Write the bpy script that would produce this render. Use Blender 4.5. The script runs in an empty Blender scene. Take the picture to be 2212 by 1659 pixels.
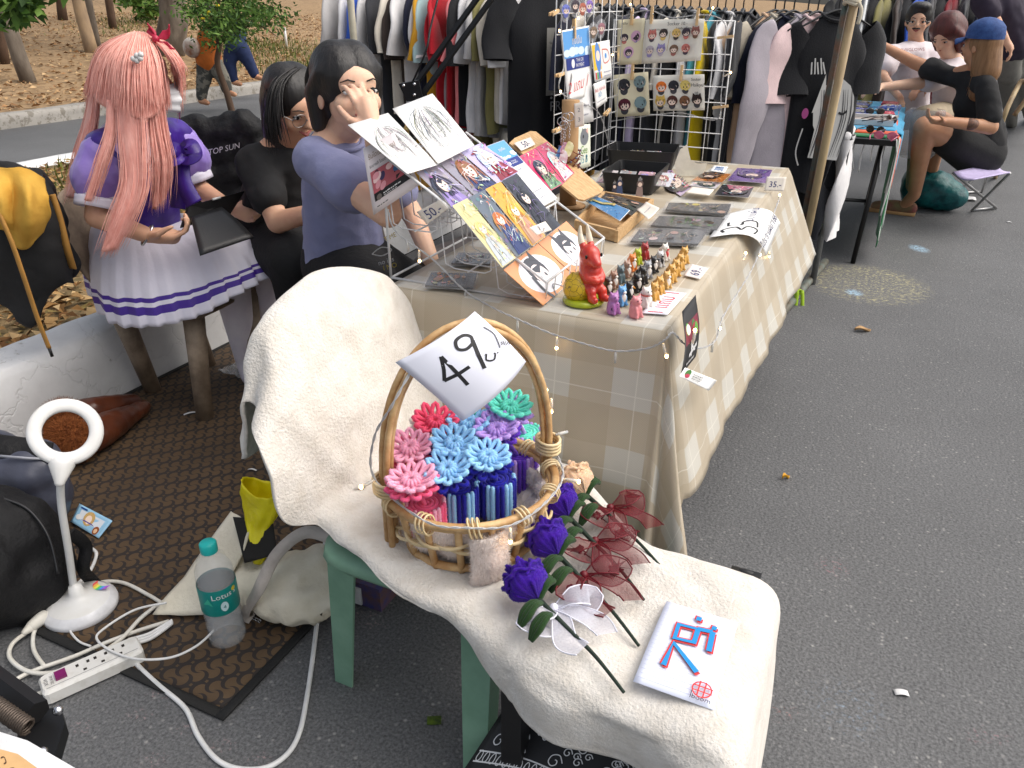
import bpy, bmesh, math, random
import numpy as np
from mathutils import Vector, Matrix, noise
R = math.radians
random.seed(7)
scene = bpy.context.scene
COL = scene.collection
# ---------------- camera (x = across the street, y = along the street, z = up) ----------------
CAM_H, PITCH, YAW, FPX, CX, CY = 1.36, R(26.5), R(25.0), 1661.0, 1106.0, 829.5
cam_data = bpy.data.cameras.new('camera'); cam = bpy.data.objects.new('camera', cam_data); COL.objects.link(cam)
cam.location = (0, 0, CAM_H); cam.rotation_euler = (R(90) - PITCH, 0, YAW)
cam_data.sensor_width = 36; cam_data.lens = 36 * FPX / 2212; cam_data.clip_end = 500; cam_data.clip_start = 0.02
scene.camera = cam
# ---------------- world, sun, exposure ----------------
world = bpy.data.worlds.new('World'); scene.world = world; world.use_nodes = True
wn = world.node_tree.nodes; wl = world.node_tree.links
sky = wn.new('ShaderNodeTexSky'); sky.sky_type = 'NISHITA'; sky.sun_disc = False
SUN_EL, SUN_AZ = R(52), R(68)          # azimuth measured from +y (along the street) towards +x
sky.sun_elevation = SUN_EL; sky.sun_rotation = SUN_AZ
sky.air_density = 1.0; sky.dust_density = 4.0; sky.ozone_density = 0.6
hs = wn.new('ShaderNodeHueSaturation'); hs.inputs['Saturation'].default_value = 0.45; wl.new(sky.outputs[0], hs.inputs['Color']); wl.new(hs.outputs[0], wn['Background'].inputs['Color']); wn['Background'].inputs['Strength'].default_value = 0.115
sun_data = bpy.data.lights.new('sun', 'SUN'); sun = bpy.data.objects.new('sun', sun_data); COL.objects.link(sun)
sun_data.energy = 1.6; sun_data.angle = R(80); sun_data.color = (1.0, 0.93, 0.84)
sdir = Vector((math.sin(SUN_AZ) * math.cos(SUN_EL), math.cos(SUN_AZ) * math.cos(SUN_EL), math.sin(SUN_EL)))
sun.rotation_euler = sdir.to_track_quat('Z', 'Y').to_euler()
sun.location = (3, 3, 9)
scene.view_settings.view_transform = 'Standard'; scene.view_settings.look = 'None'
scene.view_settings.exposure = 0.70; scene.view_settings.gamma = 1.0
# ---------------- geometry helpers ----------------
V = Vector
CA, SA = math.cos(YAW), math.sin(YAW)
def ray(u, v):
 x = (u - CX) / FPX; y = -(v - CY) / FPX
 Y = math.cos(PITCH) + y * math.sin(PITCH); Z = -math.sin(PITCH) + y * math.cos(PITCH)
 return V((x * CA - Y * SA, x * SA + Y * CA, Z)), Y
def G(u, v, z=0.0):                       # a point at height z
 d, _ = ray(u, v); t = (z - CAM_H) / d.z; return V((d.x * t, d.y * t, z))
def J(u, v, Y):                           # a point Y metres out in front
 d, Yd = ray(u, v); t = Y / Yd; return V((d.x * t, d.y * t, CAM_H + d.z * t))
def atr(u, v, r):
 d, _ = ray(u, v); t = r / d.x; return V((r, d.y * t, CAM_H + d.z * t))
def ats(u, v, s):
 d, _ = ray(u, v); t = s / d.y; return V((d.x * t, s, CAM_H + d.z * t))
def atp(u, v, p0, n):                     # a point on the plane through p0 with normal n
 d, _ = ray(u, v); c = V((0, 0, CAM_H)); t = (V(p0) - c).dot(V(n)) / d.dot(V(n)); return c + d * t
def lerp(a, b, t): return a + (b - a) * t
def catmull(pts, n, closed=False):        # n samples per span
 P = [V(p) for p in pts]; out = []; m = len(P)
 rng = range(m if closed else m - 1)
 for i in rng:
  if closed: p0, p1, p2, p3 = P[(i - 1) % m], P[i], P[(i + 1) % m], P[(i + 2) % m]
  else: p0, p1, p2, p3 = P[max(i - 1, 0)], P[i], P[i + 1], P[min(i + 2, m - 1)]
  for k in range(n):
   t = k / n
   out.append(0.5 * ((2 * p1) + (p2 - p0) * t + (2 * p0 - 5 * p1 + 4 * p2 - p3) * t * t + (3 * p1 - p0 - 3 * p2 + p3) * t ** 3))
 if not closed: out.append(P[-1].copy())
 return out
SCR = bpy.data.scenes.new('scratch'); SVL = SCR.view_layers[0]
class MB:
 def __init__(s): s.v = []; s.f = []; s.c = []; s.uv = None
 def face(s, idx, c=None): s.f.append(tuple(idx)); s.c.append(c)
 def add(s, pts): b = len(s.v); s.v.extend([V(p) for p in pts]); return b
 def poly(s, pts, c=None): b = s.add(pts); s.face(range(b, b + len(pts)), c)
 def box(s, c, size, rot=None, col=None, taper=1.0):
  hx, hy, hz = [q / 2 for q in size]; b = len(s.v)
  for z in (-1, 1):
   k = taper if z > 0 else 1
   for x, y in ((-1, -1), (1, -1), (1, 1), (-1, 1)):
    p = V((x * hx * k, y * hy * k, z * hz))
    if rot is not None: p = rot @ p
    s.v.append(p + V(c))
  for q in ((0, 3, 2, 1), (4, 5, 6, 7), (0, 1, 5, 4), (1, 2, 6, 5), (2, 3, 7, 6), (3, 0, 4, 7)): s.face([b + i for i in q], col)
 def tube(s, pts, r, n=8, col=None, closed=False, cap=True, flat=1.0, up=None):
  P = [V(p) for p in pts]; m = len(P)
  if m < 2: return
  rr = r if isinstance(r, (list, tuple)) else [r] * m
  if len(rr) != m: rr = [np.interp(i / (m - 1), np.linspace(0, 1, len(rr)), rr) for i in range(m)]
  T = []
  for i in range(m):
   a = P[(i - 1) % m] if (closed or i > 0) else P[i]; c = P[(i + 1) % m] if (closed or i < m - 1) else P[i]
   t = (c - a); T.append(t.normalized() if t.length > 1e-9 else V((0, 0, 1)))
  N = V(up) if up is not None else (V((0, 0, 1)) if abs(T[0].z) < 0.9 else V((1, 0, 0)))
  b = len(s.v)
  for i in range(m):
   N = N - T[i] * N.dot(T[i])
   if N.length < 1e-6: N = T[i].orthogonal()
   N.normalize(); B = T[i].cross(N)
   for k in range(n):
    a = 2 * math.pi * k / n
    s.v.append(P[i] + (N * math.cos(a) * flat + B * math.sin(a)) * rr[i])
  for i in range(m if closed else m - 1):
   j = (i + 1) % m
   for k in range(n):
    l = (k + 1) % n; s.face((b + i * n + k, b + i * n + l, b + j * n + l, b + j * n + k), col)
  if cap and not closed:
   s.face([b + k for k in range(n - 1, -1, -1)], col); s.face([b + (m - 1) * n + k for k in range(n)], col)
 def cap(s, p0, p1, r0, r1=None, n=12, col=None):  # tapered capsule
  r1 = r0 if r1 is None else r1
  p0, p1 = V(p0), V(p1); d = p1 - p0; L = d.length; t = d.normalized() if L > 1e-6 else V((0, 0, 1))
  pts, rr = [], []
  for k in range(1, 4): a = math.pi / 2 * (1 - k / 4); pts.append(p0 - t * r0 * math.sin(a)); rr.append(r0 * math.cos(a))
  pts.append(p0); rr.append(r0); pts.append(p1 if L > 1e-6 else p0 + t * 1e-4); rr.append(r1)
  for k in range(1, 4): a = math.pi / 2 * k / 4; pts.append(p1 + t * r1 * math.sin(a)); rr.append(r1 * math.cos(a))
  s.tube(pts, rr, n, col)
 def chain(s, pts, rr, n=12, col=None):
  for i in range(len(pts) - 1): s.cap(pts[i], pts[i + 1], rr[i], rr[i + 1], n, col)
 def ell(s, c, r, rot=None, nu=14, nv=10, col=None):
  b = len(s.v); c = V(c); r = (r, r, r) if isinstance(r, (int, float)) else r
  for i in range(nv + 1):
   th = math.pi * i / nv
   for k in range(nu):
    a = 2 * math.pi * k / nu; p = V((r[0] * math.sin(th) * math.cos(a), r[1] * math.sin(th) * math.sin(a), r[2] * math.cos(th)))
    s.v.append(c + (rot @ p if rot is not None else p))
  for i in range(nv):
   for k in range(nu):
    l = (k + 1) % nu; s.face((b + i * nu + k, b + (i + 1) * nu + k, b + (i + 1) * nu + l, b + i * nu + l), col)
 def lathe(s, prof, n=20, c=(0, 0, 0), rot=None, col=None, sx=1, sy=1):  # prof: (radius, z)
  b = len(s.v); c = V(c)
  for (r, z) in prof:
   for k in range(n):
    a = 2 * math.pi * k / n; p = V((r * sx * math.cos(a), r * sy * math.sin(a), z)); s.v.append(c + (rot @ p if rot is not None else p))
  for i in range(len(prof) - 1):
   for k in range(n):
    l = (k + 1) % n; s.face((b + i * n + k, b + i * n + l, b + (i + 1) * n + l, b + (i + 1) * n + k), col)
 def grid(s, f, nu, nv, col=None, uv=False, closed_u=False):   # f(a,b)->point
  b = len(s.v)
  for j in range(nv + 1):
   for i in range(nu + 1): s.v.append(V(f(i / nu, j / nv)))
  for j in range(nv):
   for i in range(nu):
    q = b + j * (nu + 1) + i; s.face((q, q + 1, q + nu + 2, q + nu + 1), col(i / nu, j / nv) if callable(col) else col)
 def prism(s, pts, h, col=None):           # polygon (list of points) extruded by vector h
  h = V(h); n = len(pts); b = s.add(pts); s.add([V(p) + h for p in pts])
  s.face([b + i for i in range(n - 1, -1, -1)], col); s.face([b + n + i for i in range(n)], col)
  for i in range(n): j = (i + 1) % n; s.face((b + i, b + j, b + n + j, b + n + i), col)
 def build(s, name, mat, parent=None, smooth=True, loc=None, world=False, remesh=None, thick=None, subd=0, kind=None, smit=6, auto=None):
  me = bpy.data.meshes.new(name)
  off = V(loc) if loc is not None else V((0, 0, 0))
  if world and parent is not None: off = V(parent.location)
  me.from_pydata([tuple(p - off) if (world or loc is not None) else tuple(p) for p in s.v], [], s.f)
  if any(c is not None for c in s.c):
   ca = me.color_attributes.new('Col', 'FLOAT_COLOR', 'CORNER'); arr = []
   for f, c in zip(s.f, s.c):
    c = c or (0.5, 0.5, 0.5); arr.extend((c[0], c[1], c[2], 1.0) * len(f))
   ca.data.foreach_set('color', arr)
  if s.uv is not None:
   ul = me.uv_layers.new(name='UVMap'); arr = []
   for f in s.f:
    for i in f: arr.extend(s.uv[i])
   ul.data.foreach_set('uv', arr)
  o = bpy.data.objects.new(name, me); COL.objects.link(o)
  if parent is not None: o.parent = parent
  elif loc is not None: o.location = off
  if mat is not None: me.materials.append(mat)
  if smooth: me.polygons.foreach_set('use_smooth', [True] * len(me.polygons))
  mods = False
  if remesh:
   m = o.modifiers.new('r', 'REMESH'); m.mode = 'VOXEL'; m.voxel_size = remesh; m.use_smooth_shade = smooth
   m = o.modifiers.new('s', 'SMOOTH'); m.factor = 0.5; m.iterations = smit; mods = True
  if thick: m = o.modifiers.new('t', 'SOLIDIFY'); m.thickness = thick; m.offset = 0; mods = True
  if subd: m = o.modifiers.new('d', 'SUBSURF'); m.levels = subd; m.render_levels = subd; mods = True
  if mods:
   COL.objects.unlink(o); SCR.collection.objects.link(o); pr = o.parent; o.parent = None; SVL.update(); ev = o.evaluated_get(SVL.depsgraph); nm = bpy.data.meshes.new_from_object(ev)
   SCR.collection.objects.unlink(o); COL.objects.link(o); o.parent = pr; o.modifiers.clear(); o.data = nm; nm.name = name
   if remesh and mat is not None and not nm.materials: nm.materials.append(mat)
  if auto is not None:
   try: o.data.set_sharp_from_angle(angle=R(auto))
   except Exception: pass
  o.data.update()
  if kind: o['kind'] = kind
  return o
def _bw(s, *a, **k): return s.build(*a, world=True, **k)
MB.bw = _bw
def tag(o, label=None, cat=None, group=None, kind=None):
 if label: o['label'] = label
 if cat: o['category'] = cat
 if group: o['group'] = group
 if kind: o['kind'] = kind
 return o
def thing(name, label, cat, loc=(0, 0, 0), rz=0.0, group=None):
 o = bpy.data.objects.new(name, None); COL.objects.link(o); o.location = loc; o.rotation_euler = (0, 0, rz); o.empty_display_size = 0.05
 return tag(o, label, cat, group)
def copy_tree(o, parent=None):
 c = o.copy(); COL.objects.link(c); c.parent = parent
 for ch in o.children: copy_tree(ch, c)
 return c
# ---------------- materials ----------------
MATS = {}
def srgb(*c):
 return tuple((x / 255 / 12.92 if x / 255 <= 0.04045 else ((x / 255 + 0.055) / 1.055) ** 2.4) for x in c)
def newmat(name):
 m = bpy.data.materials.new(name); m.use_nodes = True; nt = m.node_tree
 return m, nt, nt.nodes['Principled BSDF']
def nd(nt, typ, **kw):
 n = nt.nodes.new(typ)
 for k, v in kw.items():
  if k in n.inputs: n.inputs[k].default_value = v
  else: setattr(n, k, v)
 return n
def mat(name, c, rough=0.6, c2=None, scale=20.0, bump=0.0, bscale=None, metal=0.0, sheen=0.0, spec=0.5, trans=0.0, alpha=1.0, emit=None, estr=0.0, sss=0.0, coat=0.0, stretch=None, detail=4.0, lo=0.35, hi=0.65, uv=False, ior=1.45, objcol=False, vcol=False):
 if name in MATS: return MATS[name]
 m, nt, b = newmat(name); L = nt.links
 b.inputs['Roughness'].default_value = rough; b.inputs['Metallic'].default_value = metal
 b.inputs['Specular IOR Level'].default_value = spec; b.inputs['IOR'].default_value = ior
 b.inputs['Transmission Weight'].default_value = trans; b.inputs['Alpha'].default_value = alpha
 b.inputs['Coat Weight'].default_value = coat; b.inputs['Coat Roughness'].default_value = 0.1
 if sheen: b.inputs['Sheen Weight'].default_value = sheen; b.inputs['Sheen Roughness'].default_value = 0.5
 if sss: b.inputs['Subsurface Weight'].default_value = sss; b.inputs['Subsurface Radius'].default_value = (0.01, 0.004, 0.002)
 if emit: b.inputs['Emission Color'].default_value = (*emit, 1); b.inputs['Emission Strength'].default_value = estr
 c = tuple(c); b.inputs['Base Color'].default_value = (*c, 1)
 tc = nd(nt, 'ShaderNodeTexCoord'); co = tc.outputs['UV' if uv else 'Object']
 if stretch: mp = nd(nt, 'ShaderNodeMapping'); mp.inputs['Scale'].default_value = stretch; L.new(co, mp.inputs[0]); co = mp.outputs[0]
 src = None
 if vcol: a = nd(nt, 'ShaderNodeVertexColor', layer_name='Col'); src = a.outputs[0]
 if objcol: a = nd(nt, 'ShaderNodeObjectInfo'); src = a.outputs['Color']
 if src is None and c2 is None: c2 = tuple(x * 0.82 for x in c)
 nz = nd(nt, 'ShaderNodeTexNoise', Scale=scale, Detail=detail, Roughness=0.6); L.new(co, nz.inputs['Vector'])
 mr = nd(nt, 'ShaderNodeMapRange'); mr.inputs['From Min'].default_value = lo; mr.inputs['From Max'].default_value = hi; L.new(nz.outputs[0], mr.inputs[0])
 mx = nd(nt, 'ShaderNodeMix', data_type='RGBA'); L.new(mr.outputs[0], mx.inputs[0])
 if src is not None:
  h = nd(nt, 'ShaderNodeHueSaturation'); h.inputs['Value'].default_value = 0.85; L.new(src, h.inputs['Color']); L.new(src, mx.inputs[6]); L.new(h.outputs[0], mx.inputs[7])
 else: mx.inputs[6].default_value = (*c, 1); mx.inputs[7].default_value = (*c2, 1)
 L.new(mx.outputs[2], b.inputs['Base Color'])
 if bump:
  n2 = nd(nt, 'ShaderNodeTexNoise', Scale=bscale or scale * 4, Detail=6.0, Roughness=0.6); L.new(co, n2.inputs['Vector'])
  bp = nd(nt, 'ShaderNodeBump', Strength=bump, Distance=0.01); L.new(n2.outputs[0], bp.inputs['Height']); L.new(bp.outputs[0], b.inputs['Normal'])
 MATS[name] = m; return m
# ================= THE SETTING =================
def asphalt_mat(name, chalk=True, dark=1.0):
 m, nt, b = newmat(name); L = nt.links
 tc = nd(nt, 'ShaderNodeTexCoord'); co = tc.outputs['Object']
 n1 = nd(nt, 'ShaderNodeTexNoise', Scale=1.1, Detail=5.0, Roughness=0.6); L.new(co, n1.inputs[0])
 n2 = nd(nt, 'ShaderNodeTexNoise', Scale=150.0, Detail=4.0, Roughness=0.75); L.new(co, n2.inputs[0])
 vo = nd(nt, 'ShaderNodeTexVoronoi', Scale=95.0); L.new(co, vo.inputs[0])
 cr = nd(nt, 'ShaderNodeValToRGB'); e = cr.color_ramp.elements
 e[0].position = 0.34; e[0].color = (0.056 * dark, 0.057 * dark, 0.060 * dark, 1); e[1].position = 0.72; e[1].color = (0.205 * dark, 0.207 * dark, 0.210 * dark, 1)
 L.new(n2.outputs[0], cr.inputs[0])
 sep = nd(nt, 'ShaderNodeSeparateColor'); L.new(vo.outputs['Color'], sep.inputs[0])
 fl = nd(nt, 'ShaderNodeMapRange'); fl.inputs['From Min'].default_value = 0.9; fl.inputs['From Max'].default_value = 1.0; L.new(sep.outputs[0], fl.inputs[0])
 dd = nd(nt, 'ShaderNodeMapRange'); dd.inputs['From Min'].default_value = 0.5; dd.inputs['From Max'].default_value = 0.1; L.new(vo.outputs['Distance'], dd.inputs[0])
 mu = nd(nt, 'ShaderNodeMath', operation='MULTIPLY'); L.new(fl.outputs[0], mu.inputs[0]); L.new(dd.outputs[0], mu.inputs[1])
 mx = nd(nt, 'ShaderNodeMix', data_type='RGBA'); L.new(mu.outputs[0], mx.inputs[0]); L.new(cr.outputs[0], mx.inputs[6]); mx.inputs[7].default_value = (0.33, 0.325, 0.31, 1)
 mm = nd(nt, 'ShaderNodeMix', data_type='RGBA', blend_type='MULTIPLY'); mm.inputs[0].default_value = 0.5
 c2 = nd(nt, 'ShaderNodeValToRGB'); c2.color_ramp.elements[0].color = (0.5, 0.5, 0.5, 1); c2.color_ramp.elements[0].position = 0.3; c2.color_ramp.elements[1].position = 0.7; L.new(n1.outputs[0], c2.inputs[0])
 L.new(mx.outputs[2], mm.inputs[6]); L.new(c2.outputs[0], mm.inputs[7]); last = mm.outputs[2]
 if chalk:
  sx = nd(nt, 'ShaderNodeSeparateXYZ'); L.new(co, sx.inputs[0])
  def blob(c, rx, ry, col, thr, amt, sc=60.0, ring=0.0):
   nonlocal last
   mp = nd(nt, 'ShaderNodeMapping'); mp.vector_type = 'TEXTURE'; mp.inputs['Location'].default_value = (c.x, c.y, 0); mp.inputs['Scale'].default_value = (rx, ry, 1000); mp.inputs['Rotation'].default_value = (0, 0, YAW); L.new(co, mp.inputs[0])
   ln = nd(nt, 'ShaderNodeVectorMath', operation='LENGTH'); L.new(mp.outputs[0], ln.inputs[0])
   nz = nd(nt, 'ShaderNodeTexNoise', Scale=sc, Detail=5.0, Roughness=0.7); L.new(co, nz.inputs[0])
   f = nd(nt, 'ShaderNodeMapRange'); f.inputs['From Min'].default_value = 1.0; f.inputs['From Max'].default_value = 0.45
   if ring:
    sb = nd(nt, 'ShaderNodeMath', operation='SUBTRACT'); L.new(ln.outputs['Value'], sb.inputs[0]); sb.inputs[1].default_value = ring
    ab = nd(nt, 'ShaderNodeMath', operation='ABSOLUTE'); L.new(sb.outputs[0], ab.inputs[0]); L.new(ab.outputs[0], f.inputs[0])
    f.inputs['From Min'].default_value = 1.0 - ring; f.inputs['From Max'].default_value = 0.0
   else: L.new(ln.outputs['Value'], f.inputs[0])
   t = nd(nt, 'ShaderNodeMapRange'); t.inputs['From Min'].default_value = thr; t.inputs['From Max'].default_value = thr + 0.12; L.new(nz.outputs[0], t.inputs[0])
   q = nd(nt, 'ShaderNodeMath', operation='MULTIPLY'); L.new(f.outputs[0], q.inputs[0]); L.new(t.outputs[0], q.inputs[1])
   q2 = nd(nt, 'ShaderNodeMath', operation='MULTIPLY', use_clamp=True); L.new(q.outputs[0], q2.inputs[0]); q2.inputs[1].default_value = amt
   k = nd(nt, 'ShaderNodeMix', data_type='RGBA'); L.new(q2.outputs[0], k.inputs[0]); L.new(last, k.inputs[6]); k.inputs[7].default_value = (*col, 1); last = k.outputs[2]
  blob(G(1875, 608), 0.30, 0.34, (0.55, 0.50, 0.26), 0.50, 0.55)
  blob(G(1870, 612), 0.34, 0.36, (0.55, 0.50, 0.26), 0.50, 0.55, 40.0, 0.72)
  blob(G(1985, 537), 0.06, 0.10, (0.30, 0.45, 0.58), 0.42, 0.9)
  blob(G(1845, 632), 0.05, 0.06, (0.30, 0.45, 0.58), 0.42, 0.9)
  blob(G(1800, 1225), 0.05, 0.05, (0.55, 0.22, 0.25), 0.54, 0.4, 90.0)
  blob(G(1830, 1530), 0.10, 0.10, (0.28, 0.42, 0.58), 0.55, 0.35, 90.0)
  blob(G(2130, 1590), 0.06, 0.03, (0.5, 0.22, 0.25), 0.55, 0.35, 90.0)
  blob(G(1690, 1540), 0.05, 0.03, (0.6, 0.25, 0.22), 0.56, 0.35, 90.0)
  for (u, v) in ((400, 1575), (300, 1545), (345, 1500), (330, 1640), (810, 1350), (790, 1325), (770, 1300), (480, 1610), (560, 1640), (180, 1570)): blob(G(u, v), 0.035, 0.02, (0.55, 0.36, 0.36), 0.54, 0.5, 120.0)
 L.new(last, b.inputs['Base Color'])
 b.inputs['Roughness'].default_value = 0.72; b.inputs['Specular IOR Level'].default_value = 0.5
 bp = nd(nt, 'ShaderNodeBump', Strength=0.55, Distance=0.004); L.new(n2.outputs[0], bp.inputs['Height'])
 bp2 = nd(nt, 'ShaderNodeBump', Strength=0.4, Distance=0.004); L.new(vo.outputs['Distance'], bp2.inputs['Height']); L.new(bp.outputs[0], bp2.inputs['Normal']); L.new(bp2.outputs[0], b.inputs['Normal'])
 return m
M_ASPH = asphalt_mat('asphalt'); M_ASPH2 = asphalt_mat('asphalt_old', False, 1.0)
def sheet(name, r0, r1, s0, s1, z, m, n=1, kind='structure'):
 b = MB(); b.poly([(r0, s0, z), (r1, s0, z), (r1, s1, z), (r0, s1, z)]); return tag(b.build(name, m, smooth=0), kind=kind)
sheet('road', -2.46, 90, -6, 140, 0.0, M_ASPH)
sheet('side_road', -9.45, -6.15, -6, 140, 0.0, M_ASPH2)
# painted kerbs
def paint_mat(name, paint, bare, thr):
 m, nt, b = newmat(name); L = nt.links; tc = nd(nt, 'ShaderNodeTexCoord'); co = tc.outputs['Object']
 nz = nd(nt, 'ShaderNodeTexNoise', Scale=9.0, Detail=9.0, Roughness=0.72); L.new(co, nz.inputs[0])
 r = nd(nt, 'ShaderNodeMapRange'); r.inputs['From Min'].default_value = thr; r.inputs['From Max'].default_value = thr + 0.05; L.new(nz.outputs[0], r.inputs[0])
 n2 = nd(nt, 'ShaderNodeTexNoise', Scale=2.2, Detail=6.0, Roughness=0.7); L.new(co, n2.inputs[0])
 cr = nd(nt, 'ShaderNodeValToRGB'); cr.color_ramp.elements[0].color = (*[x * 0.8 for x in paint], 1); cr.color_ramp.elements[0].position = 0.3; cr.color_ramp.elements[1].color = (*paint, 1); cr.color_ramp.elements[1].position = 0.6; L.new(n2.outputs[0], cr.inputs[0])
 vo = nd(nt, 'ShaderNodeTexVoronoi', Scale=4.0, feature='DISTANCE_TO_EDGE')
 wv = nd(nt, 'ShaderNodeTexNoise', Scale=6.0, Detail=4.0); L.new(co, wv.inputs[0]); ad = nd(nt, 'ShaderNodeVectorMath', operation='MULTIPLY_ADD'); L.new(wv.outputs['Color'], ad.inputs[0]); ad.inputs[1].default_value = (0.35, 0.35, 0.35); L.new(co, ad.inputs[2]); L.new(ad.outputs[0], vo.inputs[0])
 ck = nd(nt, 'ShaderNodeMapRange'); ck.inputs['From Max'].default_value = 0.02; L.new(vo.outputs['Distance'], ck.inputs[0])
 mx = nd(nt, 'ShaderNodeMix', data_type='RGBA'); L.new(r.outputs[0], mx.inputs[0]); L.new(cr.outputs[0], mx.inputs[6]); mx.inputs[7].default_value = (*bare, 1)
 m2 = nd(nt, 'ShaderNodeMix', data_type='RGBA', blend_type='MULTIPLY'); m2.inputs[0].default_value = 0.05; L.new(mx.outputs[2], m2.inputs[6]); L.new(ck.outputs[0], m2.inputs[7])
 L.new(m2.outputs[2], b.inputs['Base Color']); b.inputs['Roughness'].default_value = 0.8
 ma = nd(nt, 'ShaderNodeMath', operation='MULTIPLY_ADD'); L.new(r.outputs[0], ma.inputs[0]); ma.inputs[1].default_value = -1.0; L.new(ck.outputs[0], ma.inputs[2])
 bp = nd(nt, 'ShaderNodeBump', Strength=0.4, Distance=0.004); L.new(ma.outputs[0], bp.inputs['Height']); L.new(bp.outputs[0], b.inputs['Normal'])
 return m
M_KERB = paint_mat('kerb_paint', (0.74, 0.74, 0.74), (0.36, 0.33, 0.29), 0.635); M_KERB2 = paint_mat('old_kerb', (0.34, 0.32, 0.29), (0.20, 0.18, 0.15), 0.52)
def kerb(name, r_face, depth, h, s0, s1, m, step=0.08, sgn=-1):
 b = MB(); n = int((s1 - s0) / step)
 prof = [(0, 0), (0.004, h - 0.035), (0.02, h - 0.008), (0.045, h), (depth - 0.03, h + 0.004), (depth, h - 0.03), (depth, 0)]
 def f(a, q):
  k = q * (len(prof) - 1); i = min(int(k), len(prof) - 2); t = k - i
  x = lerp(prof[i][0], prof[i + 1][0], t); z = lerp(prof[i][1], prof[i + 1][1], t); y = lerp(s0, s1, a)
  w = noise.noise(V((x * 7, y * 3.0, z * 7))) * 0.010 + noise.noise(V((x * 22, y * 14, z * 22))) * 0.004
  return (r_face + sgn * (x + w), y, max(z + w * 0.7, 0) if 0 < q < 1 else 0)
 b.grid(f, n, 18); return tag(b.build(name, m, auto=60), kind='structure')
kerb('kerb', -2.47, 0.20, 0.275, -1.0, 24.0, M_KERB, 0.06)
kerb('median_kerb', -5.95, 0.22, 0.215, 0.0, 24.0, M_KERB, 0.12)
kerb('far_kerb', -9.42, 0.22, 0.16, 0.0, 50.0, M_KERB2, 0.2)
# leafy verge, pavement strip and the dry slope beyond
def litter_mat(name, a, b_, c, scale):
 m, nt, b = newmat(name); L = nt.links; tc = nd(nt, 'ShaderNodeTexCoord'); co = tc.outputs['Object']
 vo = nd(nt, 'ShaderNodeTexVoronoi', Scale=scale); L.new(co, vo.inputs[0])
 nz = nd(nt, 'ShaderNodeTexNoise', Scale=scale * 0.05, Detail=8.0, Roughness=0.7); L.new(co, nz.inputs[0])
 n3 = nd(nt, 'ShaderNodeTexNoise', Scale=scale * 2.0, Detail=3.0); L.new(co, n3.inputs[0])
 sp = nd(nt, 'ShaderNodeSeparateColor'); L.new(vo.outputs['Color'], sp.inputs[0])
 ad = nd(nt, 'ShaderNodeMath', operation='ADD'); L.new(sp.outputs[0], ad.inputs[0]); L.new(nz.outputs[0], ad.inputs[1])
 a2 = nd(nt, 'ShaderNodeMath', operation='MULTIPLY_ADD'); L.new(n3.outputs[0], a2.inputs[0]); a2.inputs[1].default_value = 0.5; L.new(ad.outputs[0], a2.inputs[2])
 cr = nd(nt, 'ShaderNodeValToRGB'); e = cr.color_ramp.elements; e[0].position = 0.28; e[0].color = (*a, 1); e[1].position = 0.75; e[1].color = (*c, 1); k = e.new(0.5); k.color = (*b_, 1)
 dv = nd(nt, 'ShaderNodeMath', operation='MULTIPLY'); L.new(a2.outputs[0], dv.inputs[0]); dv.inputs[1].default_value = 0.55; L.new(dv.outputs[0], cr.inputs[0]); L.new(cr.outputs[0], b.inputs['Base Color'])
 b.inputs['Roughness'].default_value = 0.85; b.inputs['Specular IOR Level'].default_value = 0.2
 bp = nd(nt, 'ShaderNodeBump', Strength=0.7, Distance=0.02); L.new(a2.outputs[0], bp.inputs['Height']); L.new(bp.outputs[0], b.inputs['Normal'])
 return m
M_VERGE = litter_mat('verge_soil', (0.055, 0.05, 0.022), (0.14, 0.105, 0.05), (0.26, 0.18, 0.09), 26.0)
M_HILL = litter_mat('dry_slope', (0.10, 0.066, 0.034), (0.23, 0.150, 0.080), (0.34, 0.228, 0.125), 12.0)
b = MB(); b.grid(lambda a, q: (lerp(-5.97, -2.66, a), lerp(-1, 24, q), 0.19 + 0.03 * noise.noise(V((a * 9, q * 40, 0)))), 24, 100); tag(b.build('verge', M_VERGE), kind='structure')
def hill_z(r, s): d = max(0, -11.0 - r); return 0.15 + 0.05 * d + 0.0012 * d * d * 0 + 0.35 * noise.noise(V((r * 0.08, s * 0.08, 3))) * min(1, d / 4)
b = MB(); b.grid(lambda a, q: (lerp(-9.6, -120, a ** 1.6), lerp(-12, 230, q ** 1.4), hill_z(lerp(-9.6, -120, a ** 1.6), lerp(-12, 230, q ** 1.4))), 90, 90); tag(b.build('slope', M_HILL), kind='structure')
# fallen leaves: each a small curled face, uncountable
def leaves(name, n, fn, cols, size, m, label, seed):
 rnd = random.Random(seed); b = MB()
 for i in range(n):
  c = V(fn(rnd)); a = rnd.uniform(0, 6.28); L_ = size * rnd.uniform(0.6, 1.5); W = L_ * rnd.uniform(0.35, 0.6); t = rnd.uniform(-0.5, 0.5)
  d = V((math.cos(a), math.sin(a), t * 0.6)); w = V((-math.sin(a), math.cos(a), rnd.uniform(-0.6, 0.6))); u = V((0, 0, L_ * rnd.uniform(0.05, 0.35))); cc = rnd.choice(cols)
  b.poly([c - d * L_ / 2, c - w * W / 2 + u, c + d * L_ / 2, c + w * W / 2 + u * 0.6], cc)
 return tag(b.build(name, m, smooth=0), label, 'leaves', kind='stuff')
M_LEAF = mat('dead_leaf', (0.2, 0.13, 0.06), 0.75, vcol=True, spec=0.25)
LC = [srgb(150, 112, 66), srgb(176, 140, 92), srgb(120, 84, 48), srgb(198, 168, 122), srgb(96, 70, 42), srgb(140, 120, 70)]
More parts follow.
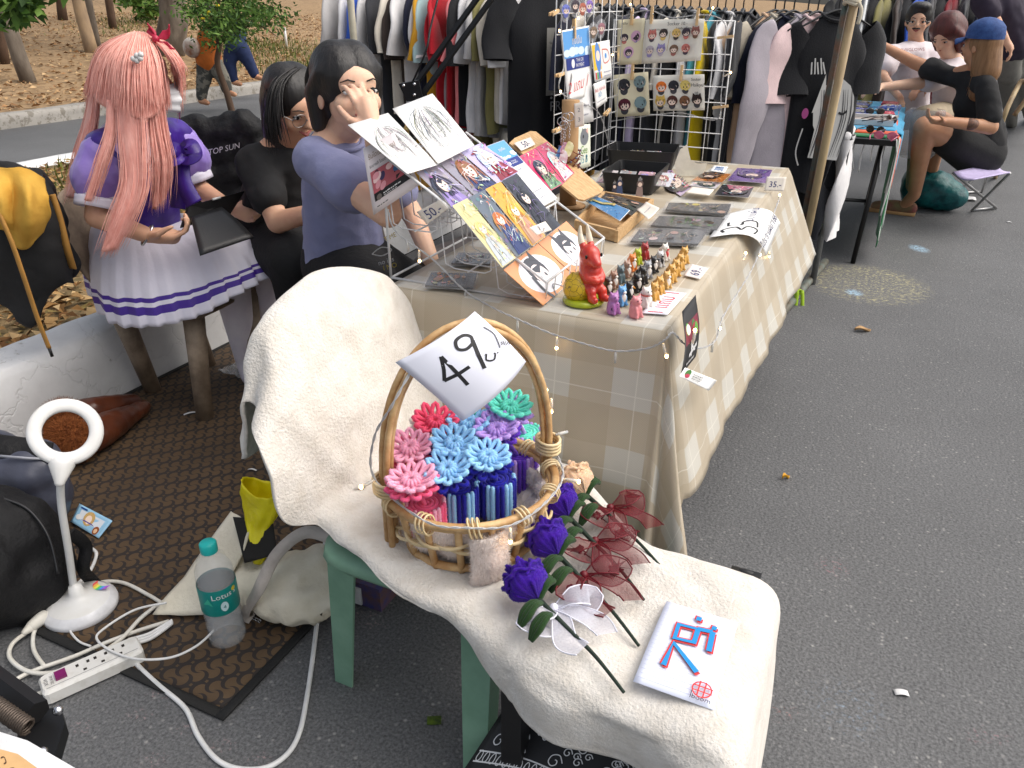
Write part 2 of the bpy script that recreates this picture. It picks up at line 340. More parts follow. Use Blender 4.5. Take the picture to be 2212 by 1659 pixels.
leaves('fallen_leaves', 9000, lambda q: (-2.72 - 3.2 * q.random() ** 1.5, q.uniform(0.6, 9), 0.20 + q.random() * 0.03), LC, 0.062, M_LEAF, 'dry brown leaves lying on the verge behind the white kerb', 1)
leaves('fallen_leaves', 14000, lambda q: (lambda r, s: (r, s, hill_z(r, s) + 0.02))(-9.75 - 16 * q.random() ** 1.5, q.uniform(4, 34)), [srgb(160, 122, 84), srgb(180, 146, 106), srgb(128, 94, 62), srgb(192, 162, 122)], 0.085, M_LEAF, 'dry tan leaves strewn over the far slope', 2)
# grass tufts on the verge and slope
def grass(name, n, fn, cols, h, label, seed):
 rnd = random.Random(seed); b = MB()
 for i in range(n):
  c = V(fn(rnd)); a = rnd.uniform(0, 6.28); hh = h * rnd.uniform(0.4, 1.2); l = V((math.cos(a), math.sin(a), 0)); w = V((-l.y, l.x, 0)) * hh * 0.09
  b.poly([c - w, c + w, c + l * hh * 0.5 + V((0, 0, hh))], rnd.choice(cols))
 return tag(b.build(name, M_LEAF, smooth=0), label, 'grass', kind='stuff')
GC = [srgb(70, 92, 38), srgb(92, 110, 50), srgb(120, 124, 60), srgb(54, 72, 30)]
grass('grass', 5000, lambda q: (-3.3 - 2.5 * q.random(), q.uniform(1, 8), 0.2), GC + [srgb(150, 128, 80)], 0.09, 'short patchy grass between the white kerbs', 3)
def gp(q):
 c = q.choice([(620, 118, 60, 14), (560, 100, 60, 10), (290, 55, 60, 14), (650, 150, 50, 8)]); p = J(q.gauss(c[0], c[2]), q.gauss(c[1], c[3]), 15); d, _ = ray(q.gauss(c[0], c[2]), q.gauss(c[1], c[3]))
 t = 13.5;
 for k in range(60):
  t += 0.35; x = d * t
  if CAM_H + x.z < hill_z(x.x, x.y): break
 return (x.x, x.y, hill_z(x.x, x.y))
grass('grass', 3500, gp, GC, 0.12, 'green grass patch on the dry slope', 4)
# ================= FLAT PRINT: lettering and pictures as thin inked faces on a sheet =================
M_PRINT = mat('print', (1, 1, 1), 0.55, vcol=True, scale=3.0, lo=0.2, hi=1.6)
M_GLOSSP = mat('glossy_print', (1, 1, 1), 0.25, vcol=True, scale=3.0, lo=0.2, hi=1.6, coat=0.6)
_TX = {}
def text_mesh(t):
 if t not in _TX:
  cu = bpy.data.curves.new('lettering', 'FONT'); cu.body = t; cu.resolution_u = 2; cu.align_x = 'CENTER'; cu.align_y = 'CENTER'
  o = bpy.data.objects.new('lettering', cu); SCR.collection.objects.link(o); SVL.update()
  me = bpy.data.meshes.new_from_object(o.evaluated_get(SVL.depsgraph)); vs = [v.co.copy() for v in me.vertices]; fs = [tuple(p.vertices) for p in me.polygons]
  bpy.data.objects.remove(o); bpy.data.curves.remove(cu); bpy.data.meshes.remove(me); _TX[t] = (vs, fs)
 return _TX[t]
class Art:                                   # unit width, height = asp; (0,0) bottom left
 def __init__(s, P, N, asp, off): s.P, s.N, s.asp, s.off, s.k, s.mb = P, N, asp, off, 0, MB()
 def m(s, x, y, d=0): return s.P(x, y / s.asp) + s.N(x, y / s.asp) * (s.off + 0.00025 + s.k * 0.00012 + d)
 def poly(s, pts, c): s.k += 1; s.mb.poly([s.m(*p) for p in pts], c)
 def rect(s, x0, y0, x1, y1, c, n=1):
  s.k += 1
  for i in range(n):
   for j in range(n):
    a0, a1, b0, b1 = lerp(x0, x1, i / n), lerp(x0, x1, (i + 1) / n), lerp(y0, y1, j / n), lerp(y0, y1, (j + 1) / n)
    s.mb.poly([s.m(a0, b0), s.m(a1, b0), s.m(a1, b1), s.m(a0, b1)], c)
 def ell(s, x, y, rx, ry, c, rot=0, n=14):
  cr, sr = math.cos(rot), math.sin(rot); s.poly([(x + rx * math.cos(6.2832 * i / n) * cr - ry * math.sin(6.2832 * i / n) * sr, y + rx * math.cos(6.2832 * i / n) * sr + ry * math.sin(6.2832 * i / n) * cr) for i in range(n)], c)
 def stroke(s, pts, w, c, taper=False):
  s.k += 1; n = len(pts); L, Rr = [], []
  for i in range(n):
   a = pts[max(i - 1, 0)]; b = pts[min(i + 1, n - 1)]; dx, dy = b[0] - a[0], b[1] - a[1]; l = math.hypot(dx, dy) or 1
   ww = w / 2 * ((1 - abs(2 * i / (n - 1) - 1) * 0.8) if taper else 1); nx, ny = -dy / l * ww, dx / l * ww; p = pts[i]; L.append((p[0] + nx, p[1] + ny)); Rr.append((p[0] - nx, p[1] - ny))
  for i in range(n - 1): s.mb.poly([s.m(*L[i]), s.m(*L[i + 1]), s.m(*Rr[i + 1]), s.m(*Rr[i])], c)
 def curve(s, pts, w, c, n=6, taper=False): s.stroke([(p.x, p.y) for p in catmull([(a, b, 0) for a, b in pts], n)], w, c, taper)
 def text(s, t, x, y, size, c, rot=0, sx=1.0, shear=0.0):
  s.k += 1; vs, fs = text_mesh(t); cr, sr = math.cos(rot), math.sin(rot); b = len(s.mb.v)
  for v in vs:
   px, py = (v.x + v.y * shear) * size * sx, v.y * size; s.mb.v.append(s.m(x + px * cr - py * sr, y + px * sr + py * cr))
  for f in fs: s.mb.face([b + i for i in f], c)
 def done(s, parent, m=None, name='print'):
  if s.mb.f: return s.mb.bw(name, m or M_PRINT, parent, smooth=0)
def paper(name, label, cat, corners, draw=None, col=(0.8, 0.8, 0.8), thick=0.0006, bend=0.0, group=None, m=None, pm=None, nu=8, nv=8, curl=None, parent=None):
 """corners: top-left, top-right, bottom-right, bottom-left as read; bend lifts the middle, curl(a,b) gives a free normal offset"""
 TL, TR, BR, BL = [V(c) for c in corners]; N0 = ((TR - BL).cross(TL - BR)).normalized()
 def P(a, b):
  p = lerp(lerp(BL, BR, a), lerp(TL, TR, a), b)
  h = bend * 4 * a * (1 - a) + (curl(a, b) if curl else 0)
  return p + N0 * h
 def Nf(a, b):
  e = 0.02; n = (P(a + e, b) - P(a - e, b)).cross(P(a, b + e) - P(a, b - e)); return n.normalized()
 asp = ((TL - BL).length + (TR - BR).length) / ((TR - TL).length + (BR - BL).length)
 root = thing(name, label, cat, (BL + BR + TL + TR) / 4, 0, group) if parent is None else parent
 b = MB(); b.grid(P, nu, nv, col=col); b.bw('sheet', m or M_PRINT, root, thick=thick, smooth=True)
 A = Art(P, Nf, asp, thick / 2)
 if draw: draw(A); A.done(root, pm)
 return root
INK = (0.012, 0.012, 0.014); SKIN = srgb(246, 222, 206); WHITE = (0.8, 0.8, 0.8)
def chibi(A, x, y, s, hair, body, ears=False, seed=0):
 rnd = random.Random(seed); d = tuple(c * 0.55 for c in hair)
 A.ell(x, y - 0.42 * s, 0.30 * s, 0.30 * s, body); A.ell(x, y + 0.02 * s, 0.50 * s, 0.46 * s, hair, 0, 12)
 if ears:
  for q in (-1, 1): A.poly([(x + q * 0.42 * s, y + 0.25 * s), (x + q * 0.36 * s, y + 0.62 * s), (x + q * 0.12 * s, y + 0.42 * s)], hair)
 A.ell(x + rnd.uniform(-.04, .04) * s, y - 0.10 * s, 0.33 * s, 0.27 * s, SKIN, 0, 10)
 for k in range(5): xx = x - 0.34 * s + k * 0.17 * s; A.poly([(xx - 0.11 * s, y + 0.2 * s), (xx + 0.11 * s, y + 0.2 * s), (xx + rnd.uniform(-.06, .06) * s, y - rnd.uniform(0.0, .12) * s)], hair if k % 2 else d)
 for q in (-1, 1): A.ell(x + q * 0.15 * s, y - 0.13 * s, 0.055 * s, 0.075 * s, INK, 0, 8)
 A.stroke([(x - 0.05 * s, y - 0.27 * s), (x + 0.05 * s, y - 0.27 * s)], 0.03 * s, (0.3, 0.05, 0.05))
def illus(A, seed, pal, face=True):            # a made-up painted figure: ground, drapery, hair, face
 rnd = random.Random(seed); h = A.asp; A.rect(0.0, 0, 1, h, pal[0], 2)
 for k in range(7): A.ell(rnd.random() * 0.8 + 0.1, rnd.random() * h * 0.9 + 0.05 * h, rnd.uniform(.08, .1), rnd.uniform(.05, .1), tuple(min(1, c * rnd.uniform(0.7, 1.5)) for c in pal[0]), rnd.random() * 3)
 x = 0.5 + rnd.uniform(-.14, .14); y = h * rnd.uniform(.52, .66)
 A.poly([(x - 0.42, 0.02), (x + 0.42, 0.02), (x + 0.26, h * 0.40), (x - 0.02, h * 0.5), (x - 0.28, h * 0.36)], pal[1])
 for k in range(5): q = rnd.uniform(-.3, .3); A.curve([(x + q, 0.03), (x + q * 0.8, h * 0.2), (x + q * 0.3, h * 0.42)], 0.03, tuple(c * 0.5 for c in pal[1]) if k % 2 else tuple(min(1, c * 1.6 + 0.05) for c in pal[1]), taper=True)
 A.ell(x, y + 0.02, 0.30, 0.30, pal[2])
 for k in range(7): q = rnd.uniform(-.34, .34); A.curve([(x + q * 0.3, y + 0.26), (x + q, y), (x + q * 1.25, y - 0.42)], 0.10, tuple(c * rnd.uniform(0.6, 1.3) for c in pal[2]), taper=True)
 if face:
  A.ell(x, y - 0.06, 0.17, 0.22, SKIN); A.poly([(x - .19, y + .14), (x + .19, y + .14), (x + .02, y - .02)], pal[2])
  for q in (-1, 1): A.ell(x + q * 0.075, y - 0.08, 0.035, 0.022, INK, 0, 8)
  A.stroke([(x - .03, y - .2), (x + .03, y - .2)], 0.015, (0.4, 0.1, 0.1))
 for k in range(22):
  c = rnd.choice(pal); c = tuple(min(.9, q * rnd.uniform(.55, 1.7) + .01) for q in c); y0 = rnd.uniform(.04, .42) * h if k % 3 else rnd.uniform(.75, .97) * h; x0 = rnd.uniform(.06, .94); A.curve([(x0, y0), (min(.97, x0 + rnd.uniform(.02, .1)), y0 + rnd.uniform(-.03, .05) * h), (max(.03, min(.97, x0 + rnd.uniform(-.08, .18))), min(.97 * h, max(.03 * h, y0 + rnd.uniform(-.1, .12) * h)))], rnd.uniform(.02, .06), c, taper=True)
 for k in range(4): A.curve([(rnd.random() * .9 + .05, rnd.random() * h * .8 + .1 * h), (rnd.random() * .9 + .05, rnd.random() * h * .8 + .1 * h), (rnd.random() * .9 + .05, rnd.random() * h * .5 + .1 * h)], 0.018, pal[3], taper=True)
def sketch(A, seed):                           # a made-up pencil portrait
 rnd = random.Random(seed); h = A.asp; g = (0.16, 0.16, 0.16); x, y = 0.52, h * 0.55
 for k in range(24): q = rnd.uniform(-.42, .42); A.curve([(x + q * 0.3, y + 0.33 + rnd.uniform(-.05, .05)), (x + q, y + rnd.uniform(-.1, .2)), (x + q * 1.1 + rnd.uniform(-.06, .06), y - rnd.uniform(0.2, 0.5))], 0.011, tuple(c * rnd.uniform(0.3, 1.2) for c in g), taper=True)
 A.curve([(x - .17, y + .12), (x - .16, y - .08), (x - .03, y - .27), (x + .1, y - .14), (x + .16, y + .1)], 0.007, g)
 for q in (-1, 1): A.curve([(x + q * .11 - .05, y), (x + q * .11, y - .025), (x + q * .11 + .05, y + .005)], 0.011, (0.12, 0.12, 0.12)); A.curve([(x + q * .11 - .06, y + .05), (x + q * .11, y + .07), (x + q * .11 + .06, y + .05)], 0.006, g)
 A.curve([(x, y + .02), (x - .02, y - .08), (x + .01, y - .09)], 0.005, g); A.curve([(x - .05, y - .155), (x, y - .165), (x + .05, y - .15)], 0.009, (0.15, 0.15, 0.15))
 for k in range(16): a = rnd.random(); A.curve([(a, rnd.random() * h), (a + .05, rnd.random() * h * 0.9), (rnd.random(), rnd.random() * h * 0.3)], 0.008, (0.3, 0.3, 0.3), taper=True)
def scrib(A, x0, y, x1, w, c, seed=0, n=8, amp=0.02):      # a line of small print too fine to read
 rnd = random.Random(seed); x = x0
 while x < x1 - 0.01: l = rnd.uniform(0.02, 0.07); A.stroke([(x, y + rnd.uniform(-amp, amp) * .2), (min(x + l, x1), y + rnd.uniform(-amp, amp) * .2)], w, c); x += l + 0.015
# ================= THE SALES TABLE =================
T_R0, T_R1, T_S0, T_S1, T_Z = -1.02, -0.335, 1.48, 3.42, 0.74
M_BLACKMET = mat('black_metal', (0.012, 0.012, 0.013), 0.4, metal=0.3); M_TABLE = mat('table_laminate', (0.35, 0.33, 0.3), 0.5)
tb = thing('folding_table', 'long folding table under the beige plaid cloth', 'table', ((T_R0 + T_R1) / 2, (T_S0 + T_S1) / 2, 0))
b = MB(); b.box(((T_R0 + T_R1) / 2, (T_S0 + T_S1) / 2, T_Z - 0.022), (T_R1 - T_R0 - 0.01, T_S1 - T_S0 - 0.01, 0.036)); b.bw('tabletop', M_TABLE, tb, smooth=0)
pl = G(1540, 862)
for (x, y) in ((-0.93, 1.62), (-0.42, 1.56), (-0.93, pl.y), (pl.x, pl.y)):
 b = MB(); b.box((x, y, 0.37), (0.035, 0.035, 0.69)); b.box((x, y, 0.02), (0.042, 0.042, 0.04)); b.bw('leg', M_BLACKMET, tb, smooth=0)
for y in (1.59, pl.y): b = MB(); b.tube([(-0.93, y, 0.25), (-0.41, y, 0.25)], 0.011); b.bw('brace', M_BLACKMET, tb)
for k in range(3):
 p = G(1548, 868); b = MB(); b.box((p.x - 0.01, p.y + 0.003 * k, 0.0035 + k * 0.005), (0.09 - 0.008 * k, 0.075, 0.004), Matrix.Rotation(0.3 + k * 0.12, 3, 'Z'))
 tag(b.build('folded_paper', mat('white_paper', (0.78, 0.78, 0.8), 0.7), smooth=0), ('lowest', 'middle', 'topmost')[k] + ' slip of folded white paper wedged under the black table leg', 'paper', 'papers under the table leg')
def cloth_mat():
 m, nt, b = newmat('plaid_cloth'); L = nt.links; uv = nd(nt, 'ShaderNodeUVMap'); sp = nd(nt, 'ShaderNodeSeparateXYZ'); L.new(uv.outputs[0], sp.inputs[0])
 def stripe(out, per, ph, duty):
  a = nd(nt, 'ShaderNodeMath', operation='MULTIPLY_ADD'); L.new(out, a.inputs[0]); a.inputs[1].default_value = 1 / per; a.inputs[2].default_value = ph
  f = nd(nt, 'ShaderNodeMath', operation='FRACT'); L.new(a.outputs[0], f.inputs[0]); c = nd(nt, 'ShaderNodeMath', operation='LESS_THAN'); L.new(f.outputs[0], c.inputs[0]); c.inputs[1].default_value = duty; return c.outputs[0]
 sx = stripe(sp.outputs[0], 0.19, 0.30, 0.48); sy = stripe(sp.outputs[1], 0.19, 0.18, 0.48); lx = stripe(sp.outputs[0], 0.19, 0.02, 0.015); ly = stripe(sp.outputs[1], 0.19, 0.02, 0.015)
 ad = nd(nt, 'ShaderNodeMath', operation='ADD'); L.new(sx, ad.inputs[0]); L.new(sy, ad.inputs[1])
 dv = nd(nt, 'ShaderNodeMath', operation='MULTIPLY'); L.new(ad.outputs[0], dv.inputs[0]); dv.inputs[1].default_value = 0.5
 cr = nd(nt, 'ShaderNodeValToRGB'); cr.color_ramp.interpolation = 'CONSTANT'; e = cr.color_ramp.elements; e[0].position = 0; e[0].color = (*srgb(178, 166, 146), 1); e[1].position = 0.9; e[1].color = (*srgb(196, 193, 184), 1); k = e.new(0.3); k.color = (*srgb(184, 173, 154), 1); L.new(dv.outputs[0], cr.inputs[0])
 mxl = nd(nt, 'ShaderNodeMath', operation='MAXIMUM'); L.new(lx, mxl.inputs[0]); L.new(ly, mxl.inputs[1]); ml = nd(nt, 'ShaderNodeMath', operation='MULTIPLY'); L.new(mxl.outputs[0], ml.inputs[0]); ml.inputs[1].default_value = 0.5
 mx = nd(nt, 'ShaderNodeMix', data_type='RGBA'); L.new(ml.outputs[0], mx.inputs[0]); L.new(cr.outputs[0], mx.inputs[6]); mx.inputs[7].default_value = (0.75, 0.73, 0.66, 1)
 wv = nd(nt, 'ShaderNodeTexChecker', Scale=420.0); L.new(uv.outputs[0], wv.inputs[0]); wv.inputs[1].default_value = (1, 1, 1, 1); wv.inputs[2].default_value = (0.86, 0.84, 0.8, 1)
 m2 = nd(nt, 'ShaderNodeMix', data_type='RGBA', blend_type='MULTIPLY'); m2.inputs[0].default_value = 0.7; L.new(mx.outputs[2], m2.inputs[6]); L.new(wv.outputs[0], m2.inputs[7]); L.new(m2.outputs[2], b.inputs['Base Color'])
 b.inputs['Roughness'].default_value = 0.38; b.inputs['Specular IOR Level'].default_value = 0.45
 nz = nd(nt, 'ShaderNodeTexNoise', Scale=5.0, Detail=5.0); L.new(uv.outputs[0], nz.inputs[0]); bp = nd(nt, 'ShaderNodeBump', Strength=0.35, Distance=0.01); L.new(nz.outputs[0], bp.inputs['Height']); L.new(bp.outputs[0], b.inputs['Normal'])
 return m
def build_cloth():
 b = MB(); b.uv = []; z0 = T_Z + 0.001
 def put(f, nu, nv):
  base = len(b.v)
  for j in range(nv + 1):
   for i in range(nu + 1): p, uv = f(i / nu, j / nv); b.v.append(p); b.uv.append(uv)
  for j in range(nv):
   for i in range(nu): q = base + j * (nu + 1) + i; b.face((q, q + 1, q + nu + 2, q + nu + 1))
 put(lambda a, q: (V((lerp(T_R0, T_R1, a), lerp(T_S0, T_S1, q), z0 + 0.0012 * noise.noise(V((a * 5, q * 12, 0))))), (lerp(T_R0, T_R1, a), lerp(T_S0, T_S1, q))), 26, 60)
 W = T_R1 - T_R0; Ln = T_S1 - T_S0; tc = W / (W + Ln + 0.22); tc2 = (W + 0.22) / (W + Ln + 0.22)
 def skirt(a, q):
  if a < tc: t = a / tc; e = V((lerp(T_R0, T_R1, t), T_S0, z0)); o = V((0, -1, 0)); d = lerp(0.52, 0.49, t); uvd = (0, -1); fold = 0.016 * noise.noise(V((t * 6, 8, 0))); fl = 0.05 + 0.02 * t
  elif a < tc2:
   th = (a - tc) / (tc2 - tc) * math.pi / 2; e = V((T_R1, T_S0, z0)); o = V((math.sin(th), -math.cos(th), 0)); uvd = (math.sin(th), -math.cos(th))
   d = lerp(0.49, 0.40, th / (math.pi / 2)) * (1 + 0.26 * math.sin(2 * th)); fold = 0.045 * math.sin(th * 8 + 0.6) * math.sin(2 * th) ; fl = 0.07 + 0.03 * math.sin(2 * th)
  else: t = (a - tc2) / (1 - tc2); e = V((T_R1, lerp(T_S0, T_S1, t), z0)); o = V((1, 0, 0)); uvd = (1, 0); d = lerp(0.41, 0.36, t) + 0.006 * noise.noise(V((t * 9, 0, 0))); fold = 0.022 * noise.noise(V((t * 8, 3, 0))) + 0.005 * noise.noise(V((t * 27, 5, 0))); fl = lerp(0.085, 0.16, t)
  dr = d * q; rd = min(q * 12, 1); p = e + o * (0.006 * math.sin(rd * math.pi / 2) + fl * q + fold * q ** 1.3) - V((0, 0, dr * (1 - 0.04 * q)))
  p += o * 0.006 * noise.noise(V((a * 30, q * 5, 2))) * q
  return p, (e.x + uvd[0] * dr, e.y + uvd[1] * dr)
 put(skirt, 190, 22)
 o = b.build('tablecloth', cloth_mat(), thick=0.0012)
 return tag(o, 'beige plaid plastic tablecloth with white squares hanging over the long table', 'tablecloth')
build_cloth()
# ================= CLOTHES RACK =================
M_STEEL = mat('galvanised', (0.30, 0.31, 0.32), 0.42, metal=0.7, scale=30); M_CREAMPOST = mat('cream_post', srgb(196, 190, 170), 0.5)
RACK_S = 4.18
rk = thing('clothes_rack', 'long steel clothes rail carrying the row of t-shirts', 'clothes rack', (-1.6, RACK_S, 0))
pL = ats(712, 70, RACK_S + 0.2)
for (a, c, rr, nm) in (((-3.05, RACK_S, 1.50), (-0.15, RACK_S, 1.42), 0.014, 'rail'), ((pL.x, RACK_S + 0.2, 0), (pL.x, RACK_S + 0.2, 2.3), 0.02, 'post'), ((-0.2, RACK_S + 0.06, 0), (-0.2, RACK_S + 0.06, 1.6), 0.016, 'post'), ((-1.55, RACK_S + 0.1, 0), (-1.55, RACK_S + 0.1, 1.46), 0.016, 'post')):
 b = MB(); b.tube([a, c], rr, 12); b.bw(nm, M_STEEL, rk)
p = ats(762, 60, RACK_S - 0.45); q = thing('tent_post', 'cream painted post standing left of the hanging shirts', 'post', (p.x, p.y, 0))
b = MB(); b.tube([(0, 0, 0), (0.0, 0, 2.4)], 0.019, 12); b.build('pole', M_CREAMPOST, q); b = MB(); b.lathe([(0.0, 0), (0.05, 0), (0.05, 0.01), (0.02, 0.014)], 12); b.build('foot_plate', M_CREAMPOST, q)
FABN = {}
def fabric(c, nm):
 if nm not in FABN: FABN[nm] = mat('fabric_' + nm, c, 0.85, tuple(x * 0.88 for x in c), 14, 0.25, 160, sheen=0.25, spec=0.2)
 return FABN[nm]
CN = {'black': srgb(26, 27, 31), 'charcoal': srgb(52, 53, 58), 'navy': srgb(30, 33, 52), 'white': srgb(226, 224, 224), 'cream': srgb(214, 206, 192), 'light grey': srgb(182, 180, 180), 'grey': srgb(128, 128, 128), 'cobalt blue': srgb(52, 92, 190),
      'mustard': srgb(206, 152, 42), 'pale teal': srgb(168, 196, 198), 'red': srgb(176, 26, 40), 'pink': srgb(240, 138, 140), 'pale pink': srgb(232, 204, 204), 'olive': srgb(138, 132, 84), 'brown': srgb(62, 52, 48), 'yellow': srgb(232, 200, 20), 'teal': srgb(86, 170, 188),
      'peach': srgb(222, 186, 154), 'oatmeal': srgb(196, 186, 168), 'lilac grey': srgb(178, 170, 178), 'lavender': srgb(206, 190, 220), 'denim blue': srgb(126, 160, 196), 'maroon': srgb(120, 20, 32), 'dark grey': srgb(72, 72, 76)}
def garment(name, label, colname, loc, yaw, length=0.74, half=0.25, sleeve=0.30, fat=0.035, seed=0, long=False, group='t-shirts hanging on the rail', sp=0.10):
 rnd = random.Random(seed); root = thing(name, label, 't-shirt' if not long else 'sweatshirt', loc, yaw, group); m = fabric(CN[colname], colname.replace(' ', '_')); ph = rnd.uniform(0, 6); k1 = rnd.uniform(2.0, 3.4)
 def w(q): return lerp(0.075, half * 0.93, min(q / 0.13, 1) ** 0.85) if q < 0.13 else lerp(half * 0.93, half * rnd_w, (q - 0.13) / 0.87)
 rnd_w = rnd.uniform(0.9, 1.02)
 def body(a, q):
  th = 2 * math.pi * a; ww = w(q); x = ww * math.copysign(abs(math.cos(th)) ** 0.7, math.cos(th)); dep = fat * (0.5 + 0.5 * min(q * 5, 1)) * (1 + 0.25 * q)
  y = dep * math.sin(th) + 0.022 * q * math.sin(k1 * x * 12 + ph + q) + 0.016 * min(q * 4, 1) * noise.noise(V((x * 7 + ph, q * 3.5, ph)))
  z = -length * q - (0.06 * min(abs(x) / half, 1) ** 1.5 * (1 - q)) + 0.012 * math.sin(x * 25 + ph) * q + (0.012 if q == 0 else 0)
  if q < 0.05: z -= 0.03 * math.exp(-(x / 0.05) ** 2) * (1 if math.sin(th) < 0 else 0.3)
  return (x, y, z)
 b = MB(); b.grid(body, 36, 20); b.build('shirt_body', m, root)
 for sg in (-1, 1):
  L = sleeve if not long else 0.56; pts = [V((sg * (half * 0.80), 0, -0.075)), V((sg * (half * 0.93 + 0.02), 0.01, -0.13)), V((sg * (half + sp * 0.5), rnd.uniform(-.02, .02), -0.13 - L * 0.45)), V((sg * (half + sp * 0.62), rnd.uniform(-.03, .03), -0.11 - L))]
  P = catmull(pts, 5); b = MB(); b.tube(P, [0.06, 0.085, 0.088, 0.09 if not long else 0.06], 16, flat=0.26, up=(0, 1, 0), cap=False)
  for i, v in enumerate(b.v): v.y += 0.012 * noise.noise(v * 9 + V((ph, 0, sg))); v.x += 0.012 * noise.noise(v * 11 + V((0, ph, sg)))
  b.build('sleeve', m, root)
 b = MB(); b.tube([V((0.078 * math.cos(a), 0.034 * math.sin(a), -0.004 - 0.03 * max(0, -math.sin(a)))) for a in [2 * math.pi * i / 20 for i in range(20)]], 0.007, 6, closed=True); b.build('collar', m, root)
 return root
def prev_next(lst, i): return (lst[i - 1][1] if i else None), (lst[i + 1][1] if i + 1 < len(lst) else None)
LEFT = [(738, 'light grey', 0), (762, 'white', 0), (792, 'cobalt blue', 0), (806, 'white', 0), (822, 'charcoal', 0), (845, 'cream', 0), (868, 'brown', 0), (884, 'white', 0), (904, 'navy', 0), (918, 'white', 0), (927, 'mustard', 0), (938, 'pale teal', 0), (952, 'red', 0), (963, 'light grey', 0), (976, 'red', 1), (988, 'pink', 0), (1000, 'black', 0), (1018, 'white', 0), (1034, 'light grey', 0), (1052, 'olive', 0), (1078, 'cream', 0), (1096, 'white', 0)]
used = {}
def uniq(l):
 used[l] = used.get(l, 0) + 1; return l
for i, (u, cn, lg) in enumerate(LEFT):
 p = ats(u + 14, 60, RACK_S - 0.22); pv, nx = prev_next(LEFT, i)
 lab = (f'{cn} t-shirt between the {pv} and the {nx} ones, ' if pv and nx else f'{cn} t-shirt ' + ('at the left end of the row, ' if nx else 'beside the big black shirt, ')) + 'left part of the rail'
 garment('t_shirt', lab, cn, (p.x - 0.05, RACK_S, 1.455 - 0.012 * i / 10), R(90 + random.uniform(-7, 7)), random.uniform(0.66, 0.76), random.uniform(0.22, 0.26), random.uniform(0.22, 0.28), 0.032, i)
def front_print(root, fn, x0, x1, z0, z1, y=-0.05):
 mw = root.matrix_basis.copy(); P = lambda a, q: V((lerp(x0, x1, a), y, lerp(z0, z1, q))); A = Art(P, lambda a, q: V((0, -1, 0)), (z1 - z0) / (x1 - x0), 0.0); fn(A); A.mb.build('print', M_PRINT, root, smooth=0)
p = ats(1150, 100, RACK_S - 0.25); g = garment('t_shirt', 'large black t-shirt with a grey photo print facing out behind the card rack', 'black', (p.x, RACK_S - 0.10, 1.44), R(60), 0.92, 0.24, 0.24, 0.04, 51)
def pr1(A):
 A.rect(0.05, 0.35, 0.75, A.asp - 0.1, srgb(150, 148, 142), 3); A.rect(0.5, 0.4, 0.95, A.asp - 0.25, srgb(60, 60, 62), 2)
 for k in range(40): A.ell(random.uniform(.15, .9), random.uniform(.3, A.asp - .3), .03, .025, random.choice([(0.5, 0.5, 0.5), (0.1, 0.1, 0.1), (0.3, 0.3, 0.3)]))
 A.text('PR', 0.3, 0.12, 0.28, (0.4, 0.4, 0.42))
front_print(g, pr1, -0.05, 0.2, -0.62, -0.18, -0.075)
RIGHT = [(1232, 'navy', 0), (1252, 'cream', 0), (1275, 'black', 0), (1292, 'dark grey', 0), (1310, 'black', 0), (1328, 'navy', 0), (1346, 'black', 0), (1364, 'lavender', 0), (1382, 'black', 0), (1402, 'charcoal', 0), (1420, 'black', 0), (1440, 'cream', 0), (1458, 'black', 0), (1478, 'light grey', 0), (1500, 'yellow', 0), (1518, 'teal', 0), (1536, 'black', 0), (1556, 'white', 0), (1576, 'black', 0), (1598, 'charcoal', 0), (1648, 'peach', 0), (1668, 'oatmeal', 0), (1690, 'navy', 0), (1722, 'lilac grey', 1), (1744, 'pale pink', 0)]
M_HANG = mat('hanger_plastic', (0.01, 0.01, 0.011), 0.35)
hb = MB(); hb.tube(catmull([(-0.19, 0, -0.075), (-0.10, 0, -0.03), (-0.02, 0, 0.0), (0.02, 0, 0.0), (0.10, 0, -0.03), (0.19, 0, -0.075)], 4), [0.007, 0.009, 0.010, 0.009, 0.007], 8, flat=0.6)
hb.tube(catmull([(0, 0, 0.0), (0, 0, 0.045), (0.018, 0, 0.075), (0.022, 0, 0.1), (0.0, 0, 0.118), (-0.02, 0, 0.10)], 4), 0.0035, 6); hanger_me = None
for i, (u, cn, lg) in enumerate(RIGHT):
 p = ats(u + 6, 60, RACK_S - 0.22); pv, nx = prev_next(RIGHT, i); kind = 'sweatshirt' if lg else 't-shirt'
 lab = (f'{cn} {kind} between the {pv} and the {nx} ones,' if pv and nx else f'{cn} {kind} next to the ' + ('grey photo print shirt,' if nx else 'portrait print shirt,')) + (' behind the wire grid' if u < 1570 else ' right of the wire grid')
 if lab in used: lab += ', further right'
 used[lab] = 1
 zt = 1.335 - 0.035 * i / 27; yw = R(90 + random.uniform(-8, 8) - (34 if u > 1600 else 0))
 garment('t_shirt' if not lg else 'sweatshirt', lab, cn, (p.x, RACK_S, zt), yw, random.uniform(0.70, 0.80) if u < 1600 else random.uniform(0.78, 0.86), (0.17 if u > 1600 and cn in ('black', 'navy', 'pale pink') else random.uniform(0.22, 0.26)), random.uniform(0.22, 0.28), 0.03 if u < 1600 else 0.036, 100 + i, bool(lg))
 if hanger_me is None: ho = hb.build('clothes_hanger', M_HANG); hanger_me = ho
 else: ho = hanger_me.copy(); COL.objects.link(ho)
 ho.location = (p.x, RACK_S, zt + 0.008); ho.rotation_euler = (0, 0, yw); tag(ho, 'black plastic hanger holding a shirt on the rail behind the grid and pole', 'hanger', 'black hangers on the rail')
p = ats(1806, 60, RACK_S - 0.02)
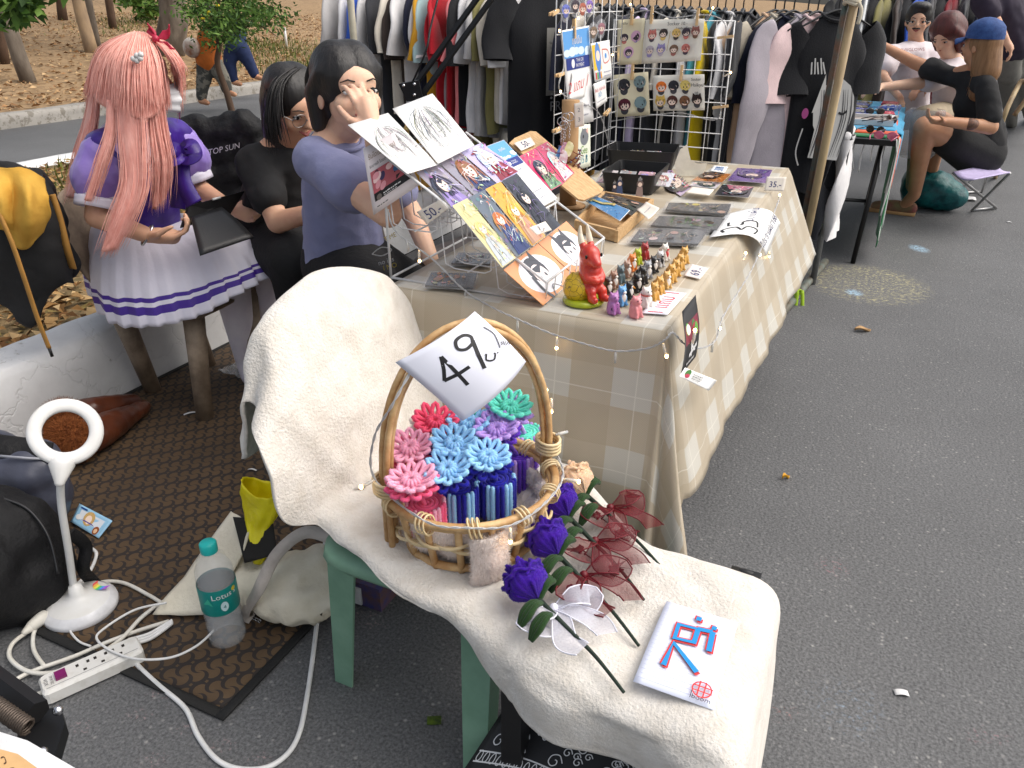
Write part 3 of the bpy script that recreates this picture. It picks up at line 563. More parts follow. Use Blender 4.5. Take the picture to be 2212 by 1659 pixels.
g = garment('t_shirt', 'black oversized t-shirt with a white line-drawn portrait beside the leaning pole', 'black', (p.x, RACK_S - 0.02, 1.31), R(34), 0.80, 0.185, 0.24, 0.042, 77, sp=0.01)
def pr2(A):
 A.ell(0.52, 0.72, 0.30, 0.42, srgb(186, 186, 184)); A.poly([(0.25, 0.1), (0.7, 0.05), (0.8, 0.7), (0.3, 0.7)], srgb(186, 186, 184)); A.poly([(0.2, 0.7), (0.32, 1.2), (0.38, 0.8)], srgb(190, 190, 188))
 for k in range(14): q = random.uniform(0.25, 0.8); A.curve([(q, 1.0), (q + .04, 0.6), (q - .05, 0.1)], 0.012, (0.05, 0.05, 0.06), taper=True)
 A.curve([(0.36, 0.68), (0.42, 0.66), (0.47, 0.69)], 0.03, INK); A.curve([(0.6, 0.7), (0.66, 0.68), (0.72, 0.72)], 0.03, INK)
 for k in range(5): A.stroke([(0.08 + .04 * k, 1.35 + .05 * (k % 2)), (0.10 + .05 * k, 1.2)], 0.02, (0.5, 0.5, 0.5))
 A.ell(0.1, 0.7, .05, .07, srgb(150, 60, 120)); A.curve([(0.1, 0.5), (0.05, 0.2), (0.12, 0.0)], 0.02, (0.4, 0.4, 0.4))
front_print(g, pr2, -0.17, 0.17, -0.66, -0.16, -0.09)
hc = hanger_me.copy(); COL.objects.link(hc); hc.location = (p.x, RACK_S - 0.02, 1.318); hc.rotation_euler = (0, 0, R(34)); tag(hc, 'black hanger holding the print-fronted black shirt beside the pole', 'hanger', 'black hangers on the rail')
# garments on the lower rail
LOW = [(1210, 250, 'denim blue', 0.9), (1232, 255, 'maroon', 0.8), (1258, 255, 'mustard', 0.8), (1400, 280, 'dark grey', 0.75), (1440, 280, 'white', 0.75), (1475, 280, 'black', 0.75), (1500, 285, 'red', 0.8), (1520, 300, 'yellow', 0.8), (1560, 290, 'black', 0.7), (1600, 300, 'oatmeal', 0.7), (960, 260, 'white', 0.8), (1000, 260, 'pink', 0.85), (1040, 255, 'olive', 0.85), (1075, 255, 'cream', 0.85), (905, 270, 'mustard', 0.8), (1790, 320, 'charcoal', 0.55), (1825, 320, 'white', 0.55), (1765, 320, 'black', 0.55)]
b = MB(); b.tube([(-2.7, RACK_S + 0.12, 1.0), (-0.2, RACK_S + 0.12, 0.92)], 0.012, 10); b.bw('lower_rail', M_STEEL, rk)
def trousers(label, cn, loc, yaw, L, seed):
 rnd = random.Random(seed); root = thing('folded_trousers', label, 'trousers', loc, yaw, 'garments on the lower rail'); m = fabric(CN[cn], cn.replace(' ', '_'))
 for sg in (-1, 1):
  def leg(a, q, sg=sg): th = 6.2832 * a; return (sg * 0.075 + 0.075 * math.cos(th) + 0.012 * noise.noise(V((q * 5, a * 3, seed))), 0.030 * math.sin(th) + 0.014 * math.sin(q * 9 + th * 2 + seed), -0.02 - L * q)
  b = MB(); b.grid(leg, 16, 14); b.build('trouser_leg', m, root)
 b = MB(); b.tube([(-0.15, 0, -0.01), (0.15, 0, -0.01)], 0.022, 10); b.build('waistband', m, root)
 return root
for i, (u, v, cn, L) in enumerate(LOW):
 p = ats(u, v, RACK_S + 0.02); zt = 0.97 if u < 1700 else 0.78; trousers(f'{cn} garment hanging low on the lower rail, ' + ('under the print-fronted black shirt' if u > 1700 else 'seen through the wire grid' if u > 1300 else 'left of the cardboard tube stand' if u > 1150 else 'behind the pencil drawings') + (', right-hand one' if u == 1560 else ''), cn, (p.x, RACK_S + 0.12, zt), R(90 + random.uniform(-12, 12)), L * 0.82 if u < 1700 else 0.5, i)
# ================= GOODS ON THE TABLE =================
def Yof(p): return p.y * CA - p.x * SA
def top_z(base, u, v): return J(u, v, Yof(base)).z
Z = T_Z + 0.004
M_WIRE = mat('white_coated_wire', (0.78, 0.78, 0.78), 0.35); M_WOOD = mat('pale_wood', srgb(206, 172, 126), 0.6, srgb(180, 142, 96), 9, 0.2, 60, stretch=(1, 12, 12)); M_CARD = mat('brown_cardboard', srgb(168, 132, 92), 0.8, bump=0.1); M_TRAY = mat('black_tray', (0.012, 0.012, 0.013), 0.45, bump=0.15, bscale=300)
M_CLEAR = mat('clear_sleeve', (0.9, 0.9, 0.92), 0.08, alpha=0.16, coat=0.3)
# --- wire card rack ---
RS0, RS1, RB, RF = 1.53, 1.93, -1.045, -0.628
def rail(r): return 0.792 + 0.58 * (RF - r)
rack = thing('wire_card_rack', 'white wire tiered rack holding art cards near the table corner', 'card rack', ((RB + RF) / 2, (RS0 + RS1) / 2, Z))
for s_ in (RS0, RS1):
 b = MB(); b.tube([(RB, s_, Z), (RB, s_, rail(RB)), (RB + 0.006, s_, rail(RB) + 0.004), (RF, s_, rail(RF)), (RF, s_, Z), (RB, s_, Z)], 0.0032, 8); b.bw('side_frame', M_WIRE, rack)
for (r, z) in ((RB, rail(RB)), (RB, Z), (RF, Z), (RF, rail(RF)), (RF - 0.14, rail(RF - 0.14)), (RF - 0.28, rail(RF - 0.28))): b = MB(); b.tube([(r, RS0, z), (r, RS1, z)], 0.003, 8); b.bw('cross_bar', M_WIRE, rack)
for t in range(3):
 r0 = RF - 0.14 * t; zt = rail(r0); zb = max(Z + 0.003, zt - 0.085 if t else Z + 0.003); b = MB()
 for k in range(9): s_ = lerp(RS0 + 0.01, RS1 - 0.01, k / 8); b.tube([(r0, s_, zt), (r0 - 0.004, s_, zb + 0.008), (r0 - 0.02, s_, zb), (r0 - 0.10, s_, zb), (r0 - 0.125, s_, zb + 0.01), (r0 - 0.139, s_, rail(r0 - 0.139))], 0.0017, 6)
 b.tube([(r0 - 0.06, RS0, zb), (r0 - 0.06, RS1, zb)], 0.0022, 6); b.bw('tier_wires', M_WIRE, rack)
SLN = V((0.5, 0, 0.866))
def onrack(uv, off, n=SLN): return [atp(u, v, (RF, 0, 0.792 + off), n) for u, v in uv]
def row(edges_top, edges_bot, off, arts, n=SLN):
 k = len(arts); (a0, a1), (b0, b1) = edges_top, edges_bot
 for i, (nm, lab, art, m) in enumerate(arts):
  q = lambda e0, e1, t: (lerp(e0[0], e1[0], t), lerp(e0[1], e1[1], t))
  c = onrack([q(a0, a1, i / k + .012), q(a0, a1, (i + 1) / k - .012), q(b0, b1, (i + 1) / k - .012), q(b0, b1, i / k + .012)], off + 0.0016 * i, n); paper(nm, lab, 'art card', c, art, WHITE, 0.0012, group='art cards in the wire rack', pm=m or M_GLOSSP)
PW, CREAMP, YP = srgb(236, 236, 234), srgb(238, 234, 222), srgb(240, 230, 196)
paper('pencil_drawing', 'white sheet with a pencil drawing of a hatted head above the flyer', 'drawing', onrack([(751, 270), (838, 244), (946, 356), (880, 376)], 0.035), lambda A: sketch(A, 5), PW, group='pencil drawings')
paper('pencil_drawing', 'cream sheet with a pencil portrait of a long-haired face, above the card rack', 'drawing', onrack([(848, 235), (934, 202), (1025, 314), (946, 354)], 0.040), lambda A: sketch(A, 9), PW, group='pencil drawings')
PAL = [((0.30, 0.27, 0.33), srgb(150, 130, 190), srgb(40, 34, 52), srgb(210, 200, 240)), (srgb(150, 146, 160), srgb(42, 52, 100), srgb(148, 104, 60), srgb(230, 220, 220)), (srgb(196, 186, 226), srgb(140, 24, 44), srgb(216, 214, 232), srgb(248, 248, 255))]
row(((898, 374), (1041, 308)), ((978, 452), (1121, 372)), 0.012, [('art_card', 'card with a dark-haired figure in lilac, upper row nearest the flyer', lambda A: illus(A, 1, PAL[0]), None), ('art_card', 'card with an ochre-haired figure in navy, middle of the upper row', lambda A: illus(A, 2, PAL[1]), None), ('art_card', 'pale lilac card with a crimson skirted figure, upper row farthest from the flyer', lambda A: illus(A, 3, PAL[2]), None)])
PAL2 = [(srgb(214, 204, 150), srgb(190, 196, 200), srgb(236, 214, 140), srgb(120, 140, 60)), (srgb(100, 110, 122), srgb(46, 62, 120), srgb(206, 110, 50), srgb(230, 230, 230)), (srgb(224, 168, 60), srgb(196, 150, 120), srgb(226, 176, 50), srgb(250, 240, 200)), (srgb(48, 50, 58), srgb(30, 28, 36), srgb(16, 16, 20), srgb(120, 100, 160))]
row(((975, 446), (1118, 374)), ((1083, 580), (1212, 486)), 0.024, [('art_card', 'long card with a pale yellow figure and white glove, lower row nearest the price slip', lambda A: illus(A, 4, PAL2[0]), None), ('art_card', 'long grey card with an orange-haired figure in blue, lower row', lambda A: illus(A, 5, PAL2[1]), None), ('art_card', 'long golden card with a yellow-haired figure, lower row', lambda A: illus(A, 6, PAL2[2]), None), ('art_card', 'long black card with a dark-haired pale face, lower row far end', lambda A: illus(A, 7, PAL2[3]), None)])
def oran(seed):
 def f(A):
  A.rect(0, 0, 1, A.asp, srgb(226, 156, 104), 2); A.ell(0.5, A.asp * .5, 0.42, A.asp * 0.44, srgb(240, 240, 246), 0, 26); y = A.asp * .55
  A.ell(0.5, y + .03, .2, .19, (0.05, 0.05, 0.06)); A.poly([(.32, y + .1), (.34, y + .3), (.44, y + .18)], (0.06, 0.06, 0.07)); A.poly([(.68, y + .1), (.66, y + .3), (.56, y + .18)], (0.06, 0.06, 0.07)); A.ell(.5, y - .05, .15, .16, srgb(250, 236, 232)); A.poly([(.34, y + .08), (.66, y + .08), (.5 + .06 * (seed - 1), y - .02)], (0.05, 0.05, 0.06))
  for q in (-1, 1): A.ell(.5 + q * .07, y - .07, .025, .03, (.12, .12, .14), 0, 8)
  A.curve([(.36, y - .35), (.5, y - .22), (.66, y - .36)], .02, (.2, .2, .22)); A.curve([(.3, y), (.26, y - .2), (.3, y - .35)], .05 if seed == 1 else .01, (.06, .06, .07))
 return f
ON = V((0.72, 0, 0.69))
for i, c in enumerate([[(1087, 583), (1161, 526), (1243, 600), (1173, 660)], [(1162, 525), (1223, 478), (1293, 550), (1244, 598)]]):
 paper('art_card', ('orange card with an oval portrait of a long-haired cat-eared figure, front tier near end', 'orange card with an oval portrait of a short-haired cat-eared figure, front tier far end')[i], 'art card', [atp(u, v, (RF + 0.004, 0, Z + 0.004 + .001 * i), ON) for u, v in c], oran(1 + i), srgb(226, 156, 104), 0.0012, group='art cards in the wire rack', pm=M_GLOSSP)
def flyer(A):
 h = A.asp; A.text('รับโดเนทวาดรูป', .5, h - .22, .13, (.25, .16, .08)); A.text('ระบายสี โดยตามคำชี้แจง', .5, h - .40, .085, (.05, .05, .05)); scrib(A, .1, h - .52, .92, .025, (.2, .2, .2), 3); A.rect(.08, h * .18, .92, h * .52, (.012, .012, .014), 3)
 A.rect(.08, h * .30, .84, h * .62, srgb(178, 90, 100), 3)
 for k in range(9): A.ell(random.uniform(.15, .75), random.uniform(h * .34, h * .57), .09, .06, random.choice([srgb(220, 150, 160), srgb(90, 40, 60), srgb(60, 110, 160), srgb(236, 200, 200), srgb(60, 50, 90)]), random.random())
 A.ell(.18, h * .22, .06, .06, (.15, .13, .12)); scrib(A, .28, h * .235, .7, .025, (.7, .7, .7), 4); scrib(A, .28, h * .20, .6, .02, (.5, .5, .5), 5); scrib(A, .1, h * .1, .35, .02, (.1, .1, .1), 6)
c = [ats(784, 321, 1.50), ats(851, 286, 1.56), ats(908, 398, 1.56), ats(807, 465, 1.50)]
paper('commission_flyer', 'curled white flyer with red artwork and black panel clipped to the rack end', 'flyer', c, flyer, srgb(222, 214, 216), bend=0.0, curl=lambda a, q: 0.016 * math.sin(q * 3.1) * (1 - a))
def price(t, c=(0.03, 0.04, 0.16)):
 def f(A):
  for k in range(1, 6): A.stroke([(k / 6, 0.02), (k / 6, A.asp - .02)], .006, srgb(214, 206, 196))
  A.text(t, .5, A.asp * .45, min(.42, A.asp * 1.0), c)
 return f
TAGC = srgb(232, 224, 212)
def quad(pts, z=None, off=None, s_=None, r_=None, n=None):
 if z is not None: return [G(u, v, z) for u, v in pts]
 if s_ is not None: return [ats(u, v, s_) for u, v in pts]
 if r_ is not None: return [atr(u, v, r_) for u, v in pts]
 return onrack(pts, off, n or SLN)
paper('price_slip', 'checked price slip reading 50 on the near rail of the card rack', 'price tag', quad([(900, 458), (953, 430), (972, 449), (922, 485)], s_=1.522), price('50.-'), TAGC, curl=lambda a, q: .006 * a * a, group='price slips')
paper('price_slip', 'small checked price slip stuck on the front bar of the card rack', 'price tag', [atp(u, v, (RF + .012, 0, rail(RF) + .01), V((.9, 0, .43))) for u, v in [(1143, 492), (1178, 478), (1192, 497), (1160, 508)]], price('?.-'), TAGC, group='price slips')
# payment sheet, board with pink prints
def pay(A):
 h = A.asp; A.rect(.02, h * .72, .98, h - .02, srgb(96, 160, 222), 2)
 for k in range(8): A.ell(random.uniform(.1, .9), h * random.uniform(.74, .8), .12, .05, srgb(214, 232, 246))
 A.text('ถุงเงิน', .5, h * .88, .14, WHITE); A.rect(.06, h * .60, .94, h * .72, srgb(36, 54, 130), 2); A.text('THAI QR\nPAYMENT', .56, h * .66, .07, WHITE); A.ell(.3, h * .66, .06, .06, WHITE); A.text('PromptPay', .5, h * .54, .07, srgb(30, 60, 110)); scrib(A, .2, .2 * h, .8, .02, (.2, .2, .25), 9); scrib(A, .25, .1 * h, .75, .02, (.2, .2, .25), 8)
paper('payment_sheet', 'sky blue and white payment sheet leaning beside the wire card rack', 'sign', quad([(1050, 316), (1088, 302), (1204, 428), (1170, 448)], off=0.006), pay, WHITE)
bp = V((-0.93, 2.2, 0.90))
def onb(pts, off=0): return [atp(u, v, bp + SLN * off, SLN) for u, v in pts]
b = MB(); cs = onb([(1100, 309), (1112, 298), (1146, 283), (1158, 284), (1304, 408), (1300, 416), (1262, 432), (1250, 430)]); b.prism([q - SLN * .006 for q in cs], SLN * .006); o = b.build('wooden_board', M_WOOD, smooth=0); tag(o, 'rounded tan wooden board propped behind the card rack', 'board')
def pinkart(s):
 def f(A): illus(A, 20 + s, [(srgb(214, 60, 110), srgb(120, 160, 120), srgb(44, 60, 78), srgb(250, 210, 220)), (srgb(206, 50, 100), srgb(230, 220, 220), srgb(226, 226, 230), srgb(250, 210, 220))][s])
 return f
paper('pink_print', 'pink print of a dark-haired boy lying on the wooden board', 'art card', onb([(1122, 338), (1156, 320), (1218, 396), (1190, 412)], .004), pinkart(0), WHITE, .001, group='pink prints on the board', pm=M_GLOSSP)
paper('pink_print', 'pink print of a white-haired cat-eared girl on the wooden board', 'art card', onb([(1157, 319), (1182, 306), (1240, 374), (1219, 394)], .004), pinkart(1), WHITE, .001, group='pink prints on the board', pm=M_GLOSSP)
paper('price_slip', 'white price card reading 50 at the top of the wooden board', 'price tag', onb([(1110, 309), (1146, 296), (1157, 312), (1126, 326)], .008), price('50-'), TAGC, group='price slips')
# --- cardboard tube with key rings and bracelets ---
tb0 = G(1226, 446, Z); tzt = top_z(tb0, 1232, 216)
tube = thing('cardboard_tube', 'upright brown cardboard tube displaying key rings and bracelets', 'tube stand', tb0)
b = MB(); b.tube([(0, 0, 0), (0, 0, tzt - Z)], 0.028, 24); b.build('tube', M_CARD, tube)
b = MB(); b.lathe([(0.0, .001), (0.06, .001), (0.06, 0.006), (0.03, 0.008)], 24); b.build('base_disc', M_CARD, tube)
M_CHROME = mat('chrome', (0.62, 0.62, 0.64), 0.22, metal=1.0); M_CORD = mat('red_brown_cord', srgb(112, 44, 30), 0.7)
cdir = V((-tb0.x, -tb0.y, 0)).normalized(); sd = V((-cdir.y, cdir.x, 0))
def around(u, v, d=0.034): p = atp(u, v, tb0 + cdir * d, cdir); return p
for i, (u, v, col) in enumerate([(1213, 262, (.1, .25, .6)), (1222, 254, (.7, .3, .4)), (1231, 252, (.75, .75, .3)), (1218, 270, (.8, .5, .55))]):
 p = around(u, v, .036 + .004 * i); k = thing('key_ring', ('blue fish', 'rose pink', 'cream and yellow', 'long pink')[i] + ' charm hanging by a chain and ring from the cardboard tube', 'key ring', p, 0, 'key rings on the tube')
 b = MB(); b.tube([sd * .013 * math.cos(a) + V((0, 0, .013 * math.sin(a))) for a in [6.283 * j / 16 for j in range(16)]], .0014, 6, closed=True); b.build('ring', M_CHROME, k)
 b = MB()
 for j in range(7): b.tube([V((0, 0, -.016 - .008 * j)) + (sd if j % 2 else cdir) * .0025 * math.cos(a) + V((0, 0, .005 * math.sin(a))) for a in [6.283 * t / 8 for t in range(8)]], .0009, 4, closed=True)
 b.build('chain', M_CHROME, k)
 b = MB(); L = [.026, .02, .024, .034][i]; b.prism([sd * (.014 * math.cos(a) * (1 + .3 * math.sin(2 * a))) + V((0, 0, -.074 - L + L * math.sin(a))) for a in [6.283 * t / 14 for t in range(14)]], cdir * .003); b.build('charm', mat('charm%d' % i, col, .3, tuple(min(1, c * 2.2) for c in col), 60, coat=.5), k, smooth=0)
for i in range(4):
 zz = lerp(Z + .10, Z + .19, i / 3); k = thing('cord_bracelet', ('lowest', 'second lowest', 'second highest', 'highest')[i] + ' red-brown beaded cord bracelet around the cardboard tube', 'bracelet', (tb0.x, tb0.y, zz), 0, 'bracelets on the tube'); rnd = random.Random(i)
 P = [V((.034 * math.cos(a), .034 * math.sin(a), .010 * math.sin(a * 2 + i) - .015 * i * max(0, math.cos(a - math.atan2(cdir.y, cdir.x))))) for a in [6.283 * t / 24 for t in range(24)]]
 b = MB(); b.tube(P, .0022, 6, closed=True); b.build('cord', M_CORD, k)
 b = MB(); [b.ell(P[j] * 1.06, .0042, nu=8, nv=6) for j in range(0, 24, 2)]; b.build('beads', mat('bead%d' % (i % 2), ((.6, .55, .5), (.12, .12, .2))[i % 2], .3), k)
 b = MB(); [b.tube(catmull([cdir * .036 + sd * .005 * q, cdir * .05 + sd * .02 * q + V((0, 0, -.008)), cdir * .05 + sd * .045 * q + V((0, 0, -.03 * rnd.random()))], 4), .0014, 5) for q in (-1, 1)]; b.build('tie_ends', M_CORD, k)
paper('price_slip', 'grey numbered slip stuck on the cardboard tube', 'price tag', [around(u, v, .03) for u, v in [(1240, 224), (1260, 220), (1262, 272), (1242, 276)]], lambda A: (A.text('2', .5, A.asp * .7, .6, (.2, .2, .22)), A.text('3', .5, A.asp * .3, .6, (.2, .2, .22))), TAGC, group='price slips')
# --- wire grid panels with notices and sticker sheets ---
GS = 3.36; gL, gR = ats(1311, 340, GS), ats(1552, 352, GS); zt = ats(1440, 44, GS).z; gz = Z + .002
gp_ = thing('grid_panel', 'white wire grid panel standing at the far end of the table', 'grid panel', ((gL.x + gR.x) / 2, GS, gz))
b = MB(); b.tube([(gL.x, GS, gz), (gL.x, GS, zt), (gR.x, GS, zt), (gR.x, GS, gz)], .0035, 8, closed=True); b.bw('frame', M_WIRE, gp_)
for k in range(1, 7): x = lerp(gL.x, gR.x, k / 7); b = MB(); b.tube([(x, GS + .003, gz), (x, GS + .003, zt)], .002, 6); b.bw('wire', M_WIRE, gp_)
for k in range(1, 9): z = lerp(gz, zt, k / 9); b = MB(); b.tube([(gL.x, GS - .0005, z), (gR.x, GS - .0005, z)], .002, 6); b.bw('wire', M_WIRE, gp_)
GX = -1.06; zt2 = zt + .16; s0, s1 = 2.62, 3.34
gp2 = thing('grid_panel', 'white wire grid panel along the table edge covered with notices', 'grid panel', (GX, 3.0, gz))
b = MB(); b.tube([(GX, s0, gz), (GX, s0, zt2), (GX, s1, zt2), (GX, s1, gz)], .0035, 8, closed=True); b.bw('frame', M_WIRE, gp2)
for k in range(1, 8): y = lerp(s0, s1, k / 8); b = MB(); b.tube([(GX + .003, y, gz), (GX + .003, y, zt2)], .002, 6); b.bw('wire', M_WIRE, gp2)
for k in range(1, 11): z = lerp(gz, zt2, k / 11); b = MB(); b.tube([(GX - .0005, s0, z), (GX - .0005, s1, z)], .002, 6); b.bw('wire', M_WIRE, gp2)
def q3(pts): return [(1152 + x * .2977, y * .2977) for x, y in pts]
HC = [srgb(70, 60, 72), srgb(206, 120, 110), srgb(150, 140, 190), srgb(160, 100, 90), srgb(60, 50, 46), srgb(226, 190, 110), srgb(120, 90, 70), srgb(190, 180, 190)]
def shA(A):
 h = A.asp; A.text('Nile', .25, h - .14, .13, INK); chibi(A, .26, h * .60, .30, HC[0], srgb(200, 120, 110), seed=1)
 for (x, y) in ((.70, h * .62), (.45, h * .28)): A.ell(x, y, .20, .20, srgb(222, 176, 206)); chibi(A, x, y - .02, .28, HC[0], HC[2], seed=2)
def shB(A):
 h = A.asp; A.text('Sticker 10.-', .55, h - .07, .075, INK); A.text('umamusume', .25, h - .15, .055, INK); A.text('LimbusCompany', .72, h - .14, .055, INK); A.stroke([(.44, h - .18), (.42, .18)], .008, srgb(190, 160, 100))
 for i, (x, y) in enumerate(((.14, .47), (.33, .49), (.13, .22), (.32, .23), (.55, .49), (.72, .50), (.88, .51), (.54, .22), (.74, .23))): chibi(A, x, y * h / .72, .15, HC[(i * 3 + 1) % 8], HC[(i * 5) % 8], i % 3 == 0, i)
def shC(A):
 h = A.asp
 for i, (x, y) in enumerate(((.29, .74), (.75, .78), (.29, .28), (.75, .3))): chibi(A, x, y * h, .36, [(.03, .03, .04), srgb(132, 158, 162), srgb(90, 24, 44), srgb(132, 158, 162)][i], (.05, .05, .06), seed=i)
def shD(A):
 h = A.asp; A.text('Sticker', .84, h - .09, .07, INK); A.text('Haikyu!', .87, h - .19, .09, INK); A.text('10.-', .86, h - .34, .08, INK)
 for i, (x, y) in enumerate(((.16, .68), (.40, .70), (.63, .70), (.15, .27), (.38, .28), (.62, .27), (.86, .3))): chibi(A, x, y * h, .21, [srgb(232, 120, 30), (.02, .02, .03), srgb(232, 210, 120), srgb(222, 186, 90), srgb(80, 40, 30), srgb(120, 80, 50), srgb(40, 24, 24)][i], (.05, .05, .06), i in (3, 6), i)
for i, (c, f, lab, col) in enumerate([([(612, 145), (815, 130), (782, 465), (612, 472)], shA, 'cream sticker sheet with three round-headed figures at the top left of the grid', YP), ([(817, 142), (1245, 135), (1213, 440), (784, 463)], shB, 'wide cream sticker sheet with nine small figures and handwritten titles on the grid', CREAMP), ([(580, 545), (835, 520), (845, 835), (597, 850)], shC, 'cream sticker sheet with four dark and grey haired heads on the grid', YP), ([(870, 548), (1243, 538), (1243, 800), (872, 805)], shD, 'white sticker sheet with seven small heads at the lower right of the grid', CREAMP)]):
 paper('sticker_sheet', lab, 'sticker sheet', quad(q3(c), s_=GS - .008 - .002 * (i % 2)), f, col, group='sticker sheets', curl=lambda a, q: .004 * math.sin(a * 5 + q * 3))
M_PIN = mat('peg_wood', srgb(226, 190, 140), .6, bump=.1)
def peg(label, p, rz, roll):
 k = thing('clothes_peg', label, 'clothes peg', p, 0, 'wooden pegs on the grids'); Rm = Matrix.Rotation(rz, 3, 'Z') @ Matrix.Rotation(roll, 3, 'Y')
 for sg in (-1, 1): b = MB(); b.box(Rm @ V((0, sg * .004, 0)), (.010, .005, .062), Rm @ Matrix.Rotation(sg * .06, 3, 'X')); b.build('prong', M_PIN, k, smooth=0)
 b = MB(); b.tube([Rm @ V((-.006, 0, .004)), Rm @ V((.006, 0, .004))], .0035, 8); b.build('spring', M_CHROME, k)
for i, (u, v, roll, where) in enumerate([(1365, 36, 0, 'holding the top left sticker sheet'), (1408, 33, 0, 'at the left corner of the wide sticker sheet'), (1507, 36, 0, 'at the right corner of the wide sticker sheet'), (1366, 155, 0, 'holding the four-head sticker sheet'), (1472, 158, 0, 'holding the white seven-head sticker sheet'), (1567, 80, 1.45, 'on the right frame near the top'), (1556, 231, 1.4, 'on the right frame low down')]): peg('small wooden peg ' + where + ' of the far grid', ats(u, v, GS - .012), 0, roll)
for i, (u, v, roll, where) in enumerate([(1240, 62, 0, 'holding the blue payment notice'), (1198, 27, 1.4, 'above the blue payment notice'), (1210, 161, 1.5, 'left of the red lettered slip'), (1204, 280, 1.5, 'below the payment notice'), (1312, 242, 1.3, 'at the corner of the two grids')]): peg('small wooden peg ' + where, atr(u, v, GX + .014), R(90), roll)
def slip2(A): A.text('2 แถม 1', .5, A.asp * .5, .36, srgb(200, 40, 50), .1)
def kidart(A):
 h = A.asp; A.rect(.04, h * .3, .45, h * .95, srgb(244, 196, 60)); A.ell(.3, h * .62, .15, .28, srgb(90, 140, 210)); A.ell(.3, h * .66, .1, .1, SKIN); A.curve([(.55, h * .8), (.85, h * .75), (.9, h * .5), (.6, h * .45), (.55, h * .8)], .02, srgb(210, 90, 70)); A.ell(.72, h * .62, .05, .05, srgb(80, 150, 220))
 for k in range(4): A.rect(.08 + .09 * k, h * .06, .14 + .09 * k, h * .24, [srgb(220, 60, 60), srgb(70, 170, 80), srgb(60, 110, 200), srgb(240, 160, 50)][k])
 scrib(A, .55, h * .2, .95, .02, (.4, .4, .5), 2); scrib(A, .55, h * .1, .95, .02, (.4, .4, .5), 3)
def slip3(A):
 h = A.asp; A.text('สั่งซื้อ วันนี้เท่านั้น', .5, h * .68, .13, srgb(210, 60, 60)); A.text('สีน้ำ', .45, h * .46, .2, srgb(60, 150, 200)); scrib(A, .15, h * .22, .85, .03, (.4, .4, .45), 7)
def cattag(A): h = A.asp; A.ell(.5, h * .72, .34, .22, srgb(120, 124, 130)); A.poly([(.25, h * .8), (.3, h * .93), (.45, h * .85)], srgb(120, 124, 130)); A.poly([(.6, h * .85), (.75, h * .93), (.8, h * .78)], srgb(220, 170, 160)); A.ell(.4, h * .73, .05, .05, INK); A.text('Gee', .5, h * .42, .3, srgb(110, 150, 60)); A.text('15 ฿', .5, h * .2, .3, srgb(90, 150, 170))
for i, (nm, lab, c, f, col) in enumerate([('payment_notice', 'blue and white payment notice clipped to the left grid', [(205, 222), (405, 185), (437, 880), (262, 925)], pay, WHITE), ('price_slip', 'white slip with red handwritten offer over the payment notice', [(285, 525), (405, 500), (370, 705), (258, 730)], slip2, PW), ('doodle_card', 'white card with a yellow and blue doodle on the left grid', [(415, 315), (552, 290), (570, 560), (447, 598)], kidart, PW), ('notice_slip', 'narrow white slip with red and blue writing under the doodle card', [(435, 610), (522, 575), (535, 735), (457, 790)], slip3, PW), ('cat_tag', 'pale card with a grey cat drawing hanging low on the left grid', [(330, 905), (413, 900), (415, 1205), (312, 1235)], cattag, srgb(226, 230, 214))]):
 paper(nm, lab, 'notice', quad(q3(c), r_=GX + .012 + .006 * i), f, col, group='notices on the left grid')
# acrylic charms hanging near the top of the left grid
for i, (u, v, col, w) in enumerate([(1222, 24, srgb(120, 130, 210), 'pale blue haired'), (1243, 14, srgb(80, 70, 80), 'dark haired'), (1258, 20, srgb(190, 110, 90), 'red haired'), (1273, 14, srgb(150, 120, 200), 'violet haired'), (1282, 70, srgb(140, 120, 100), 'long brown'), (1299, 62, srgb(170, 120, 130), 'long rosy')]):
 p = atr(u, v, GX + .03); k = thing('acrylic_charm', w + ' figure charm hanging at the top of the left grid', 'charm', p, R(60), 'charms on the left grid')
 b = MB(); b.prism([(.022 * math.cos(a) * (1 + .15 * math.sin(3 * a)), 0, .034 * math.sin(a)) for a in [6.283 * t / 16 for t in range(16)]], (0, .004, 0)); b.build('acrylic', M_CLEAR, k, smooth=0)
 A = Art(lambda x, y: V((lerp(-.02, .02, x), 0, lerp(-.032, .032, y))), lambda x, y: V((0, -1, 0)), 1.6, .001); chibi(A, .5, .9, .85, col, tuple(c * .6 for c in col), seed=i); A.done(None) if 0 else A.mb.build('print', M_PRINT, k, smooth=0)
 b = MB(); b.tube([(0, 0, .034), (0, .004, .05), (0, 0, .066)], .0012, 5); b.build('link', M_CHROME, k)
# --- black trays, cards and sleeves ---
def tray(label, c0, c1, dep, h):
 fx = (c1 - c0); fx.z = 0; L = fx.length; ang = math.atan2(fx.y, fx.x); t = thing('black_tray', label, 'tray', (c0 + c1) / 2, ang, 'black trays')
 def ring(hx, hy, z, rr=.015): return [V((sx * (hx - rr) + rr * math.cos(a), dep / 2 + sy * (hy - rr) + rr * math.sin(a), z)) for sx, sy, a0 in ((1, 1, 0), (-1, 1, 90), (-1, -1, 180), (1, -1, 270)) for a in [R(a0 + q) for q in (0, 30, 60, 90)]]
 hx, hy = L / 2, dep / 2; b = MB(); rings = [ring(hx - .012, hy - .012, 0), ring(hx, hy, h), ring(hx - .004, hy - .004, h), ring(hx - .015, hy - .015, .004)]
 for r_ in rings: b.add(r_)
 n = 16
 for i in range(3):
  for k in range(n): b.face((i * n + k, i * n + (k + 1) % n, (i + 1) * n + (k + 1) % n, (i + 1) * n + k))
 b.face(range(n - 1, -1, -1)); b.face(range(3 * n, 4 * n)); b.build('tray_shell', M_TRAY, t, smooth=0); return t
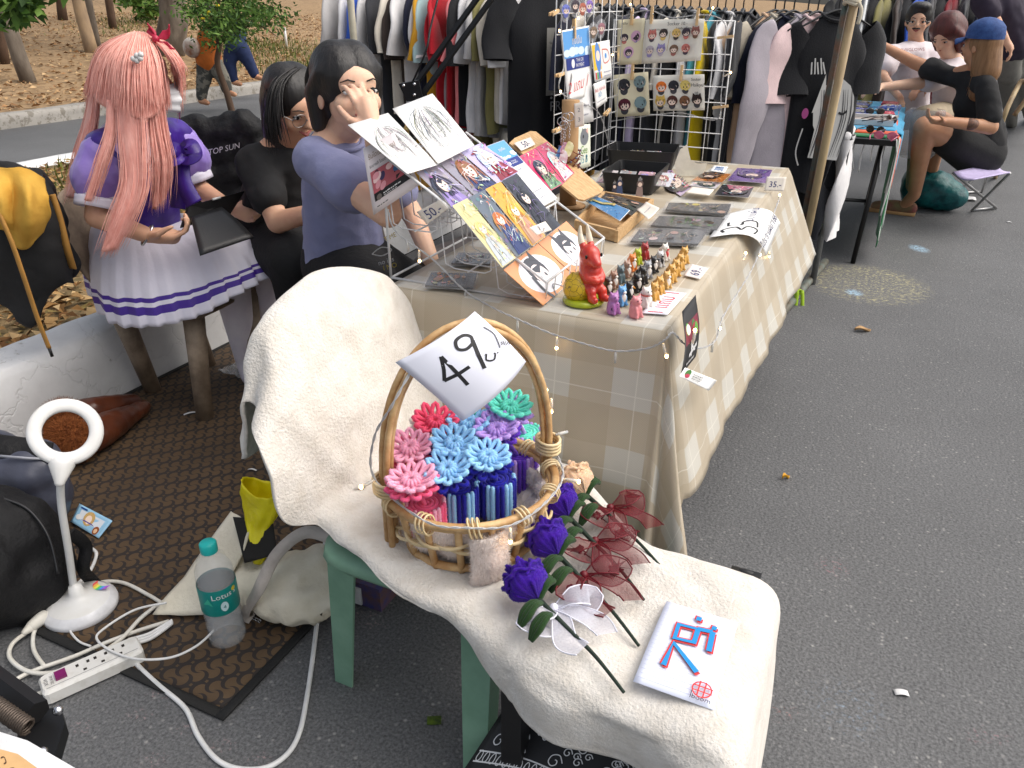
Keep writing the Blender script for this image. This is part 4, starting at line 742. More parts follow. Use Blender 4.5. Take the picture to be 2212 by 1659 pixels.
tA = tray('black plastic tray in front, standing before the other tray', G(1296, 414, Z), G(1412, 424, Z), .26, .07); tB = tray('black plastic tray at the back, against the wire grid', G(1308, 364, Z), G(1455, 372, Z), .22, .075)
CC = [srgb(200, 190, 190), srgb(150, 150, 150), srgb(190, 150, 160), srgb(214, 214, 220), srgb(140, 130, 110)]
for i in range(7):
 T = tA if i < 4 else tB; m3 = Matrix.Translation(T.location) @ Matrix.Rotation(T.rotation_euler.z, 4, 'Z'); k = i if i < 4 else i - 4; x = -.10 + .07 * k
 c = [m3 @ V((x + dx, .05 + dy, .02 + dz + .002 * k)) for dx, dy, dz in ((-.03, .09, .03), (.03, .09, .03), (.03, 0, 0), (-.03, 0, 0))]
 paper('picture_card', ('first', 'second', 'third', 'fourth')[k] + ' small glossy card from the left inside the ' + ('front' if i < 4 else 'back') + ' black tray', 'art card', c, lambda A, i=i: illus(A, 40 + i, (CC[i % 5], CC[(i + 2) % 5], HC[i % 8], WHITE)), WHITE, .001, group='cards in the trays', pm=M_GLOSSP)
for i, (u, v, h, col) in enumerate([(1326, 428, .06, (.05, .05, .08)), (1337, 428, .075, (.06, .09, .2)), (1380, 432, .08, srgb(150, 130, 126))]):
 p = G(u, v, Z); k = thing('acrylic_stand', ('short dark', 'navy clothed', 'grey robed')[i] + ' standing figure cut-out before the front tray', 'figure stand', p, -YAW * -1, 0); k.rotation_euler.z = YAW; k['group'] = 'acrylic figure stands'
 b = MB(); b.prism([(.5 * h * .5 * x, 0, h * z) for x, z in ((-.5, .05), (.5, .05), (.62, .3), (.4, .6), (.34, .9), (0, 1), (-.34, .9), (-.4, .6), (-.62, .3))], (0, .003, 0)); b.build('acrylic', M_CLEAR, k, smooth=0)
 A = Art(lambda x, y, h=h: V((lerp(-.11, .11, x) * h * 2, 0, .05 * h + .9 * h * y)), lambda x, y: V((0, -1, 0)), 2.1, .001); A.poly([(.1, 0), (.9, 0), (.75, 1.2), (.25, 1.2)], col); A.ell(.5, 1.5, .33, .33, tuple(c * .5 for c in col)); A.ell(.5, 1.42, .2, .22, SKIN); A.mb.build('print', M_PRINT, k, smooth=0)
 b = MB(); b.box((0, .001, .0015), (.03, .02, .003)); b.build('base', M_CLEAR, k, smooth=0)
FL = [('lilac and pink card leaning on the front tray corner', [(890, 1295), (975, 1220), (1150, 1360), (1070, 1425)], (srgb(200, 180, 214), srgb(214, 130, 140), srgb(60, 50, 60), WHITE)), ('orange and black card on the far right of the table', [(1150, 1310), (1250, 1250), (1435, 1265), (1370, 1325)], (srgb(190, 120, 60), (.05, .03, .03), srgb(50, 30, 20), srgb(240, 180, 120))), ('white card with a dark green haired head below the orange card', [(1130, 1348), (1155, 1322), (1360, 1332), (1322, 1370)], (srgb(220, 214, 220), srgb(170, 150, 160), srgb(50, 70, 66), WHITE)), ('purple card near the far right table corner', [(1410, 1310), (1480, 1220), (1735, 1235), (1690, 1330)], (srgb(110, 80, 150), srgb(70, 40, 130), srgb(60, 40, 90), srgb(180, 170, 180))), ('black card with pink figures below the purple card', [(1315, 1415), (1370, 1340), (1600, 1360), (1560, 1435)], ((.03, .03, .035), srgb(190, 110, 130), (.02, .02, .02), srgb(220, 220, 220)))]
for i, (lab, c, pal) in enumerate(FL):
 d = q3(c); paper('picture_card', lab, 'art card', quad([d[3], d[0], d[1], d[2]], z=Z + .003 + .003 * i), lambda A, i=i, pal=pal: illus(A, 60 + i, pal), WHITE, .001, group='flat cards on the table', pm=M_GLOSSP)
paper('price_slip', 'cream slip reading 35 standing by the far right table corner', 'price tag', [G(*q3([(1690, 1385)])[0], Z + .004) + V((-.005, .0, .05)), G(*q3([(1690, 1385)])[0], Z + .004) + V((.06, .02, .05)), G(*q3([(1690, 1385)])[0], Z + .004) + V((.06, .0, .004)), G(*q3([(1690, 1385)])[0], Z + .004) + V((-.005, -.02, .004))], price('35.-'), TAGC, group='price slips')
d = q3([(1280, 1240), (1310, 1200), (1415, 1210), (1385, 1255)]); paper('price_slip', 'small white slip reading 30 at the far table edge', 'price tag', quad([d[0], d[1], d[2], d[3]], z=Z + .003), price('30฿', srgb(60, 120, 190)), PW, group='price slips')
d = q3([(1100, 1395), (1150, 1355), (1315, 1375), (1275, 1418)]); paper('price_slip', 'blank cream slip in front of the white card on the table', 'price tag', quad([d[0], d[1], d[2], d[3]], z=Z + .02), None, TAGC, group='price slips')
# cat-shaped white notice standing by the trays
d0 = G(*q3([(1130, 1280)])[0], Z); b = MB(); out = [(-.05, 0), (.05, 0), (.066, .05), (.03, .045), (.0, .06), (-.02, .12), (-.045, .10), (-.06, .05)]
P3 = [d0 + V((x * CA, x * SA, z + .002)) for x, z in out]; b.prism(P3, V((SA * .001, -CA * .001, 0))); o = b.build('cut_out_notice', mat('notice_paper', srgb(238, 232, 214), .7), smooth=0); tag(o, 'white cut-out paper notice standing by the black trays', 'notice')
# packs in clear sleeves
def wide(A, seed, pal):
 rnd = random.Random(seed); h = A.asp; A.rect(0, 0, 1, h, pal[0], 2)
 for k in range(26):
  c = rnd.choice([pal[1], pal[2], pal[3], pal[1], pal[2], srgb(190, 150, 130)]); A.ell(rnd.uniform(.1, .9), h * rnd.uniform(.15, .85), rnd.uniform(.02, .07), h * rnd.uniform(.04, .14), tuple(q * rnd.uniform(.5, 1.2) for q in c), rnd.uniform(-.6, .6), 9)
 for k in range(8): x = rnd.uniform(.05, .9); A.curve([(x, h * rnd.random() * .9 + .05 * h), (x + rnd.uniform(.02, .08), h * rnd.random() * .9 + .05 * h), (x + rnd.uniform(-.04, .05), h * rnd.random() * .9 + .05 * h)], .008, pal[3], taper=True)
def pack(lab, c, z, pal, seed, n=1):
 pts = quad([c[3], c[0], c[1], c[2]], z=z); root = paper('photo_pack', lab, 'photo print', pts, lambda A: wide(A, seed, pal), (.05, .05, .05), .004, group='photo prints in sleeves', pm=M_GLOSSP)
 ce = sum(pts, V((0, 0, 0))) / 4; b = MB(); b.prism([ce + (p - ce) * 1.09 - V((0, 0, .004)) for p in pts], (0, 0, .009)); b.bw('clear_sleeve', M_CLEAR, root, smooth=0)
DKP = [((.05, .045, .04), srgb(60, 56, 40), srgb(110, 80, 60), srgb(210, 190, 150)), ((.03, .03, .03), srgb(90, 70, 60), srgb(70, 50, 40), srgb(90, 140, 60)), ((.04, .04, .045), srgb(70, 64, 66), srgb(40, 34, 40), srgb(200, 180, 170))]
pack('dark photo pack in a clear sleeve, farthest of the three along the right edge', q3([(960, 1525), (985, 1475), (1435, 1485), (1405, 1560)]), Z + .012, DKP[0], 80)
pack('dark photo pack in a clear sleeve, middle of the three along the right edge', q3([(850, 1640), (915, 1570), (1390, 1590), (1330, 1675)]), Z + .012, DKP[1], 81)
def q5(pts): return [(1179.5 + x * .186, 466.3 + y * .186) for x, y in pts]
pack('dark photo pack in a clear sleeve, nearest of the three beside the figurines', q5([(980, 300), (1080, 165), (1870, 180), (1760, 335)]), Z + .012, DKP[2], 82)
pack('stack of brown and black photos under the near end of the wire rack', [(918, 618), (932, 590), (1030, 592), (1022, 622)], Z + .012, (srgb(40, 30, 24), srgb(170, 120, 90), (.03, .02, .02), srgb(180, 140, 60)), 83)
pack('dark photo pack lying inside the wire rack behind the front stack', [(975, 570), (990, 548), (1065, 548), (1058, 572)], Z + .010, DKP[0], 84)
# wooden box
wc = [G(1240, 500, Z), G(1334, 524, Z), G(1411, 452, Z), G(1302, 434, Z)]
wb = thing('wooden_box', 'shallow pale wooden box of prints behind the wire rack', 'box', sum(wc, V((0, 0, 0))) / 4)
for i in range(4):
 a, c = wc[i], wc[(i + 1) % 4]; n = (c - a).cross(V((0, 0, 1))).normalized() * .010; e = (c - a).normalized() * (.0 if i % 2 else .010); b = MB(); b.prism([a + (e if i % 2 == 0 else V()), c - (e if i % 2 == 0 else V()), c - (e if i % 2 == 0 else V()) - n, a + (e if i % 2 == 0 else V()) - n], (0, 0, .034)); b.bw('side_board', M_WOOD, wb, smooth=0)
b = MB(); b.poly([p + V((0, 0, .003)) for p in wc]); b.bw('bottom', M_WOOD, wb, smooth=0)
def blueart(A):
 h = A.asp; A.rect(.02, .02, .98, h - .02, srgb(74, 142, 200), 2)
 for k in range(26): x, y = random.random() * .9 + .05, random.random() * h * .9 + .05 * h; A.curve([(x - .05, y), (x, y + .03), (x + .05, y)], .02, random.choice([srgb(206, 230, 246), srgb(40, 96, 170)]))
 A.curve([(.15, h * .7), (.35, h * .75), (.5, h * .5), (.7, h * .42), (.85, h * .3)], .17, srgb(150, 150, 80)); A.curve([(.2, h * .7), (.38, h * .7), (.52, h * .48), (.8, h * .34)], .08, srgb(220, 200, 130)); A.ell(.82, h * .3, .1, .08, srgb(222, 190, 120))
paper('picture_card', 'blue print with a green and sandy creature in the wooden box', 'art card', [p + V((0, 0, .022)) for p in (G(1248, 440, Z + .03), G(1262, 428, Z + .03), G(1360, 470, Z + .03), G(1338, 494, Z + .03))][::1], blueart, WHITE, .001, group='prints in the wooden box', pm=M_GLOSSP)
paper('picture_card', 'dark group print in the back of the wooden box', 'art card', [G(u, v, Z + .03) for u, v in ((1268, 424), (1300, 414), (1392, 440), (1366, 466))], lambda A: wide(A, 91, DKP[2]), WHITE, .001, group='prints in the wooden box', pm=M_GLOSSP)
paper('price_slip', 'curled white slip on the corner of the wooden box', 'price tag', [G(u, v, Z + .04) for u, v in ((1375, 452), (1395, 444), (1424, 458), (1400, 474))], lambda A: scrib(A, .2, A.asp * .5, .8, .06, (.3, .3, .35)), TAGC, group='price slips', curl=lambda a, q: .012 * a * a)
paper('price_slip', 'small square tag reading 69 by the gold figurines', 'price tag', [G(u, v, Z + .004) for u, v in ((1477, 595), (1494, 575), (1530, 580), (1512, 603))], price('69.-'), srgb(236, 226, 222), group='price slips', curl=lambda a, q: .006 * a * q)
def one4one(A): A.text('1 แถม 1', .5, A.asp * .5, .30, srgb(206, 40, 56), 0, 1.0); [A.stroke([(.03, A.asp * k / 5), (.97, A.asp * k / 5)], .004, srgb(180, 190, 220)) for k in range(1, 5)]
paper('offer_slip', 'white lined slip with red offer lettering in front of the figurines', 'price tag', [G(u, v, Z + .003) for u, v in ((1386, 676), (1430, 627), (1483, 633), (1442, 680))], one4one, srgb(234, 234, 244), group='price slips')
def s35(A):
 h = A.asp; A.curve([(.10, h * .86), (.22, h * .9), (.26, h * .75), (.16, h * .66), (.27, h * .60), (.25, h * .42), (.1, h * .44)], .035, INK); A.stroke([(.5, h * .88), (.36, h * .86), (.34, h * .68)], .035, INK); A.curve([(.34, h * .68), (.46, h * .68), (.48, h * .5), (.32, h * .44)], .035, INK); A.text('บ./แผ่น', .74, h * .62, .18, (.03, .03, .12)); A.text('โปร 3 แผ่น 100', .5, h * .18, .16, (.03, .03, .12))
paper('price_sign', 'large white price sign reading 35 draped over the right table edge', 'price sign', [G(1532, 513, Z + .012), G(1568, 463, Z + .012), atr(1686, 482, -.262), atr(1655, 552, -.262)], s35, PW, curl=lambda a, q: .045 * math.sin(q * math.pi), nu=12, nv=12)
def bposter(A):
 h = A.asp; A.rect(.06, h * .40, .94, h * .72, srgb(110, 30, 50), 2); [A.ell(random.uniform(.2, .8), h * random.uniform(.45, .68), .14, .1, random.choice([srgb(90, 150, 60), srgb(60, 110, 50), srgb(210, 210, 210), srgb(150, 40, 60)]), random.random() * 3) for k in range(8)]; A.text('K', .55, h * .28, .5, (.6, .6, .6), .2); A.stroke([(.3, h * .2), (.8, h * .26)], .08, (.55, .55, .55)); scrib(A, .2, h * .1, .7, .04, (.5, .5, .5), 2)
paper('black_poster', 'black poster with green and red artwork hanging over the right table edge', 'poster', [atr(1478, 672, -.305), atr(1507, 636, -.30), atr(1503, 770, -.27), atr(1470, 812, -.265)], bposter, (.012, .012, .013), curl=lambda a, q: .006 * math.sin(q * 4))
def wcard(A): h = A.asp; A.ell(.14, h * .6, .07, .09, srgb(70, 130, 60)); A.ell(.16, h * .35, .06, .05, srgb(190, 60, 90)); [scrib(A, .28, h * y, .56, .02, (.3, .3, .3), int(y * 10)) for y in (.7, .5, .3)]
paper('small_flyer', 'white flyer strip under the hanging black poster', 'flyer', [atr(1480, 794, -.262), atr(1549, 822, -.245), atr(1531, 844, -.245), atr(1467, 813, -.262)], wcard, PW)
# --- figurines ---
def remeshed(fn, vox, it=3):
 b = MB(); fn(b); o = b.build('tmp', None, remesh=vox, smit=it); me = o.data; bpy.data.objects.remove(o); return me
M_GLAZE = mat('glazed_clay', (1, 1, 1), .3, objcol=True, scale=90, lo=.45, hi=.7, coat=.35, bump=.08, bscale=300)
M_GLAZE2 = mat('spotted_glaze', (1, 1, 1), .3, objcol=True, coat=.3)
def catbody(b):
 b.chain([V((0, 0, .006)), V((0, .0, .016)), V((0, -.001, .026))], [.0125, .012, .009], 12); b.ell((0, -.002, .033), (.0105, .0105, .0088)); b.ell((0, -.010, .031), (.005, .005, .004))
 for s_ in (-1, 1): b.cap((s_ * .006, -.002, .038), (s_ * .0085, -.001, .0455), .004, .0012, 8); b.cap((s_ * .006, -.010, .003), (s_ * .006, -.015, .003), .0035, .0035, 8); b.cap((s_ * .006, -.009, .020), (s_ * .005, -.013, .006), .003, .003, 8)
 b.chain([V((.004, .011, .004)), V((.006, .018, .012)), V((.004, .017, .024)), V((.002, .013, .028))], [.004, .004, .0035, .003], 8)
cat_me = remeshed(catbody, .0017, 2)
def bellyf(b): b.ell((0, -.0095, .016), (.0075, .0045, .011))
belly_me = remeshed(bellyf, .0016, 1); eb = MB(); [eb.ell((s_ * .0045, -.0120, .0355), .0013, nu=8, nv=6) for s_ in (-1, 1)]; eo = eb.build('tmp', None); eye_me = eo.data; bpy.data.objects.remove(eo)
mzb = MB(); mzb.ell((0, -.0125, .0305), (.0042, .0034, .0032)); mzo = mzb.build('tmp', None); muz_me = mzo.data; bpy.data.objects.remove(mzo)
for me in (cat_me, belly_me, muz_me): me.materials.clear(); me.materials.append(M_GLAZE); me.polygons.foreach_set('use_smooth', [True] * len(me.polygons))
eye_me.materials.append(mat('eye_black', (.005, .005, .005), .2))
GOLD, WT, BK = srgb(206, 156, 72), srgb(232, 226, 218), srgb(22, 22, 24)
CATS = [(1390, 559, srgb(150, 26, 28), None, 'dark red', 'farthest of the first row'), (1375, 570, srgb(166, 178, 30), None, 'lime green', 'second farthest of the first row'), (1363, 583.5, srgb(220, 120, 40), WT, 'orange and white', 'in the first row'), (1351.5, 597, srgb(160, 126, 108), WT, 'taupe and white', 'in the first row'), (1338, 609, srgb(84, 102, 108), None, 'slate grey', 'in the first row'), (1323, 621, srgb(150, 112, 92), WT, 'light brown masked', 'in the first row'), (1310, 635.5, srgb(64, 36, 28), WT, 'dark brown', 'beside the red dragon figure'),
  (1433, 561, WT, srgb(200, 60, 60), 'white and red', 'farthest of the middle row'), (1423, 575, srgb(200, 200, 200), BK, 'black and white striped', 'in the middle row'), (1409, 587, BK, WT, 'black with a white belly', 'third in the middle row'), (1396, 599, srgb(150, 152, 158), WT, 'grey and white', 'in the middle row'), (1384, 612, BK, None, 'all black', 'in the middle row'), (1373, 628, BK, srgb(210, 206, 200), 'black with a pale chest', 'next to the penguin-like one'), (1356, 643, BK, srgb(240, 236, 230), 'penguin-like black and white', 'with orange beak in the middle row'), (1341, 657, srgb(96, 158, 210), WT, 'sky blue and white', 'near end of the middle row'), (1323, 675.5, srgb(168, 104, 168), None, 'purple spotted', 'nearest of the middle row'),
  (1475, 568, GOLD, None, 'gold', 'farthest of the gold row'), (1466, 582.5, GOLD, None, 'gold', 'second farthest of the gold row'), (1457, 595, GOLD, None, 'gold', 'third from the far end of the gold row'), (1447, 608, GOLD, None, 'gold', 'fourth from the far end of the gold row'), (1437, 621, srgb(216, 172, 100), WT, 'gold with a cream belly', 'in the gold row'), (1421, 635, GOLD, None, 'gold', 'second nearest of the gold row'), (1410, 648.6, GOLD, None, 'gold', 'nearest of the gold row'), (1393, 662.5, WT, srgb(240, 236, 230), 'white lucky', 'with a red collar beside the pink one'), (1371, 683, srgb(224, 138, 142), None, 'pink', 'nearest the table corner')]
for i, (u, v, col, bel, cn, where) in enumerate(CATS):
 p = G(u, v, Z); k = thing('cat_figurine', f'{cn} clay cat figurine, {where}', 'figurine', p, R(58 + random.uniform(-8, 8)), 'clay cat figurines'); sc = 1.12 if i in (23, 24, 15) else random.uniform(.96, 1.06); k.scale = (sc, sc, sc)
 for nm, me, cc in (('body', cat_me, col), ('belly', belly_me, bel), ('muzzle', muz_me, bel), ('eyes', eye_me, BK)):
  if cc is None: continue
  if i == 11 and nm == 'belly': continue
  o = bpy.data.objects.new(nm, me); COL.objects.link(o); o.parent = k; o.color = (*cc, 1)
 if i == 13: b = MB(); b.cap((0, -.014, .031), (0, -.021, .029), .0025, .0008, 8); b.build('beak', mat('beak', srgb(220, 140, 40), .4), k)
 if i == 23: b = MB(); b.tube([(.0098 * math.cos(a), -.0015 + .0098 * math.sin(a), .0262) for a in [6.283 * t / 16 for t in range(16)]], .0013, 6, closed=True); b.build('collar', mat('collar_red', srgb(200, 80, 60), .4), k)
 if i in (15, 8): b = MB(); rnd = random.Random(i); [b.ell((.0128 * math.cos(a), .0125 * math.sin(a), z), .0011 if i == 15 else .0018, nu=6, nv=4) for a, z in [(rnd.uniform(3.2, 6.2), rnd.uniform(.006, .022)) for _ in range(16)]]; b.build('spots', mat('spots', (.02, .015, .03), .4), k)
dp = G(1260, 652, Z); dr = thing('dragon_figurine', 'tall red dragon figurine hatching from a cracked yellow egg on a green base', 'figurine', dp, R(52))
b = MB(); b.lathe([(0, 0), (.045, 0), (.048, .004), (.046, .011), (0, .012)], 28); b.build('base', mat('lime_glaze', srgb(168, 180, 24), .3, srgb(140, 150, 20), 40, coat=.4), dr)
def eggf(b_): b_.ell((-.010, .008, .034), (.036, .034, .036)); b_.cap((-.03, .012, .052), (-.022, .012, .066), .012, .006); b_.cap((.006, .03, .05), (.004, .03, .06), .012, .006)
b = MB(); eggf(b)
m, nt, bs = newmat('cracked_yellow'); L = nt.links; tc = nd(nt, 'ShaderNodeTexCoord'); vo = nd(nt, 'ShaderNodeTexVoronoi', Scale=70.0, feature='DISTANCE_TO_EDGE'); nz = nd(nt, 'ShaderNodeTexNoise', Scale=60.0); L.new(tc.outputs['Object'], nz.inputs[0]); va = nd(nt, 'ShaderNodeVectorMath', operation='MULTIPLY_ADD'); va.inputs[1].default_value = (.012, .012, .012); L.new(nz.outputs['Color'], va.inputs[0]); L.new(tc.outputs['Object'], va.inputs[2]); L.new(va.outputs[0], vo.inputs[0])
rm = nd(nt, 'ShaderNodeMapRange'); rm.inputs['From Max'].default_value = .045; L.new(vo.outputs['Distance'], rm.inputs[0]); mx = nd(nt, 'ShaderNodeMix', data_type='RGBA'); mx.inputs[6].default_value = (.08, .04, .01, 1); mx.inputs[7].default_value = (*srgb(206, 172, 40), 1); L.new(rm.outputs[0], mx.inputs[0]); L.new(mx.outputs[2], bs.inputs['Base Color']); bs.inputs['Roughness'].default_value = .35
b.build('egg_shell', m, dr, remesh=.0028, smit=2)
def dragf(b_):
 b_.chain([V((.010, -.012, .045)), V((.008, -.010, .075)), V((.006, -.006, .105))], [.026, .026, .021]); b_.ell((.004, -.012, .112), (.0235, .026, .025)); b_.cap((.004, -.028, .106), (.004, -.040, .101), .017, .012)
 for s_ in (-1, 1): b_.chain([V((.010 + s_ * .016, -.010, .084)), V((.010 + s_ * .020, -.026, .064)), V((.012 + s_ * .006, -.038, .060))], [.009, .0085, .009]); b_.chain([V((.012 + s_ * .012, -.018, .04)), V((.013 + s_ * .014, -.034, .034)), V((.013 + s_ * .014, -.037, .018)), V((.014 + s_ * .016, -.050, .019))], [.013, .011, .010, .008]); b_.cap((.004 + s_ * .010, -.004, .122), (.002 + s_ * .011, .004, .140), .0085, .007)
b = MB(); dragf(b); b.build('body', mat('red_glaze', srgb(206, 62, 40), .3, srgb(176, 40, 34), 40, coat=.4), dr, remesh=.0024, smit=3)
for s_ in (-1, 1): b = MB(); b.chain([V((.002 + s_ * .011, .004, .139)), V((.001 + s_ * .011, .010, .156)), V((.001 + s_ * .009, .013, .172))], [.0075, .006, .0028]); b.build('horn', mat('cream_glaze', srgb(232, 220, 196), .35), dr); b = MB(); b.ell((.004 + s_ * .0195, -.0285, .1155), (.003, .003, .0045)); b.build('eye', MATS['eye_black'], dr)
# --- fairy lights ---
M_CLEARW = mat('clear_wire', (.62, .62, .62), .3, trans=.2); M_BULB = mat('bulb_glass', (.85, .85, .82), .15, trans=.5); M_GLOW = mat('warm_glow', (1, .7, .3), .4, emit=(1.0, .62, .25), estr=14.0)
def fairy(label, pts, bulbs, seed=0, rad=.0013):
 rnd = random.Random(seed); root = thing('fairy_lights', label, 'string lights', pts[len(pts) // 2]); P = catmull(pts, 10); b = MB()
 for ph in (0, math.pi):
  Q = []
  for i, p in enumerate(P): a = i * 1.1 + ph; Q.append(p + V((math.cos(a), .3 * math.cos(a), math.sin(a))) * rad * 1.1)
  b.tube(Q, rad, 5)
 b.bw('wire', M_CLEARW, root)
 for (p, lit, d) in bulbs:
  p = V(p); d = V(d).normalized(); k = MB(); k.tube([p, p + d * .012, p + d * .026], [.0022, .0034, .0030], 8); o = k.bw('bulb', M_BULB, root)
  if lit: k = MB(); k.ell(p + d * .027, (.0035, .0035, .0045), nu=8, nv=6); k.build('lit_tip', M_GLOW, o, world=False); k = o.children[0]; k.data.transform(Matrix.Translation(-V(root.location)))
 return root
SP = T_S0 - .045; RP = T_R1 + .065
W1 = [ats(838, 452, 1.52), ats(856, 500, 1.52), ats(935, 560, 1.52), ats(1000, 624, 1.50), ats(1060, 662, 1.47), ats(1120, 690, SP), ats(1190, 720, SP), ats(1260, 742, SP), ats(1330, 758, SP), ats(1400, 752, SP), ats(1436, 734, SP), ats(1453, 718, SP + .01), atr(1478, 742, RP - .02), atr(1512, 752, RP), atr(1545, 735, RP), atr(1560, 688, RP), atr(1600, 622, RP), atr(1625, 580, RP), atr(1650, 522, RP), atr(1668, 472, RP), atr(1682, 432, RP)]
dn = (0, 0, -1)
fairy('clear fairy light string draped along the edge of the long table', W1, [(ats(1007, 626, 1.5), 1, (-.2, 0, -1)), (ats(967, 655, 1.5), 0, dn), (ats(1118, 692, SP), 0, dn), (ats(1203, 727, SP), 1, dn), (ats(1330, 760, SP), 0, dn), (ats(1432, 742, SP), 1, (.5, -.3, -1)), (atr(1497, 742, RP), 1, (0, .2, 1)), (atr(1540, 738, RP), 0, dn), (atr(1560, 685, RP), 1, (0, -.5, -1)), (atr(1606, 560, RP), 1, (0, .6, .2)), (atr(1640, 548, RP), 1, (0, .5, -.2)), (atr(1662, 545, RP), 1, (0, .6, -.6)), (ats(880, 520, 1.52), 0, dn), (ats(905, 540, 1.52), 1, dn), (atr(1681, 440, RP), 1, (0, .3, 1))])
b = MB(); W2 = [ats(1316, 20, GS - .01), ats(1340, 35, GS - .01), ats(1400, 22, GS - .01), ats(1450, 38, GS - .01), ats(1520, 32, GS - .01), ats(1565, 50, GS - .01), ats(1566, 120, GS - .01), ats(1558, 200, GS - .01), ats(1548, 258, GS - .01), ats(1470, 244, GS + .01), ats(1400, 250, GS + .01), ats(1320, 262, GS + .01)]
fairy('clear fairy light string wound round the far wire grid', W2, [(ats(1365, 25, GS - .02), 1, (-.3, 0, 1)), (ats(1534, 33, GS - .02), 1, (.3, 0, 1)), (ats(1565, 165, GS - .02), 1, (.6, 0, .4)), (ats(1310, 118, GS - .02), 1, (1, 0, 0)), (ats(1557, 240, GS - .02), 0, dn)])
W3 = [atr(1215, 10, GX + .02), atr(1212, 70, GX + .02), atr(1218, 140, GX + .02), atr(1212, 200, GX + .02), atr(1290, 240, GX + .02), atr(1312, 300, GX + .02)]
fairy('clear fairy light string running down the left wire grid', W3, [(atr(1210, 66, GX + .03), 1, (.2, -.6, 0)), (atr(1212, 196, GX + .03), 1, (.2, -.6, 0)), (atr(1250, 20, GX + .03), 1, dn)])
# --- black boom arm ---
bo = J(885, 205, 3.0); bt = J(1060, -40, 3.1); boom = thing('boom_arm', 'black jointed boom arm rising behind the pencil drawings', 'boom arm', J(890, 250, 3.0))
for i, (o1, o2) in enumerate((((885, 200), (1050, -30)), ((905, 215), (1075, -20)))): b = MB(); b.tube([J(*o1, 3.0), J(*o2, 3.1)], .011, 4); b.bw('arm', M_BLACKMET, boom, smooth=0)
b = MB(); c0 = [J(u, v, 2.99) for u, v in ((862, 180), (905, 172), (915, 215), (880, 218))]; b.prism(c0, V((.01, -.02, 0))); b.bw('joint_plate', M_BLACKMET, boom, smooth=0)
for (u, v) in ((872, 185), (895, 182), (895, 205)): b = MB(); p = J(u, v, 2.955); b.ell(p, .006, nu=8, nv=6); b.bw('bolt', M_CHROME, boom)
b = MB(); b.tube([J(895, 210, 3.0), J(890, 330, 2.95)], .014, 10); b.bw('post', M_BLACKMET, boom)
b = MB(); b.tube(catmull([J(890, 180, 2.98), J(920, 110, 2.96), J(930, 60, 3.0), J(945, 0, 3.05)], 5), .004, 6); b.bw('cable', M_BLACKMET, boom)
# ================= FOREGROUND CHAIR, BLANKET, BASKET, ROSES =================
def fur(obj, n, length, m, seed=0, width=.0011, droop=.35, name='fur'):
 me = obj.data; me.calc_loop_triangles(); vs = np.empty(len(me.vertices) * 3); me.vertices.foreach_get('co', vs); vs = vs.reshape(-1, 3)
 tr = np.empty(len(me.loop_triangles) * 3, dtype=np.int64); me.loop_triangles.foreach_get('vertices', tr); tr = tr.reshape(-1, 3); A_, B_, C_ = vs[tr[:, 0]], vs[tr[:, 1]], vs[tr[:, 2]]
 nn = np.cross(B_ - A_, C_ - A_); ar = np.linalg.norm(nn, axis=1); rng = np.random.default_rng(seed); ti = rng.choice(len(ar), n, p=ar / ar.sum()); nrm = nn[ti] / np.maximum(ar[ti], 1e-12)[:, None]
 r1 = np.sqrt(rng.random(n))[:, None]; r2 = rng.random(n)[:, None]; P = A_[ti] * (1 - r1) + B_[ti] * (r1 * (1 - r2)) + C_[ti] * (r1 * r2)
 d = nrm + rng.normal(0, .45, (n, 3)); d[:, 2] -= droop; d /= np.linalg.norm(d, axis=1)[:, None]; L = length * rng.uniform(.5, 1.3, n)[:, None]
 w = np.cross(d, rng.normal(0, 1, (n, 3))); w /= np.maximum(np.linalg.norm(w, axis=1), 1e-9)[:, None]
 vv = np.empty((n * 3, 3)); vv[0::3] = P - w * width / 2; vv[1::3] = P + w * width / 2; vv[2::3] = P + d * L
 m2 = bpy.data.meshes.new(name); m2.vertices.add(n * 3); m2.vertices.foreach_set('co', vv.ravel()); m2.loops.add(n * 3); m2.loops.foreach_set('vertex_index', np.arange(n * 3)); m2.polygons.add(n); m2.polygons.foreach_set('loop_start', np.arange(0, n * 3, 3)); m2.update()
 m2.materials.append(m); o = bpy.data.objects.new(name, m2); COL.objects.link(o); o.parent = obj; o['kind'] = 'stuff'; return o
def fibre(m):
 nt = m.node_tree; p = nt.nodes['Principled BSDF']; t = nd(nt, 'ShaderNodeBsdfTranslucent'); x = nd(nt, 'ShaderNodeMixShader'); x.inputs[0].default_value = .5; l = p.inputs['Base Color'].links; nt.links.new(l[0].from_socket, t.inputs[0]); nt.links.new(p.outputs[0], x.inputs[1]); nt.links.new(t.outputs[0], x.inputs[2]); nt.links.new(x.outputs[0], nt.nodes['Material Output'].inputs[0]); return m
M_GREEN = mat('green_plastic', srgb(126, 164, 140), .45, srgb(112, 150, 126), 12, .08, 40); M_BLANKET = mat('plush', srgb(230, 225, 217), .97, srgb(216, 209, 198), 22, .55, 170, sheen=.35, spec=.05); M_FUR = 0
ch = thing('plastic_chair', 'pale green plastic chair under the cream plush blanket', 'chair', (-.68, 1.1, 0))
def rrect(r0, r1, s0, s1, z, rr=.05): return [V((cx + rr * math.cos(a), cy + rr * math.sin(a), z)) for cx, cy, a0 in ((r1 - rr, s1 - rr, 0), (r0 + rr, s1 - rr, 90), (r0 + rr, s0 + rr, 180), (r1 - rr, s0 + rr, 270)) for a in [R(a0 + q) for q in (0, 22, 45, 68, 90)]]
